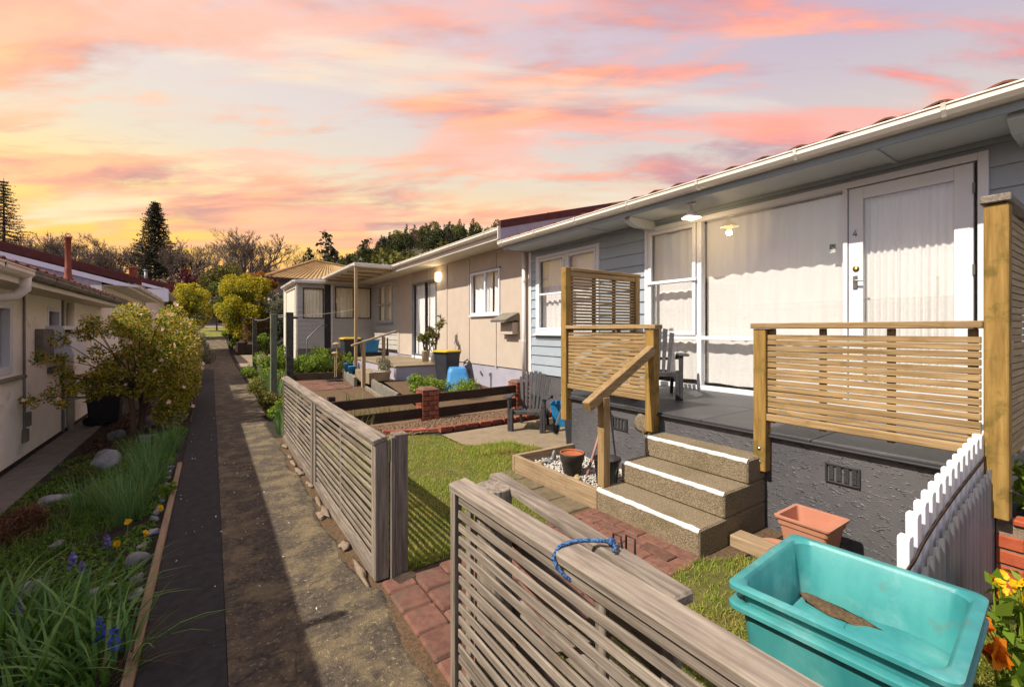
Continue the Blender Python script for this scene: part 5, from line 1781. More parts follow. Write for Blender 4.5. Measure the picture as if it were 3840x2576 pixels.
def bin_(label, loc, rot, h, w, d, lid, body='bin_plastic', name='wheelie_bin'):
    b = thing(name, label, 'bin', (0, 0, 0), 'wheelie bins')
    MB().loft([rrect(0, 0, 0.03, w * 0.8, d * 0.78, 0.04), rrect(0, 0, h * 0.6, w * 0.92, d * 0.92, 0.04), rrect(0, 0, h * 0.88, w * 0.97, d * 0.97, 0.04), rrect(0, 0, h * 0.885, w * 1.04, d * 1.03, 0.045), rrect(0, 0, h * 0.93, w * 1.05, d * 1.04, 0.045)]).build('bin_body', body, b, False, 0.004)
    MB().loft([rrect(0, -0.01, h * 0.932, w * 1.1, d * 1.1, 0.05), rrect(0, -0.01, h * 0.965, w * 1.1, d * 1.1, 0.05), rrect(0, 0, h * 0.995, w * 0.95, d * 0.95, 0.06), rrect(0, 0, h, w * 0.7, d * 0.7, 0.06)]).build('lid', lid, b, False, 0.004)
    MB().tube([(-w * 0.35, d * 0.56, h * 0.93), (-w * 0.35, d * 0.66, h * 0.95), (w * 0.35, d * 0.66, h * 0.95), (w * 0.35, d * 0.56, h * 0.93)], 0.014, 8).build('handle', body, b)
    for s in (-1, 1):
        MB().tube([(s * w * 0.36, d * 0.38, 0.085), (s * w * 0.46, d * 0.38, 0.085)], 0.085, 16).build('wheel', 'tyre', b)
    b.location = loc
    b.rotation_euler = (0, 0, rot)
    return b


bin_('dark wheelie bin with yellow lid against the beige house', (4.72, 9.72, 0.27), R(-70), 0.74, 0.46, 0.5, 'yellow_lid')
bin_('dark grey bin squeezed between the patio chair and porch', (3.90, 4.15, 0.006), R(-80), 0.70, 0.34, 0.40, 'bin_plastic')
bin_('dark bin with yellow lid in front of the weatherboard wing', (3.75, 14.9, 0.25), R(-90), 1.0, 0.52, 0.55, 'yellow_lid')
bin_('dark bin with yellow lid behind the flowering shrub', (-1.72, 11.6, -0.32), R(90), 1.0, 0.52, 0.55, 'yellow_lid')
# broom head leaning beside the dark bin
br = thing('broom', 'grey bristle broom head leaning on the porch corner', 'broom', (3.46, 4.0, 0.2))
MB().beam((3.46, 4.00, 0.58), (3.40, 4.05, 0.36), 0.05, 0.025, 0.004).build('broom_head', 'grey_metal', br)
bl = scatter(120, 3.37, 3.42, 4.01, 4.09, 0.26, 0.02)
link('bristles', blades_mesh('bristles', bl, np.full(120, 0.12), np.full(120, 0.004), lean=0.2, segs=2), 'black_plastic', br)
# open blue crate behind the chair
BC = thing('blue_crate', 'open blue plastic crate beside the patio chair', 'crate', (4.55, 5.25, 0))
outer = [rrect(4.55, 5.22, 0.01, 0.24, 0.30, 0.03, rot=R(40)), rrect(4.55, 5.22, 0.34, 0.32, 0.40, 0.04, rot=R(40)), rrect(4.55, 5.22, 0.36, 0.35, 0.43, 0.045, rot=R(40)), rrect(4.55, 5.22, 0.355, 0.31, 0.39, 0.04, rot=R(40)), rrect(4.55, 5.22, 0.04, 0.22, 0.28, 0.03, rot=R(40))]
MB().loft(outer, (True, True)).build('crate_body', 'blue_plastic', BC, False, 0.003)
# upturned blue litter box
LB = thing('blue_tub', 'upturned blue plastic box with a hole by the beige wall', 'box', (4.72, 8.95, 0.12))
rz = R(-25)
MB().loft([rrect(4.62, 8.95, 0.1, 0.621, 0.851, 0.06, rot=rz), rrect(4.62, 8.95, 0.135, 0.621, 0.851, 0.06, rot=rz), rrect(4.62, 8.95, 0.14, 0.564, 0.782, 0.06, rot=rz), rrect(4.62, 8.99, 0.56, 0.425, 0.575, 0.07, rot=rz), rrect(4.62, 8.99, 0.64, 0.356, 0.494, 0.08, rot=rz)]).build('box_body', 'pale_blue_plastic', LB, False, 0.01)
MB().lathe([(0.0, 0.643), (0.03, 0.643), (0.029, 0.641)], (4.60, 8.94, 0), 12).build('hole', 'dark_void', LB)

# ------------------------------------------------------------------ nested turquoise tubs
def tub(label, zr, floor):
    t = thing('turquoise_tub', label, 'tub', (1.81, 0.585, 0.0), 'nested turquoise tubs')
    rot = R(4)
    cx, cy = 1.806, 0.582
    w, d = 0.60, 0.585
    z0 = zr - 0.56
    def ring(z, q, r):
        return rrect(cx, cy, z, w * q, d * q, r, 5, rot)
    rings = [ring(z0, 0.70, 0.05), ring(zr - 0.07, 0.885, 0.05), ring(zr - 0.018, 0.905, 0.05), ring(zr - 0.018, 1.0, 0.035), ring(zr - 0.004, 1.0, 0.035), ring(zr, 0.985, 0.035),
             ring(zr, 0.90, 0.045), ring(zr - 0.012, 0.865, 0.05), ring(floor, 0.70 + 0.18 * (floor - z0) / 0.56, 0.05)]
    b = MB().loft(rings).build('tub_body', 'teal_plastic', t, True)
    sm = b.modifiers.new('auto', 'EDGE_SPLIT')
    sm.split_angle = R(40)
    return t


tub('lower turquoise plastic tub holding another tub in the foreground', 0.555, 0.05)
TT = tub('upper turquoise plastic tub nested in another in the foreground', 0.62, 0.40)
o = link('tub_debris', rockmesh('tub_debris', 0.05, 0.13, 0.012, 91, 2, 0.25), 'grit', None, True)
o.location = (2.0, 0.70, 0.41)
o.rotation_euler = (0, 0, R(-10))
stuff(o, 'dry dirt lying at the bottom of the upper turquoise tub')
single(MB().lathe([(0.0, 0.02), (0.10, 0.016), (0.15, 0.004), (0.155, 0.0), (0.0, 0.0)], (1.955, 0.50, 0.402), 26), 'plastic_lid', 'teal_plastic', 'pale round lid lying inside the upper turquoise tub', 'lid', smooth=True)
# terracotta coloured plastic planter
TR = thing('square_planter', 'pinkish terracotta plastic planter in front of dark porch wall', 'planter', (3.17, 1.25, 0))
rings = [rrect(3.175, 1.25, 0.04, 0.21, 0.21, 0.02), rrect(3.175, 1.25, 0.245, 0.27, 0.27, 0.02), rrect(3.175, 1.25, 0.246, 0.285, 0.285, 0.02), rrect(3.175, 1.25, 0.285, 0.295, 0.295, 0.02), rrect(3.175, 1.25, 0.286, 0.315, 0.315, 0.02), rrect(3.175, 1.25, 0.302, 0.32, 0.32, 0.02),
         rrect(3.175, 1.25, 0.302, 0.275, 0.275, 0.02), rrect(3.175, 1.25, 0.24, 0.255, 0.255, 0.02), rrect(3.175, 1.25, 0.19, 0.24, 0.24, 0.02)]
MB().loft(rings).build('planter_body', 'terracotta_pink', TR, False, 0.002)
MB().box(3.065, 3.285, 1.14, 1.36, 0.185, 0.196).build('planter_floor', 'brick_orange', TR)
single(MB().lathe([(0.0, 0.0), (0.10, 0.0), (0.13, 0.025), (0.122, 0.028), (0.10, 0.012), (0.0, 0.012)], (3.13, 1.44, 0.02), 20), 'saucer', 'terracotta_pink', 'pink plastic plant saucer beside the terracotta planter', 'saucer', smooth=True)
single(MB().box(2.98, 3.12, 1.42, 1.68, -0.01, 0.075, 0.006), 'timber_block', 'bed_wood_y', 'short brown timber block between steps and terracotta planter', 'timber')

# ------------------------------------------------------------------ picket fence with corrugated sheet
PK = thing('picket_fence', 'white picket fence faced with corrugated metal sheet beside the porch', 'fence', (2.85, 0.55, 0))
NP = 14


def ptop(x):
    return 0.735 + 0.215 * max(0.0, (x - 2.19) / 1.31) ** 0.62


for i in range(NP):
    x = 2.19 + i * 0.1005
    zt = ptop(x) if i else 0.715
    h0, h1 = 0.021, 0.027
    poly = [(x - h0, 0.1), (x + h0, 0.1), (x + h1, zt - 0.012), (x + h1 * 0.7, zt), (x - h1 * 0.7, zt), (x - h1, zt - 0.012)]
    MB().prism(poly, 1, 0.524, 0.562).build('picket', 'white_paint', PK, False, 0.003)
for i in range(13):
    xa, xb = 2.1 + i * 0.108, 2.1 + (i + 1) * 0.108
    MB().beam((xa, 0.519, ptop(xa) - 0.125), (xb, 0.519, ptop(xb) - 0.125), 0.006, 0.014).build('rail', 'dark_wood_x', PK)
V, F = [], []
n = 150
for i in range(n + 1):
    x = 2.08 + 1.42 * i / n
    y = 0.503 + 0.008 * math.sin(2 * math.pi * (x - 2.08) / 0.076)
    V += [(x, y, -0.02), (x, y, ptop(x) - 0.185)]
for i in range(n):
    F.append((2 * i, 2 * i + 2, 2 * i + 3, 2 * i + 1))
MB().add(V, F).build('corrugated_sheet', 'zinc', PK, True)

# brick garden wall right of the porch
BW = thing('brick_wall', 'low red brick garden wall with mortar top at right edge', 'wall', (3.6, 0.1, 0))
MB().box(3.508, 3.68, -1.0, 0.415, -0.05, 0.465).box(3.508, 3.66, 0.4155, 0.492, -0.05, 0.464).build('mortar_bed', 'mortar', BW)
for r in range(5):
    zb = 0.0 + r * 0.082
    off = 0.0 if r % 2 else -0.115
    y = 0.494 + off
    while y > -1.0:
        y0 = max(-0.99, y - 0.220)
        y1 = min(y, 0.494)
        if y1 - y0 > 0.03:
            MB().box(3.495, 3.60, y0, y1, zb + 0.004, zb + 0.072, 0.005).build('brick', 'brick_orange', BW)
        y -= 0.232
    if off < 0:
        MB().box(3.495, 3.60, 0.391, 0.494, zb + 0.004, zb + 0.072, 0.005).build('brick', 'brick_orange', BW)
MB().box(3.49, 3.60, 0.33, 0.43, 0.467, 0.498, 0.006).build('coping_tile', 'brick_orange', BW)
struct(sheet('raised_bed_soil', [(3.69, -1.0), (5.26, -1.0), (5.26, 0.40), (3.69, 0.40)], 0.44, 'soil'))
wp = pebbles('white_chips', scatter(700, 3.75, 5.2, -0.2, 0.38, 0.45, 0.01), 0.012, 0.022, 'white_pebble', None)
stuff(wp, 'white stone chips covering the raised bed behind brick wall')

# ------------------------------------------------------------------ brick pillars, dark rails, brick edging


def pillar(label, x0, y0, w, h, rows):
    p = thing('brick_pillar', label, 'pillar', (x0 + w / 2, y0 + w / 2, 0), 'brick fence pillars')
    MB().box(x0 + 0.014, x0 + w - 0.014, y0 + 0.014, y0 + w - 0.014, -0.05, h - 0.005).build('core', 'soil', p)
    rh = h / rows
    for r in range(rows):
        z0, z1 = r * rh + 0.006, (r + 1) * rh - 0.006
        a = w * (0.36 if r % 2 else 0.64)
        for (u0, u1) in ((0, a - 0.007), (a + 0.007, w)):
            MB().box(x0 + u0, x0 + u1, y0, y0 + w * 0.46, z0, z1, 0.004).build('brick', 'brick_red', p)
            MB().box(x0 + w - u1, x0 + w - u0, y0 + w * 0.54, y0 + w, z0, z1, 0.004).build('brick', 'brick_red', p)
        MB().box(x0, x0 + w * 0.3, y0 + w * 0.462, y0 + w * 0.538, z0, z1).build('brick', 'brick_red', p)
    cx, cy = x0 + w / 2, y0 + w / 2
    MB().loft([rrect(cx, cy, h, w * 1.04, w * 1.04, 0.01), rrect(cx, cy, h + 0.02, w * 1.04, w * 1.04, 0.01), rrect(cx, cy, h + 0.055, w * 0.72, w * 0.72, 0.01)]).build('cap', 'paver_red', p)
    return p


pillar('red brick pillar in the middle of the dark rail fence', 2.845, 6.76, 0.29, 0.485, 6)
pillar('red brick pillar behind the patio chair near the downpipe', 4.72, 6.76, 0.29, 0.485, 6)
RF_ = thing('rail_fence', 'low fence of dark weathered planks between brick pillars', 'fence', (2.0, 6.85, 0))
for (xa, xb) in ((1.0, 2.84), (3.14, 4.715)):
    for (za, zb, q) in ((0.29, 0.44, 0), (0.03, 0.19, 1)):
        MB().beam((xa, 6.85 + q * 0.01, (za + zb) / 2 - 0.01), (xb, 6.80 + q * 0.01, (za + zb) / 2 + 0.02), 0.045, zb - za, 0.006).build('plank', 'dark_wood_x', RF_)
MB().box(1.42, 1.52, 6.89, 6.99, -0.05, 0.50, 0.006).build('post', 'dark_wood_z', RF_)
MB().box(1.0, 1.08, 6.88, 6.96, -0.05, 0.50, 0.006).build('post', 'dark_wood_z', RF_)
# brick edging
BE = thing('brick_edging', 'row of red bricks edging the brown gravel bed', 'edging', (3.5, 5.9, 0))
for i in range(11):
    x = 2.74 + i * 0.222
    o = MB().obox((x + 0.105, 5.90 + 0.004 * i + rnd.uniform(-0.006, 0.006), 0.038), (0.20, 0.09, 0.085), (0, rnd.uniform(-0.03, 0.03), rnd.uniform(-0.04, 0.04)), 0.006).build('brick', 'brick_red', BE)
for i in range(4):
    t = i / 3
    MB().obox((2.13 + 0.57 * t, 6.24 - 0.22 * t, 0.02), (0.21, 0.10, 0.06), (rnd.uniform(-.1, .1), rnd.uniform(-.06, .06), R(-18 + rnd.uniform(-6, 6))), 0.006).build('brick', 'brick_red', BE)
gv_ = pebbles('gravel', np.concatenate([scatter(3200, 2.2, 5.2, 6.0, 6.75, 0.008, 0.006), scatter(1200, 1.2, 2.6, 6.2, 6.78, 0.006, 0.006)]), 0.009, 0.02, 'brown_gravel', None)
stuff(gv_, 'brown gravel in the bed before the dark rail fence')

# ------------------------------------------------------------------ neighbour's front garden
struct(MB().add([(3.15, 7.3, 0.05), (5.3, 7.3, 0.05), (5.3, 10.0, 0.27), (3.3, 10.0, 0.27), (5.3, 14.6, 0.28), (3.42, 14.6, 0.25)], [(0, 1, 2, 3), (3, 2, 4, 5)]).build('raised_ground', 'grit'))
SL = thing('sleeper_wall', 'low grey timber sleeper wall edging the raised bed', 'retaining wall', (3.2, 11, 0))
MB().beam((3.05, 8.5, 0.12), (3.33, 11.1, 0.14), 0.06, 0.24, 0.008).build('sleeper', 'concrete_grey', SL)
MB().beam((2.98, 9.2, 0.04), (3.20, 11.2, 0.04), 0.06, 0.09, 0.008).build('sleeper', 'grey_wood_y', SL)
MB().beam((3.12, 11.9, 0.12), (3.42, 14.4, 0.14), 0.08, 0.26, 0.008).build('sleeper', 'concrete_grey', SL)
MB().beam((1.85, 14.35, 0.10), (3.30, 14.0, 0.10), 0.06, 0.22, 0.008).build('sleeper', 'dark_wood_x', SL)
BPT = thing('brick_patio', 'worn red brick paving in the neighbour front garden', 'paving', (2.4, 12.5, 0))
for i in range(8):
    for j in range(9):
        x0 = 1.75 + i * 0.20 + (0.1 if j % 2 else 0)
        y0 = 11.6 + j * 0.25
        if x0 + 0.19 > 3.1 or (i + j * 3) % 17 == 0:
            continue
        MB().box(x0, x0 + 0.19, y0, y0 + 0.235, -0.04, 0.012 + rnd.uniform(-0.006, 0.006), 0.006).build('brick', 'paver_red', BPT)
single(MB().box(2.75, 3.15, 13.3, 13.75, 0.0, 0.035, 0.008), 'rubber_mat', 'dark_void', 'dark square mat on the brick paving by the step', 'mat')
# clothes line posts
PA = single(MB().box(0.90, 1.005, 9.26, 9.365, -0.05, 1.79, 0.006), 'clothesline_post', 'mossy_post', 'pale mossy concrete clothesline post nearest to the path', 'post', 'clothesline posts')
PBt = thing('clothesline_post', 'thick dark lichen covered clothesline post right of the mossy one', 'post', (1.2, 9.1, 0), 'clothesline posts')
MB().box(1.135, 1.255, 9.05, 9.17, -0.05, 1.82, 0.006).build('post', 'black_post', PBt)
MB().tube([(1.26, 9.1, 1.72), (1.33, 9.1, 1.72)], 0.02, 8).build('insulator', 'black_metal', PBt)
single(MB().box(1.15, 1.28, 17.5, 17.63, -0.05, 1.89, 0.006), 'clothesline_post', 'black_post', 'slim dark clothesline post farthest along the path', 'post', 'clothesline posts')


def sag(p, q, s, n=10):
    p, q = Vector(p), Vector(q)
    return [tuple(p.lerp(q, i / n) - Vector((0, 0, s * math.sin(math.pi * i / n)))) for i in range(n + 1)]


CLN = thing('clothesline', 'thin wires strung between the clothesline posts and porch post', 'clothesline', (1.2, 9.2, 1.7))
MB().tube(sag((1.21, 17.5, 1.85), (0.95, 9.36, 1.76), 0.06), 0.006, 6).build('wire', 'line_wire', CLN)
MB().tube([(1.0, 9.3, 1.765), (1.135, 9.12, 1.77)], 0.005, 6).tube([(1.0, 9.3, 1.735), (1.135, 9.12, 1.735)], 0.005, 6).build('wire', 'line_wire', CLN)
MB().tube(sag((1.255, 9.12, 1.75), (3.46, 13.17, 2.1), 0.03), 0.006, 6).build('wire', 'line_wire', CLN)
MB().tube([(0.8, 17.56, 1.86), (1.5, 17.56, 1.86)], 0.02, 6).build('cross_bar', 'dark_wood_x', CLN)
# raised timber planter farther along the path
RB_ = thing('raised_planter', 'dark timber raised planter with corner post by the path bend', 'planter', (2.2, 28, 0))
MB().box(1.10, 1.45, 27.6, 27.95, 0.0, 0.82, 0.03).build('corner_post', 'dark_wood_z', RB_)
for k in range(3):
    MB().box(1.45, 4.5, 27.7, 27.8, 0.0 + k * 0.24, 0.23 + k * 0.24, 0.01).build('board', 'dark_wood_x', RB_)
    MB().box(1.2, 1.3, 27.95, 31.5, 0.0 + k * 0.24, 0.23 + k * 0.24, 0.01).build('board', 'dark_wood_y', RB_)
struct(sheet('concrete_pad', [(0.95, 20.5), (2.6, 20.5), (2.6, 27.5), (0.95, 27.5)], 0.01, 'concrete'))
single(MB().box(1.0, 1.35, 12.6, 12.85, 0.0, 0.2, 0.01), 'loose_block', 'brick_red', 'brown brick block lying beside the path near the plants', 'block')
# small things near platform
for i, (x, y, zz, r_, h_, m_, lb) in enumerate(((4.60, 10.75, 0.66, 0.10, 0.30, 'pot_cream', 'cream cylindrical plant pot on the concrete platform'), (4.72, 10.48, 0.66, 0.10, 0.28, 'white_plastic', 'white printed plant pot beside the yellow lid bin'),
                                                (3.34, 10.35, 0.30, 0.19, 0.22, 'pot_cream', 'wide pale concrete pot with scrubby plant by the platform'),
                                                (3.33, 13.45, 0.27, 0.13, 0.25, 'blue_plastic', 'larger blue glazed pot near the porch post'), (3.28, 12.85, 0.27, 0.11, 0.2, 'blue_plastic', 'smaller blue glazed pot near the porch post'))):
    p = thing('plant_pot', lb, 'pot', (x, y, zz), 'plant pots of the neighbour')
    MB().lathe([(0.0, 0.0), (r_ * 0.82, 0.0), (r_, h_ * 0.9), (r_ * 1.06, h_ * 0.92), (r_ * 1.06, h_), (r_ * 0.94, h_), (r_ * 0.9, h_ * 0.85), (0.0, h_ * 0.84)], (x, y, zz), 20).build('pot_body', m_, p, True)
    MB().lathe([(0.0, h_ * 0.86), (r_ * 0.9, h_ * 0.86), (r_ * 0.9, h_ * 0.85)], (x, y, zz), 14).build('soil_fill', 'soil', p)
BF = thing('mushroom_ornament', 'garden ornament of two small pale mushroom caps on stakes', 'ornament', (3.0, 13.6, 0.2))
for (x, y, z_, q) in ((2.98, 13.6, 0.80, 0.10), (3.06, 13.75, 1.06, 0.12)):
    MB().tube([(x, y, 0.1), (x, y, z_)], 0.014, 8).build('stake', 'cream_wood_z', BF)
    MB().lathe([(0.0, q * 0.55), (q * 0.5, q * 0.48), (q * 0.9, q * 0.2), (q, 0.0), (0.0, 0.0)], (x, y, z_), 18).build('mushroom_cap', 'cream_wood_z', BF, True)
BB = thing('blue_box', 'bright blue storage box on the platform near weatherboards', 'box', (4.35, 14.9, 0.62))
MB().loft([rrect(4.38, 14.9, 0.75, 0.42, 0.42, 0.03), rrect(4.38, 14.9, 1.12, 0.5, 0.5, 0.04)]).build('box_body', 'blue_plastic', BB)
MB().loft([rrect(4.38, 14.9, 1.121, 0.54, 0.54, 0.04), rrect(4.38, 14.9, 1.16, 0.54, 0.54, 0.04)]).build('lid', 'blue_plastic', BB)
TB = thing('dark_trolley', 'dark low trolley with upright handles holding the blue box', 'trolley', (4.5, 14.9, 0.3))
MB().box(3.95, 4.95, 14.65, 15.2, 0.62, 0.74, 0.01).build('tray', 'black_metal', TB)
for xx in (4.78, 4.93):
    MB().tube([(xx, 14.75, 0.3), (xx, 14.75, 1.22)], 0.025, 8).build('handle', 'black_metal', TB)
single(MB().lathe([(0.0, 0.0), (0.10, 0.0), (0.14, 0.05), (0.10, 0.09), (0.03, 0.10), (0.0, 0.16)], (3.85, 9.75, 0.33), 14), 'teal_watering_can', 'pale_blue_plastic', 'pale teal plastic object lying among plants by the platform', 'garden object', smooth=True)

# ------------------------------------------------------------------ vegetation helpers


def clumps_in(cx, cy, cz, rx, ry, rz, k, r0, r1, seed, shell=0.75):
    rg = random.Random(seed)
    out = []
    for _ in range(k):
        d = Vector((rg.gauss(0, 1), rg.gauss(0, 1), rg.gauss(0, 1))).normalized()
        q = shell + (1 - shell) * rg.random() if rg.random() < 0.75 else rg.random() * shell
        out.append((cx + d.x * rx * q, cy + d.y * ry * q, cz + d.z * rz * q, rg.uniform(r0, r1)))
    return out


def clump_points(cl, n, inner=0.55):
    w = np.array([c[3] ** 2 for c in cl])
    idx = nrs.choice(len(cl), n, p=w / w.sum())
    C = np.array([c[:3] for c in cl])[idx]
    r = np.array([c[3] for c in cl])[idx]
    d = unit(nrs.normal(size=(n, 3)))
    q = inner + (1 - inner) * nrs.rand(n) ** 0.6
    return C + d * (r * q)[:, None], d


def foliage(name, cl, n, size, material, parent, aspect=0.5, up=0.35, inner=0.55, zmin=None):
    P, d = clump_points(cl, n, inner)
    if zmin is not None:
        k = P[:, 2] > zmin
        P, d = P[k], d[k]
    return link(name, leaves_mesh(name, P, size, aspect, up, out=d), material, parent)


def limb(mb, p0, p1, r0, r1, bend=0.1, n=5, seed=0, sides=7):
    rg = random.Random(seed)
    p0, p1 = Vector(p0), Vector(p1)
    L = (p1 - p0).length
    o = Vector((rg.uniform(-1, 1), rg.uniform(-1, 1), rg.uniform(-0.5, 0.5))) * L * bend
    pts = [p0.lerp(p1, i / n) + o * math.sin(math.pi * i / n) for i in range(n + 1)]
    mb.tube(pts, [r0 + (r1 - r0) * i / n for i in range(n + 1)], sides)
    return pts


def shrub(name, label, cat, base, cl, n, size, leaf, group=None, stem=True, aspect=0.5, up=0.35, inner=0.5, bark='bark', part='foliage'):
    t = thing(name, label, cat, base, group)
    foliage(part, cl, n, size, leaf, t, aspect, up, inner, zmin=base[2] + 0.01)
    if stem:
        mb = MB()
        for i, c in enumerate(cl[:6]):
            limb(mb, (base[0], base[1], base[2] - 0.03), c[:3], 0.012 + 0.015 * c[3], 0.004, 0.12, 4, i + 5, 5)
        mb.build('stem', bark, t, True)
    return t


# ------------------------------------------------------------------ flowering shrub in the left garden
CA = thing('camellia', 'large shrub with pale pink flowers in the left garden', 'shrub', (-1.02, 8.95, -0.15))
rg = random.Random(4)
cl = []
for i in range(74):
    # long body following the path, rounded top
    y = rg.uniform(8.3, 13.2)
    x = rg.uniform(-1.45, -0.32)
    z = rg.uniform(0.45, 1.75)
    u = (x + 0.9) / 0.62
    v = (y - 10.6) / 2.7
    w = (z - 1.0) / 0.85
    if u * u * 0.8 + v * v + w * w > 1.15:
        continue
    cl.append((x, y, z, rg.uniform(0.10, 0.30)))
for i in range(34):
    cl.append((rg.uniform(-0.62, -0.34), rg.uniform(8.4, 12.6), rg.uniform(0.22, 0.75), rg.uniform(0.12, 0.24)))
near = []
for i in range(60):
    t = rg.random() ** 1.3
    near.append((-0.55 - 1.45 * t + rg.uniform(-0.15, 0.15), 8.75 + rg.uniform(-0.35, 0.4), 1.02 + rg.uniform(-0.62, 0.72) * (1 - 0.3 * t), rg.uniform(0.07, 0.17)))
for i in range(12):
    a_ = i / 11
    near.append((-0.95 - 1.15 * a_, 8.6 + rg.uniform(-0.2, 0.2), 0.60 - 0.05 * a_ + rg.uniform(-0.08, 0.08), 0.09))
foliage('foliage', cl, 50000, 0.043, 'leaf_camellia', CA, 0.5, 0.3, 0.5)
foliage('foliage', near, 7500, 0.045, 'leaf_camellia', CA, 0.5, 0.3, 0.25)
mb = MB()
for k, (dx, dy) in enumerate(((0.0, 0.0), (0.09, 0.03), (0.04, 0.12))):
    b = (-1.02 + dx, 8.95 + dy, -0.2)
    m_ = (-1.05 + dx * 2.5, 9.0 + dy * 2, 0.45)
    limb(mb, b, m_, 0.042, 0.034, 0.05, 4, k)
    for j in range(7):
        c = (cl + near)[(k * 31 + j * 17) % (len(cl) + len(near))]
        limb(mb, m_, c[:3], 0.024, 0.005, 0.1, 5, k * 9 + j, 6)
for j, c in enumerate(near[::2]):
    limb(mb, (-1.0, 8.98, 0.5 + 0.02 * (j % 9)), c[:3], 0.013, 0.003, 0.12, 5, 60 + j, 5)
mb.build('trunk', 'bark_tan', CA, True)
# young pinkish leaves on the outside of the crown
P, d = clump_points(cl, 9000, 0.97)
CC = np.array(cl)
k = ((np.linalg.norm(P[:, None, :] - CC[None, :, :3], axis=2) / CC[None, :, 3]).min(1) > 0.95) & (P[:, 2] > 0.7)
link('young_leaves', leaves_mesh('young_leaves', P[k][:1300], 0.034, 0.5, 0.3, out=d[k][:1300]), 'leaf_young', CA)
# flowers: small rosettes


def rosettes(name, C, r, material, parent, petals=9):
    P, O = [], []
    n = len(C)
    d = unit(nrs.normal(size=(n, 3)) + np.array([0.3, -0.8, 0.5]))
    allV, Q = [], []
    for i in range(n):
        w = d[i]
        a = unit(np.cross(w, [0.3, 0.5, 0.81])[None])[0]
        b = np.cross(w, a)
        for k in range(petals):
            t = 6.283 * k / petals + (0.35 if k % 2 else 0)
            rr = r * (1.0 if k % 2 else 0.6) * nrs.uniform(0.8, 1.2)
            e = a * math.cos(t) + b * math.sin(t)
            s = a * -math.sin(t) + b * math.cos(t)
            c = C[i]
            o = len(allV)
            allV += [c, c + e * rr * 0.6 + s * rr * 0.42 + w * rr * 0.25, c + e * rr + w * rr * 0.3, c + e * rr * 0.6 - s * rr * 0.42 + w * rr * 0.25]
            Q.append((o, o + 1, o + 2, o + 3))
    return link(name, npmesh(name, np.array(allV), quads=np.array(Q)), material, parent)


P, d = clump_points(cl, 2600, 0.99)
CC = np.array(cl)
dist = np.linalg.norm(P[:, None, :] - CC[None, :, :3], axis=2) / CC[None, :, 3]
k = (dist.min(1) > 0.95) & (P[:, 2] > 0.25) & (P[:, 0] > -1.35)
P, d = P[k][:230], d[k][:230]
stuff(rosettes('flowers', P + d * 0.012, 0.038, 'petal_pink', CA))
P, d = clump_points(near, 60, 0.98)
stuff(rosettes('flowers', P, 0.034, 'petal_pink', CA))

# ------------------------------------------------------------------ left garden: concrete strip, rocks, plants
struct(sheet('side_path', [(-2.19, 2.0), (-1.72, 2.0), (-1.72, 14), (-2.19, 14)], -0.34, 'concrete_grey'))


def gz(x, y):
    return ground_z(x, y) - 0.016


def rock(label, x, y, sx, sy, sz, seed, m_='river_stone', amp=0.12, rz=0.0, group=None):
    sx, sy, sz = sx * 0.8, sy * 0.8, sz * 0.85
    o = link('garden_rock', rockmesh('garden_rock', sx, sy, sz, seed, 3, amp * 1.25), m_, None, True)
    o.location = (x, y, gz(x, y) + sz * 0.3)
    o.rotation_euler = (0, 0, rz)
    return tag(o, label, 'rock', group)


rock('smooth round pale grey boulder by the timber edging', -0.40, 3.74, 0.085, 0.085, 0.075, 1, amp=0.05)
rock('large angular grey boulder beside the reeds under shrub', -1.06, 7.15, 0.19, 0.22, 0.19, 2)
rock('flat dark grey slab behind the strap leaves', -0.95, 4.02, 0.12, 0.08, 0.05, 3)
rock('low grey rock at the left edge of the garden', -1.28, 6.2, 0.17, 0.14, 0.09, 4)
rock('small grey rock near brown dead plant', -0.98, 4.75, 0.06, 0.05, 0.035, 5)
rock('dark layered rock right of round boulder', -0.52, 3.52, 0.10, 0.045, 0.04, 6)
rock('wide grey boulder at the foot of the shrub by the path', -0.52, 9.35, 0.20, 0.17, 0.15, 7)
rock('pale oval stone in front of the wide grey boulder', -0.53, 8.85, 0.12, 0.10, 0.08, 8)
rock('grey stone left of the shrub trunk', -1.25, 9.3, 0.14, 0.12, 0.12, 9)
rock('grey stone between the shrub trunk and the reeds', -0.80, 8.4, 0.16, 0.10, 0.08, 10)
rock('flat stone leaning behind the shrub trunk', -0.95, 9.7, 0.2, 0.12, 0.16, 12)
rock('brown rounded stone at the near end of the edging', -0.44, 3.06, 0.07, 0.06, 0.05, 13, 'tan_stone')
rock('small pale stone beside the brown rounded stone', -0.42, 3.2, 0.045, 0.04, 0.035, 14)
for i in range(13):
    y = 3.28 + i * 0.235 + rnd.uniform(-0.05, 0.05)
    if abs(y - 3.74) < 0.12:
        continue
    rock('dark river stone inside the timber edging, %s of the row from the near end' % ORD[i], -0.375 + rnd.uniform(-0.025, 0.02), y, rnd.uniform(0.035, 0.055), rnd.uniform(0.05, 0.09), rnd.uniform(0.03, 0.045), 30 + i, rz=rnd.uniform(-0.3, 0.3), group='stones lining the timber edging')


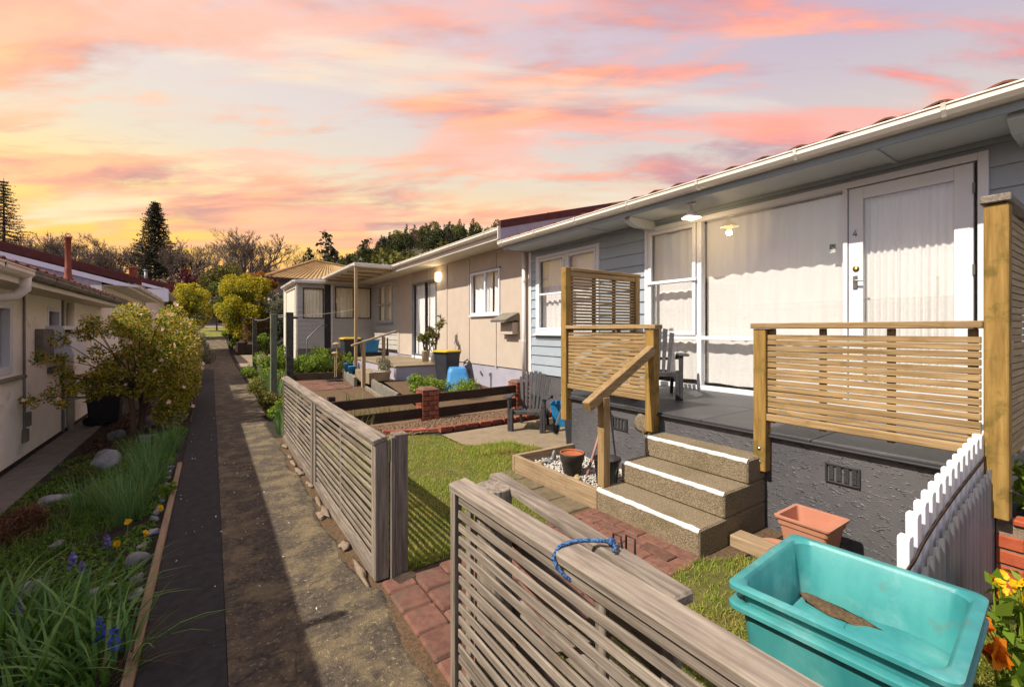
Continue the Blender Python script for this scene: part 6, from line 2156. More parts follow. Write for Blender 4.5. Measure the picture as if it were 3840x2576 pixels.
def tuft(name, label, cat, x, y, n, h0, h1, w, spread, material, lean=0.5, segs=4, curl=0.6, group=None, dirn=None):
    t = thing(name, label, cat, (x, y, gz(x, y)), group)
    a = nrs.rand(n) * 6.283
    rr = spread * np.sqrt(nrs.rand(n))
    X, Y = x + rr * np.cos(a), y + rr * np.sin(a)
    P = np.stack([X, Y, np.array([gz(p, q) for p, q in zip(X, Y)])], 1)
    dd = a + nrs.normal(0, 0.7, n) if dirn is None else dirn + nrs.normal(0, 0.75, n)
    me = blades_mesh('leaves', P, nrs.uniform(h0, h1, n), w * nrs.uniform(0.6, 1.25, n), lean, segs, curl, dd)
    link('leaves', me, material, t, True)
    return t


for i, (x, y, n, h, lab) in enumerate(((-0.60, 3.02, 75, 0.50, 'strappy green clump nearest the asphalt at bottom left'), (-0.86, 3.2, 85, 0.55, 'tall strappy green clump at the left frame edge'),
                                       (-0.42, 2.62, 60, 0.42, 'low strappy clump spilling over the end of edging'), (-0.70, 2.70, 80, 0.46, 'strappy clump in the bottom left corner'), (-1.12, 3.6, 60, 0.5, 'strappy clump behind the corner clump at far left'))):
    tuft('strap_leaf_clump', lab, 'plant', x, y, int(n * 1.3), h * 0.4, h * 0.85, 0.02, 0.17, 'strap_leaf', 0.7, 5, 0.75, 'strap leaf clumps')
for i, (x, y, n, h, lab) in enumerate(((-0.56, 4.75, 230, 0.42, 'tall reedy grass tuft behind the yellow dandelions'), (-0.70, 5.1, 200, 0.46, 'reedy grass tuft left of the tallest tuft'), (-0.48, 5.5, 230, 0.46, 'reedy grass tuft close to the timber edging'),
                                       (-0.62, 6.3, 260, 0.48, 'broad reedy grass tuft in front of shrub trunk'), (-0.95, 5.5, 120, 0.36, 'thin reedy grass tuft beside the grey boulder'), (-0.42, 6.9, 180, 0.42, 'reedy grass tuft by the path under the shrub'))):
    tuft('reed_tuft', lab, 'plant', x, y, n, h * 0.6, h * 1.15, 0.007, 0.10, 'reed_leaf', 0.32, 4, 0.6, 'reedy grass tufts')
tuft('dry_grass_tuft', 'thin pale grass stems leaning over the dark asphalt', 'plant', -0.36, 2.55, 20, 0.2, 0.34, 0.0035, 0.07, 'dry_leaf', 1.3, 5, 0.5, dirn=0.2)
dead = thing('dead_fern', 'mound of brown dead stems at the left of garden', 'plant', (-1.33, 5.5, gz(-1.33, 5.5)))
cld = clumps_in(-1.33, 5.5, gz(-1.33, 5.5) + 0.06, 0.26, 0.32, 0.09, 18, 0.06, 0.12, 3)
P, d = clump_points(cld, 1500, 0.3)
link('stems', leaves_mesh('stems', P, 0.11, 0.09, 0.2, 0.3), 'dry_leaf', dead)
# ground cover
n = 17000
x = nrs.uniform(-1.7, -0.36, n)
y = nrs.uniform(2.2, 8.4, n)
q = vnoise(x, y, 3.7, 5) * 0.6 + vnoise(x, y, 9.0, 8) * 0.4
k = (q > 0.36) & ~((abs(x + 1.33) < 0.3) & (abs(y - 5.5) < 0.4))
x, y, q = x[k], y[k], q[k]
P = np.stack([x, y, np.array([gz(a, b) for a, b in zip(x, y)]) + 0.01 + 0.09 * (q - 0.3) * nrs.rand(len(x))], 1)
stuff(link('ground_cover', leaves_mesh('ground_cover', P, 0.038, 0.42, 0.6), 'grass_deep'), 'low leafy weeds covering the left garden bed')
n = 9000
x = nrs.uniform(-1.6, -0.36, n)
y = nrs.uniform(2.2, 7.5, n)
k = vnoise(x, y, 2.9, 3) > 0.45
x, y = x[k], y[k]
P = np.stack([x, y, np.array([gz(a, b) for a, b in zip(x, y)])], 1)
stuff(link('wild_grass', blades_mesh('wild_grass', P, nrs.uniform(0.04, 0.15, len(x)), np.full(len(x), 0.0045), 0.7, 3), 'grass_deep'), 'fine wild grass growing in the left garden bed')
n = 1800
P = np.stack([nrs.uniform(-1.6, -0.3, n), nrs.uniform(8.0, 12.5, n), np.zeros(n)], 1)
P[:, 2] = [gz(a, b) + 0.008 for a, b in zip(P[:, 0], P[:, 1])]
stuff(link('leaf_litter', leaves_mesh('leaf_litter', P, 0.05, 0.5, 1.5), 'dry_leaf'), 'dry fallen leaves under the flowering shrub')
# bushlets by the edging
for i, (x, y, s, m_, lab) in enumerate(((-0.36, 5.05, 0.10, 'leaf_bright', 'light green cushion plant at the middle of the edging'), (-0.42, 8.0, 0.10, 'leaf_bright', 'light green cushion plant below the oval stone'), (-0.98, 7.9, 0.16, 'leaf_mid', 'leafy green plant beside large angular boulder'),
                                        (-0.85, 5.9, 0.12, 'grass_deep', 'dark leafy weed between the reeds'), (-1.25, 6.9, 0.14, 'leaf_mid', 'leafy weed left of the angular boulder'), (-0.47, 3.38, 0.06, 'leaf_bright', 'tiny light green weed below round boulder'))):
    z0 = gz(x, y)
    shrub('cushion_plant', lab, 'plant', (x, y, z0), clumps_in(x, y, z0 + s * 0.5, s, s * 1.2, s * 0.5, 9, s * 0.35, s * 0.6, 70 + i), 700, 0.028, m_, 'cushion plants')
# dandelions and bluebells


def dandelion(lab, x, y, h):
    t = thing('dandelion', lab, 'flower', (x, y, gz(x, y)), 'yellow dandelions')
    z0 = gz(x, y)
    MB().tube([(x, y, z0), (x + 0.01, y - 0.01, z0 + h)], 0.003, 5).build('stem', 'leaf_bright', t)
    rosettes('petals', np.array([[x + 0.01, y - 0.012, z0 + h + 0.004 * k] for k in range(3)]), 0.022, 'petal_yellow', t, 13)


dandelion('yellow dandelion standing tallest behind the round boulder', -0.52, 4.27, 0.14)
dandelion('yellow dandelion just above the round boulder', -0.40, 4.03, 0.09)
dandelion('small yellow dandelion left of the round boulder', -0.56, 4.12, 0.06)
dandelion('yellow dandelion by the timber edging stones', -0.36, 4.62, 0.05)


def bluebell(lab, x, y, h, m_='petal_blue', k=26):
    t = thing('bluebell', lab, 'flower', (x, y, gz(x, y)), 'blue flower spikes')
    z0 = gz(x, y)
    MB().tube([(x, y, z0), (x, y, z0 + h)], 0.004, 5).build('stem', 'strap_leaf', t)
    zz = z0 + h * (0.5 + 0.5 * nrs.rand(k))
    r = 0.028 * (1.15 - (zz - z0) / h)
    a = nrs.rand(k) * 6.283
    P = np.stack([x + r * np.cos(a), y + r * np.sin(a), zz], 1)
    link('bells', leaves_mesh('bells', P, 0.028, 0.7, 0.1, 0.6), m_, t)


for i, (x, y, h, m_, lab) in enumerate(((-0.72, 3.82, 0.22, 'petal_blue', 'tallest lilac bluebell spike in the left garden'), (-0.66, 3.72, 0.16, 'petal_blue', 'short lilac bluebell beside the tallest spike'), (-0.58, 3.95, 0.2, 'petal_blue', 'lilac bluebell left of the round boulder'),
                                        (-0.86, 3.45, 0.2, 'petal_blue', 'lilac bluebell low among strap leaves'), (-0.36, 2.62, 0.2, 'petal_deep_blue', 'deep blue flower spike near the bottom edge'), (-0.42, 2.72, 0.22, 'petal_deep_blue', 'deep blue flower spike left of the lowest one'))):
    bluebell(lab, x, y, h, m_)

# ------------------------------------------------------------------ plants along the right of the path
tall = []
for i, (x, y, s, h, m_, nm, lab, lf, nn) in enumerate((
        (1.0, 7.6, 0.22, 0.45, 'leaf_bright', 'garden_plant', 'bright green plant against the far end of the grey fence', 0.04, 2600),
        (0.95, 8.6, 0.25, 0.5, 'leaf_olive', 'garden_plant', 'olive green plant at the foot of the mossy post', 0.045, 2600),
        (1.0, 10.6, 0.32, 0.45, 'leaf_olive', 'garden_plant', 'bushy olive plant just beyond the mossy post', 0.05, 2600),
        (1.15, 12.2, 0.35, 0.55, 'leaf_bright', 'garden_plant', 'green leafy plant midway along the path bed', 0.05, 2600),
        (1.5, 14.6, 0.5, 1.15, 'leaf_bright', 'garden_plant', 'tall bright green shrub behind the clothesline posts', 0.06, 4200),
        (2.1, 15.2, 0.5, 0.75, 'leaf_bright', 'garden_plant', 'bright green shrub left of the dark bed edge', 0.055, 3600),
        (2.7, 15.0, 0.5, 0.75, 'leaf_bright', 'garden_plant', 'bright green shrub behind the brick paving', 0.055, 3600),
        (3.1, 15.6, 0.4, 1.0, 'leaf_mid', 'garden_plant', 'darker green shrub beside the yellow lid bin', 0.055, 3000),
        (3.25, 14.5, 0.32, 0.75, 'leaf_olive', 'garden_plant', 'leafy plant behind the mushroom ornament', 0.05, 2200),
        (3.35, 13.4, 0.16, 0.30, 'leaf_bright', 'garden_plant', 'small plant growing in the larger blue pot', 0.04, 700),
        (1.95, 17.0, 0.45, 0.5, 'leaf_bright', 'garden_plant', 'low leafy bed beside steel handrail steps', 0.05, 2200),
        (0.98, 16.0, 0.28, 0.3, 'leaf_bright', 'garden_plant', 'low plant spilling onto the far path edge', 0.05, 1500),
        (4.05, 9.0, 0.3, 0.32, 'leaf_bright', 'garden_plant', 'low bright plants behind the brick pillar', 0.04, 2200),
        (4.3, 8.2, 0.35, 0.28, 'leaf_bright', 'garden_plant', 'low yellow green plants before the blue box', 0.04, 2200),
        (3.55, 8.7, 0.28, 0.4, 'leaf_bright', 'garden_plant', 'green plant with pale teal object by the platform', 0.045, 2000),
        (3.35, 10.35, 0.20, 0.62, 'leaf_grey', 'garden_plant', 'scrubby dry plant in the pale concrete pot', 0.035, 1300))):
    z0 = 0.27 if (x > 3.25 and y < 14.4 and y > 9.5) else (0.12 if x > 3.3 and y < 9.5 else 0.0)
    if 'blue pot' in lab:
        z0 = 0.48
    rgx = random.Random(200 + i)
    cls = clumps_in(x, y, z0 + h * 0.5, s, s * 1.25, h * 0.5, 16, s * 0.3, s * 0.5, 300 + i)
    shrub(nm, lab, 'plant', (x, y, z0), cls, nn, lf, m_, 'front garden plants', True, 0.55, 0.4)
for i, (x, y, h, lab) in enumerate(((1.02, 9.9, 0.75, 'upright iris leaves beside the mossy post'), (1.05, 11.2, 0.65, 'upright iris leaves farther along the path bed'), (0.92, 7.2, 0.5, 'upright grassy leaves touching the grey fence end'))):
    tuft('iris_clump', lab, 'plant', x, y, 90, h * 0.6, h * 1.05, 0.016, 0.16, 'reed_leaf', 0.25, 4, 0.4, 'iris clumps')
for i, (x, y, n_, lab) in enumerate(((1.9, 7.4, 240, 'pale weeds growing behind the dark planks'), (2.5, 7.3, 240, 'pale weeds close to the middle brick pillar'), (1.6, 6.55, 90, 'thin weeds in front of the dark planks'))):
    tuft('weed_patch', lab, 'plant', x, y, n_, 0.12, 0.34, 0.008, 0.35, 'leaf_olive', 0.5, 3, 0.6, 'weeds by the rail fence')
tuft('cactus_leaves', 'few stiff upright leaves in the brown soil', 'plant', 2.15, 8.6, 12, 0.2, 0.42, 0.03, 0.3, 'reed_leaf', 0.25, 3, 0.3)
# frangipani-like potted plants on the platform
for i, (x, y, z0, h, lab) in enumerate(((4.60, 10.75, 0.92, 0.42, 'leafy plant in the cream pot on platform'), (4.72, 10.48, 0.9, 0.72, 'taller leafy plant in the white pot on platform'))):
    t = thing('potted_plant', lab, 'plant', (x, y, z0), 'leafy potted plants')
    mb = MB()
    tips = []
    for j in range(5):
        a = j * 1.26 + i
        p1 = (x + 0.16 * math.cos(a), y - 0.10 + 0.18 * math.sin(a), z0 + h * (0.6 + 0.12 * j))
        limb(mb, (x, y, z0 - 0.05), p1, 0.014, 0.008, 0.15, 4, j + i * 7, 6)
        tips.append((*p1, 0.10))
    mb.build('stem', 'bark_tan', t, True)
    P, d = clump_points(tips, 170, 0.3)
    link('leaves', leaves_mesh('leaves', P, 0.13, 0.33, 0.5, out=d), 'leaf_olive', t)
# weeds and flowers at right
YF = thing('yellow_daisies', 'yellow flowering plant below the brick wall at right', 'plant', (2.75, 0.3, 0))
P = scatter(22, 2.62, 2.88, 0.24, 0.40, 0.45, 0.08)
mb = MB()
for p in P:
    mb.tube([(p[0] + 0.05, p[1] - 0.02, 0.0), tuple(p)], 0.004, 5)
mb.build('stems', 'leaf_bright', YF)
for p in P:
    rosettes('flower_head', np.array([p, p + 0.003]), 0.019, 'petal_yellow', YF, 15)
Pl = scatter(110, 2.55, 2.95, 0.2, 0.40, 0.25, 0.2)
link('leaves', leaves_mesh('leaves', Pl, 0.09, 0.4, 0.6), 'leaf_bright', YF)
OF = thing('orange_flower', 'orange blooms beside the turquoise tub at right', 'plant', (2.3, 0.33, 0))
for q_ in ([[2.30, 0.335, 0.34], [2.32, 0.325, 0.365], [2.33, 0.345, 0.33], [2.28, 0.32, 0.35], [2.35, 0.37, 0.40]]):
    rosettes('flower_head', np.array([q_, [q_[0], q_[1], q_[2] + 0.006]]), 0.042, 'petal_orange', OF, 17)
MB().tube([(2.32, 0.3, 0.0), (2.31, 0.33, 0.34)], 0.005, 5).build('stem', 'leaf_bright', OF)
BLF = scatter(70, 2.12, 2.6, 0.22, 0.32, 0.2, 0.12)
link('leaves', leaves_mesh('leaves', BLF, 0.10, 0.55, 0.8), 'leaf_bright', OF)
tuft('grass_tuft', 'unkempt grass at the foot of brick wall', 'plant', 2.9, 0.25, 420, 0.1, 0.32, 0.006, 0.35, 'grass', 0.8, 3, 0.6)
cls = clumps_in(3.78, 0.36, 0.62, 0.10, 0.06, 0.14, 8, 0.05, 0.09, 777)
shrub('leafy_shrub', 'small dark leaved plant behind the tall porch post', 'plant', (3.78, 0.36, 0.44), cls, 160, 0.085, 'leaf_bright', None, True, 0.38)
tw = MB().tube([(3.44, 0.43, 0.66), (3.6, 0.40, 0.6), (3.72, 0.37, 0.56)], 0.005, 5)
single(tw, 'twig', 'bark', 'thin bare twig crossing in front of tall post', 'twig')

# ------------------------------------------------------------------ shrubs around the end of the path
def blob(label, name, c, r, k, n, leaf, m_, seed, group=None, cat='shrub', cr=(0.13, 0.42), base=None):
    cls = clumps_in(*c, *r, k, min(r) * cr[0], min(r) * cr[1], seed)
    b = base or (c[0], c[1], max(0.0, ground_z(c[0], c[1])))
    t = thing(name, label, cat, b, group)
    foliage('crown', cls, n, leaf, m_, t, 0.6, 0.35, 0.6, zmin=b[2])
    foliage('inner_leaves', [(q[0] * 0.75 + c[0] * 0.25, q[1] * 0.75 + c[1] * 0.25, q[2] * 0.8 + c[2] * 0.2 - 0.06 * r[2], q[3]) for q in cls], int(n * 0.4), leaf, 'leaf_mid' if m_ in ('leaf_yellow', 'leaf_orange') else m_, t, 0.6, 0.35, 0.1, zmin=b[2])  # darker leaf colour inside yellow and orange crowns paints in their inner shade
    mb = MB()
    limb(mb, (b[0], b[1], b[2] - 0.1), (c[0], c[1], c[2] - r[2] * 0.3), 0.05 + 0.03 * r[0], 0.04, 0.05, 4, seed)
    for i, q in enumerate(cls[:10]):
        limb(mb, (c[0], c[1], c[2] - r[2] * 0.4), q[:3], 0.03 + 0.01 * r[0], 0.008, 0.1, 4, seed + i, 5)
    mb.build('trunk', 'bark', t, True)
    return t


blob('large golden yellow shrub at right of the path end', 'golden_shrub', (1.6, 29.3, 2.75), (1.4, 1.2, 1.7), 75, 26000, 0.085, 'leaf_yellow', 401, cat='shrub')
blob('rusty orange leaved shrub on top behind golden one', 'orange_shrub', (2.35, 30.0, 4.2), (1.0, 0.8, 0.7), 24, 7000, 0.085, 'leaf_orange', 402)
blob('dark green shrub behind the golden shrub', 'green_shrub', (0.9, 31.0, 3.6), (1.0, 1.0, 1.1), 24, 5000, 0.09, 'leaf_mid', 403)
blob('pale speckled shrub between golden shrub and wing', 'speckled_shrub', (3.15, 28.8, 2.4), (0.75, 0.9, 1.5), 30, 8000, 0.075, 'leaf_grey', 404)
blob('dark shrub at the corner of the weatherboard wing', 'dark_shrub', (3.1, 25.5, 1.4), (0.55, 0.8, 0.9), 20, 4000, 0.08, 'leaf_dark', 405)
blob('green rounded shrub low beside brown hedge', 'green_shrub', (2.3, 25.5, 0.9), (0.55, 0.5, 0.42), 18, 3000, 0.07, 'leaf_bright', 406)
blob('green shrub at the left foot of golden shrub', 'green_shrub', (0.95, 30.6, 1.25), (0.4, 0.8, 0.7), 20, 3500, 0.07, 'leaf_bright', 407)
hd = thing('brown_hedge', 'clipped brown leaved hedge above the dark timber planter', 'hedge', (2.2, 28.4, 0.7))
cls = [(1.55 + 0.16 * i, 28.3 + 0.25 * j, 0.95 + 0.16 * k + 0.05 * rnd.random(), 0.19) for i in range(9) for j in range(3) for k in range(7)]
foliage('foliage', cls, 12000, 0.06, 'hedge_brown', hd, 0.6, 0.3, 0.5)
MB().tube([(2.2, 28.4, 0.6), (2.2, 28.4, 1.6)], 0.05, 6).build('stem', 'bark', hd)
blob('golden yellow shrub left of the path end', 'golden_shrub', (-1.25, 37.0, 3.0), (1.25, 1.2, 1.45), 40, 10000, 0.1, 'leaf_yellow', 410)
blob('dark red leaved tree behind the left golden shrub', 'red_tree', (-1.6, 43.5, 4.9), (1.9, 1.6, 1.2), 34, 7000, 0.13, 'leaf_red', 411, cat='tree')
blob('pale speckled shrub beyond the path end', 'speckled_shrub', (0.35, 45.0, 3.4), (0.8, 0.8, 1.6), 22, 4500, 0.11, 'leaf_grey', 412)
blob('grey green shrub at the far end of flowering shrub', 'grey_shrub', (-0.55, 16.5, 0.75), (0.5, 1.3, 0.6), 26, 5000, 0.05, 'leaf_grey', 413)
blob('yellow green shrub beyond the flowering shrub', 'green_shrub', (-0.75, 19.0, 1.05), (0.5, 1.6, 0.8), 26, 4500, 0.07, 'leaf_yellow', 414)
blob('olive green tree behind golden shrub', 'olive_tree', (1.2, 40.0, 5.2), (1.7, 1.5, 1.3), 30, 6000, 0.13, 'hill_olive', 415, cat='tree')
dk = thing('dark_trellis', 'dark round topped trellis against left house by path', 'trellis', (-1.2, 24, 0))
MB().prism([(-1.35, 0.0), (-1.0, 0.0), (-1.0, 2.1), (-1.08, 2.35), (-1.2, 2.45), (-1.32, 2.35), (-1.35, 2.1)], 1, 23.9, 24.0).build('panel', 'black_metal', dk)

# ------------------------------------------------------------------ street scene far away
CR = thing('parked_car', 'pale silver car parked across the street at path end', 'car', (-1.3, 62.5, 2.2))
MB().prism([(60.6, 2.45), (60.7, 2.95), (61.6, 3.05), (62.1, 3.5), (63.4, 3.52), (64.2, 3.05), (64.6, 2.95), (64.7, 2.5), (64.4, 2.38), (60.9, 2.38)], 0, -2.2, -0.45).build('body', 'car_white', CR, False, 0.05)
MB().prism([(61.75, 3.07), (62.18, 3.44), (63.35, 3.46), (64.0, 3.07)], 0, -2.21, -0.44).build('window', 'dark_void', CR)
for yy in (61.4, 63.8):
    for xx in (-2.15, -0.6):
        MB().tube([(xx - 0.08, yy, 2.55), (xx + 0.18, yy, 2.55)], 0.31, 16).build('wheel', 'tyre', CR)
SH_ = thing('white_garage', 'white garage across the street at the path end', 'building', (-0.5, 72, 2.4))
MB().box(-3.5, 1.6, 72, 77, 2.3, 5.2).build('wall', 'gable_white', SH_)
MB().prism([(71.6, 5.2), (74.5, 6.0), (77.4, 5.2)], 0, -3.8, 1.9).build('roof', 'concrete_grey', SH_)
MB().box(-2.6, 0.6, 71.95, 72.0, 2.4, 4.4).build('garage_door', 'concrete_grey', SH_)
MB().box(1.7, 2.6, 71.9, 72.5, 2.3, 4.8).build('gate_pier', 'brick_red', SH_)

# ------------------------------------------------------------------ bare winter trees


def segs_mesh(name, S0, S1, R0, R1, sides=3):
    n = len(S0)
    d = unit(S1 - S0)
    ref = np.where(np.abs(d[:, 2:3]) < 0.9, np.array([[0, 0, 1.0]]), np.array([[1.0, 0, 0]]))
    a = unit(np.cross(d, ref))
    b = np.cross(d, a)
    rows = []
    for S_, R_ in ((S0, R0), (S1, R1)):
        for k in range(sides):
            t = 2 * math.pi * k / sides
            rows.append(S_ + (a * math.cos(t) + b * math.sin(t)) * R_[:, None])
    V = np.stack(rows, 1).reshape(-1, 3)
    base = (np.arange(n) * 2 * sides)[:, None]
    Q = np.concatenate([base + np.array([[k, (k + 1) % sides, sides + (k + 1) % sides, sides + k]]) for k in range(sides)], 0)
    return npmesh(name, V, quads=Q)


def bare_tree_segs(seed, H, spread=0.55, levels=6):
    rg = random.Random(seed)
    S0, S1, R0, R1 = [], [], [], []

    def grow(p, d, L, r, lv):
        n = 3 if lv < levels - 2 else 2
        q = p.copy()
        dd = d.copy()
        pts = [q.copy()]
        for i in range(n):
            dd = (dd + Vector((rg.uniform(-1, 1), rg.uniform(-1, 1), rg.uniform(-0.4, 0.9))) * 0.13).normalized()
            q2 = q + dd * (L / n)
            ra, rb = r * (1 - 0.35 * i / n), r * (1 - 0.35 * (i + 1) / n)
            S0.append(q[:])
            S1.append(q2[:])
            R0.append(ra)
            R1.append(rb)
            q = q2
            pts.append(q.copy())
        if lv >= levels:
            return
        k = rg.choice((2, 3, 3)) if lv < levels - 1 else rg.choice((3, 4))
        for j in range(k):
            ax = Vector((rg.gauss(0, 1), rg.gauss(0, 1), rg.gauss(0, 1))).normalized()
            nd = (dd + ax.cross(dd).normalized() * rg.uniform(0.35, 0.95) * spread * 1.5 + Vector((0, 0, 0.16))).normalized()
            src = pts[-1] if j < 2 else pts[rg.choice((1, min(2, n)))]
            grow(src, nd, L * rg.uniform(0.62, 0.86), r * 0.62 * rg.uniform(0.85, 1.1), lv + 1)

    nb = rg.choice((2, 3, 4))
    grow(Vector((0, 0, 0)), Vector((0, 0, 1)), H * 0.16, H * 0.017, 1)
    S0, S1 = np.array(S0), np.array(S1)
    z = S1[:, 2].max()
    f = H / z
    return S0 * f, S1 * f, np.maximum(np.array(R0) * f, 0.014), np.maximum(np.array(R1) * f, 0.012)


variants = []
for sd in (3, 8, 15):
    S0, S1, R0, R1 = bare_tree_segs(sd, 14.0, 0.5, 9)
    thick = R0 > 0.05
    variants.append((segs_mesh('trunk', S0[thick], S1[thick], R0[thick], R1[thick], 5), segs_mesh('twigs', S0[~thick], S1[~thick], R0[~thick], R1[~thick], 3)))
BT = [(-27.6, 108.4, 20.1), (-21.5, 99.4, 17.3), (-17.7, 104.1, 17.9), (-12.4, 90.8, 16.5), (-10.1, 103.7, 17.2), (-3.5, 82.2, 16.2), (-0.2, 89.7, 16.8), (4.65, 71.9, 15.7), (9.0, 78.6, 14.9),
      (11.7, 71.9, 12.2), (-22.5, 114.6, 17.2), (2.5, 100.0, 17.6), (-15.0, 96.0, 15.0), (-6.5, 95.0, 16.2), (-33.0, 112.0, 18.0), (6.8, 88.0, 15.0), (-25.0, 93.0, 14.0)]
pos_words = ['leftmost', 'second from left', 'left of the rust flue', 'right of the rust flue', 'just left of the dark conifer', 'right of the dark conifer', 'above the left golden shrub', 'with widest crown left of golden roof', 'nearest the golden roof',
             'lowest beside the golden roof', 'far back left of flue', 'far back above the path end', 'thin one behind the flue', 'thin one behind the conifer', 'at the left frame edge', 'behind the wide crowned one', 'low one above the left roof']
for i, (x, y, zt) in enumerate(BT):
    t = thing('bare_tree', 'leafless winter tree on the skyline, ' + pos_words[i], 'tree', (x, y, 2.5), 'leafless trees on the skyline')
    tr, tw = variants[i % 3]
    s = (zt - 2.5) / 14.0
    for nm, me in (('trunk', tr), ('twigs', tw)):
        o = bpy.data.objects.new(nm, me)
        if not me.materials:
            me.materials.append(MATS['bark_pale'])
        COL.objects.link(o)
        o.parent = t
    t.scale = (s * 1.25, s * 1.25, s)
    t.rotation_euler = (0, 0, i * 1.7)
# understory
UB = [(-30, 100, 6, 4.5), (-24, 92, 5.5, 4), (-18, 90, 5.5, 4.5), (-13, 84, 5.5, 4.5), (-8, 80, 5.0, 4.2), (-4, 76, 5.2, 4.2), (0.5, 78, 6.0, 4.5), (4.5, 80, 6, 4.5), (9.5, 76, 5.5, 4.2), (13, 70, 5.0, 4), (-36, 108, 7, 5), (7, 66, 5.0, 3.2), (2, 68, 5, 3.2), (15.5, 66, 5.0, 3.5)]
_ax = sorted(range(len(UB)), key=lambda q: math.atan2(UB[q][0], UB[q][1]))
order = {q: k for k, q in enumerate(_ax)}
for i, (x, y, zc, r) in enumerate(UB):
    blob('brownish thicket of twigs under the leafless trees, %s from the left' % ORD[order[i]], 'thicket', (x, y, zc), (r, r * 0.7, r * 0.85), 26, 3000, 0.42, 'hill_brown', 500 + i, 'brownish thickets', 'thicket', (0.25, 0.42))


# ------------------------------------------------------------------ conifers
def conifer(label, base, H, half, seed, dense, m_):
    t = thing('conifer', label, 'tree', base)
    rg = random.Random(seed)
    MB().tube([(base[0], base[1], base[2]), (base[0], base[1], base[2] + H)], [H * 0.018, 0.03], 8).build('trunk', 'bark', t)
    mb = MB()
    P, D = [], []
    z = H * 0.22
    while z < H * 0.985:
        f = 1 - z / H
        L = half * (f ** 0.85) * rg.uniform(0.85, 1.1) + 0.15
        nb = 7 if dense else 6
        a0 = rg.random() * 6.28
        for k in range(nb):
            a = a0 + k * 6.283 / nb + rg.uniform(-0.2, 0.2)
            l = L * rg.uniform(0.75, 1.1)
            pts = []
            for q in range(7):
                u = q / 6
                dz = (-0.30 * u + 0.30 * u * u) * l if dense else (-0.42 * u + 0.30 * u * u) * l
                pts.append(Vector((base[0] + math.cos(a) * l * u, base[1] + math.sin(a) * l * u, base[2] + z + dz)))
            mb.tube(pts, [0.03 * (1 - 0.8 * q / 6) + 0.01 for q in range(7)], 4)
            cnt = int((6 if dense else 5) * l) + 3
            for q in range(cnt):
                u = 0.12 + 0.88 * (q + rg.random()) / cnt
                i_ = min(5, int(u * 6))
                p = pts[i_].lerp(pts[i_ + 1], u * 6 - i_)
                for _ in range(5 if dense else 4):
                    w = 0.28 * (1 - 0.4 * u) if dense else 0.16
                    P.append((p.x + rg.gauss(0, w), p.y + rg.gauss(0, w), p.z + rg.gauss(0, w * 0.4)))
        z += (0.62 if dense else 0.72) * (0.6 + 0.5 * f)
    mb.build('branches', 'bark', t)
    link('needles', leaves_mesh('needles', np.array(P), 0.34 if dense else 0.28, 0.35, 0.5), m_, t)
    return t


conifer('dark dense pyramid conifer among the leafless trees', (-7.5, 89.9, 2.5), 19.6, 6.2, 5, True, 'conifer_dark')
conifer('tall sparse dark conifer at the left edge of the skyline', (-27.0, 102.0, 2.5), 22.8, 6.6, 9, False, 'conifer_dark')

# ------------------------------------------------------------------ wooded hill
RIDGE = [(-10, 232, 12), (11.9, 221.8, 16), (26, 212.2, 18.0), (36.9, 204.8, 21.5), (49.4, 196.3, 26.5), (58.8, 189.9, 31.5), (68.2, 183.5, 36.0), (77.6, 177.1, 38.0), (88.5, 169.6, 38.5), (97.9, 163.2, 39), (112, 153.6, 41), (133.8, 138.7, 44.5), (151, 127, 46.5), (174.5, 111, 52), (230, 70, 60)]


def hill():
    V, F = [], []
    S_ = [(0.42, 0.0), (0.55, 0.18), (0.7, 0.5), (0.85, 0.82), (1.0, 1.0), (1.15, 1.02), (1.5, 0.9)]
    for (x, y, z) in RIDGE:
        for (k, h) in S_:
            V.append((x * k, y * k, 1.0 + (z - 1.0) * h))
    m = len(S_)
    for i in range(len(RIDGE) - 1):
        for j in range(m - 1):
            a = i * m + j
            F.append((a, a + 1, a + m + 1, a + m))
    return struct(MB().add(V, F).build('hill', 'hill_ground', None, True))


hill()


def hill_at(t, s):
    i = min(int(t), len(RIDGE) - 2)
    f = t - i
    x, y, z = [RIDGE[i][k] * (1 - f) + RIDGE[i + 1][k] * f for k in range(3)]
    hh = float(np.interp(s, [0.42, 0.55, 0.7, 0.85, 1.0, 1.15], [0.0, 0.18, 0.5, 0.82, 1.0, 1.02]))
    return x * s, y * s, 1.0 + (z - 1.0) * hh


HT = []
for v in range(5):
    if v < 2:      # conical
        cls = []
        rgv = random.Random(v)
        for q in range(26):
            z = 1.0 + 8.5 * q / 25
            r = 2.3 * (1 - z / 10.4) + 0.25
            a = rgv.random() * 6.28
            cls.append((math.cos(a) * r * 0.6, math.sin(a) * r * 0.6, z, r * 0.6 + 0.15))
        nl, ls = 1400, 0.5
    else:
        cls = clumps_in(0, 0, 5.0, 2.9 + 0.5 * (v - 2), 2.9, 3.4, 26, 0.8, 1.5, 60 + v)
        nl, ls = 1800, 0.52
    P, d = clump_points(cls, nl, 0.55)
    me = leaves_mesh('crown', P, ls, 0.7, 0.4, out=d)
    tk = MB().tube([(0, 0, -1), (0, 0, 4.5)], [0.3, 0.12], 6).mesh('trunk')
    HT.append((me, tk))
mats_h = ['hill_green', 'conifer_dark', 'hill_green', 'hill_olive', 'hill_brown']
for (me, tk), mm_ in zip(HT, mats_h):
    me.materials.append(MATS[mm_])
    tk.materials.append(MATS['bark'])


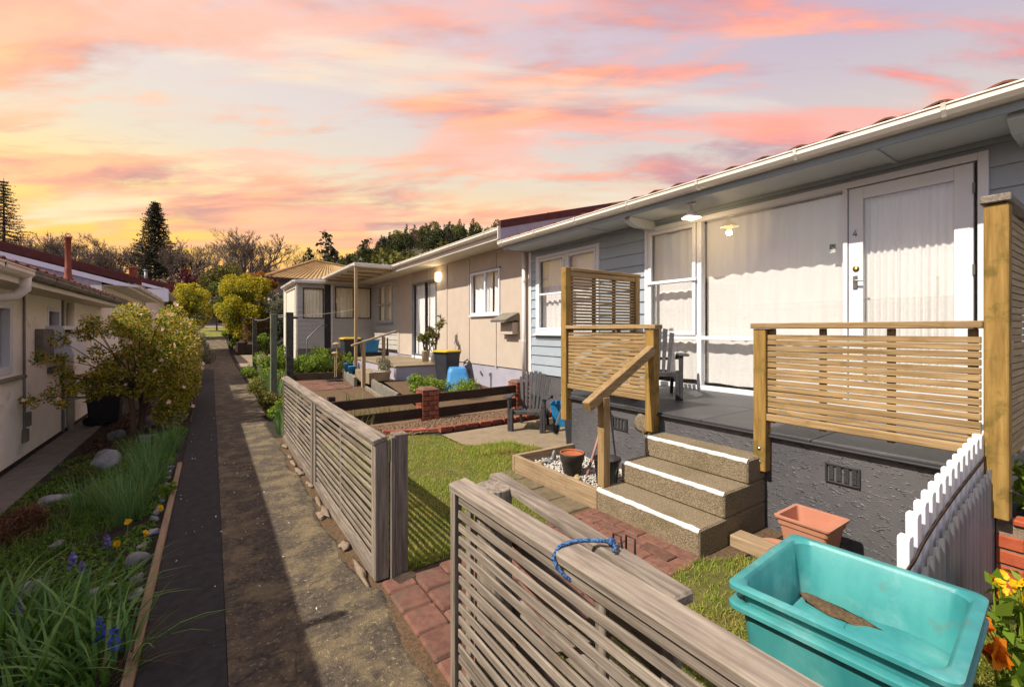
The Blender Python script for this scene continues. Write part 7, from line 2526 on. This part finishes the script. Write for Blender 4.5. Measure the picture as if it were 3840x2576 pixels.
def hill_tree(v, x, y, z, s, label, group):
    t = thing('hill_tree', label, 'tree', (x, y, z), group)
    for nm, me in (('crown', HT[v][0]), ('trunk', HT[v][1])):
        o = bpy.data.objects.new(nm, me)
        COL.objects.link(o)
        o.parent = t
    t.scale = (s * rnd.uniform(0.85, 1.15), s * rnd.uniform(0.85, 1.15), s * rnd.uniform(0.9, 1.2))
    t.rotation_euler = (0, 0, rnd.random() * 6.28)


kinds = ['pointed dark green tree on the wooded hill', 'pointed blackish conifer on the wooded hill', 'rounded dark green tree on the wooded hill', 'rounded olive green tree on the wooded hill', 'brownish half bare tree on the wooded hill']
for i in range(285):
    t_ = rnd.uniform(0.8, 12.6) if i % 3 else rnd.uniform(0.8, 8.5)
    s_ = rnd.choice((1.0, 1.0, rnd.uniform(0.55, 1.0), rnd.uniform(0.6, 0.95)))
    x, y, z = hill_at(t_, s_)
    v = rnd.choice((0, 1, 2, 0, 3, 4, 2, 0))
    hill_tree(v, x + rnd.uniform(-3, 3), y + rnd.uniform(-3, 3), z - 0.3, rnd.uniform(0.6, 0.95), kinds[v], kinds[v] + 's')
MID = [(15.0, 74.5, 0.0, 1, 1.45, 'tall dark jagged conifer left of the golden roof peak'), (16.2, 75.0, 0.0, 1, 1.3, 'second dark conifer beside the jagged one'), (12.0, 71.5, 0, 0, 1.05, 'small dark conifer above the golden roof left slope'), (20.5, 60.0, 0, 3, 1.25, 'broad olive tree above the golden roof right end'),
       (23.5, 57, 0, 3, 1.15, 'broad olive tree above the porch roof corner'), (19.0, 66.0, 0, 0, 1.25, 'dark green pointed tree beside the broad olive trees'), (27.0, 58, 0, 3, 1.25, 'olive tree rising above the beige house gutter'), (13.5, 62, 0, 2, 0.9, 'low green tree behind the golden roof peak'), (9.5, 66, 0, 4, 0.9, 'brownish tree left of the golden roof')]
for (x, y, z, v, s, lab) in MID:
    hill_tree(v, x, y, 1.6, s, lab, None)

# tidy helper properties
for o in scene.objects:
    if 'base' in o:
        del o['base']
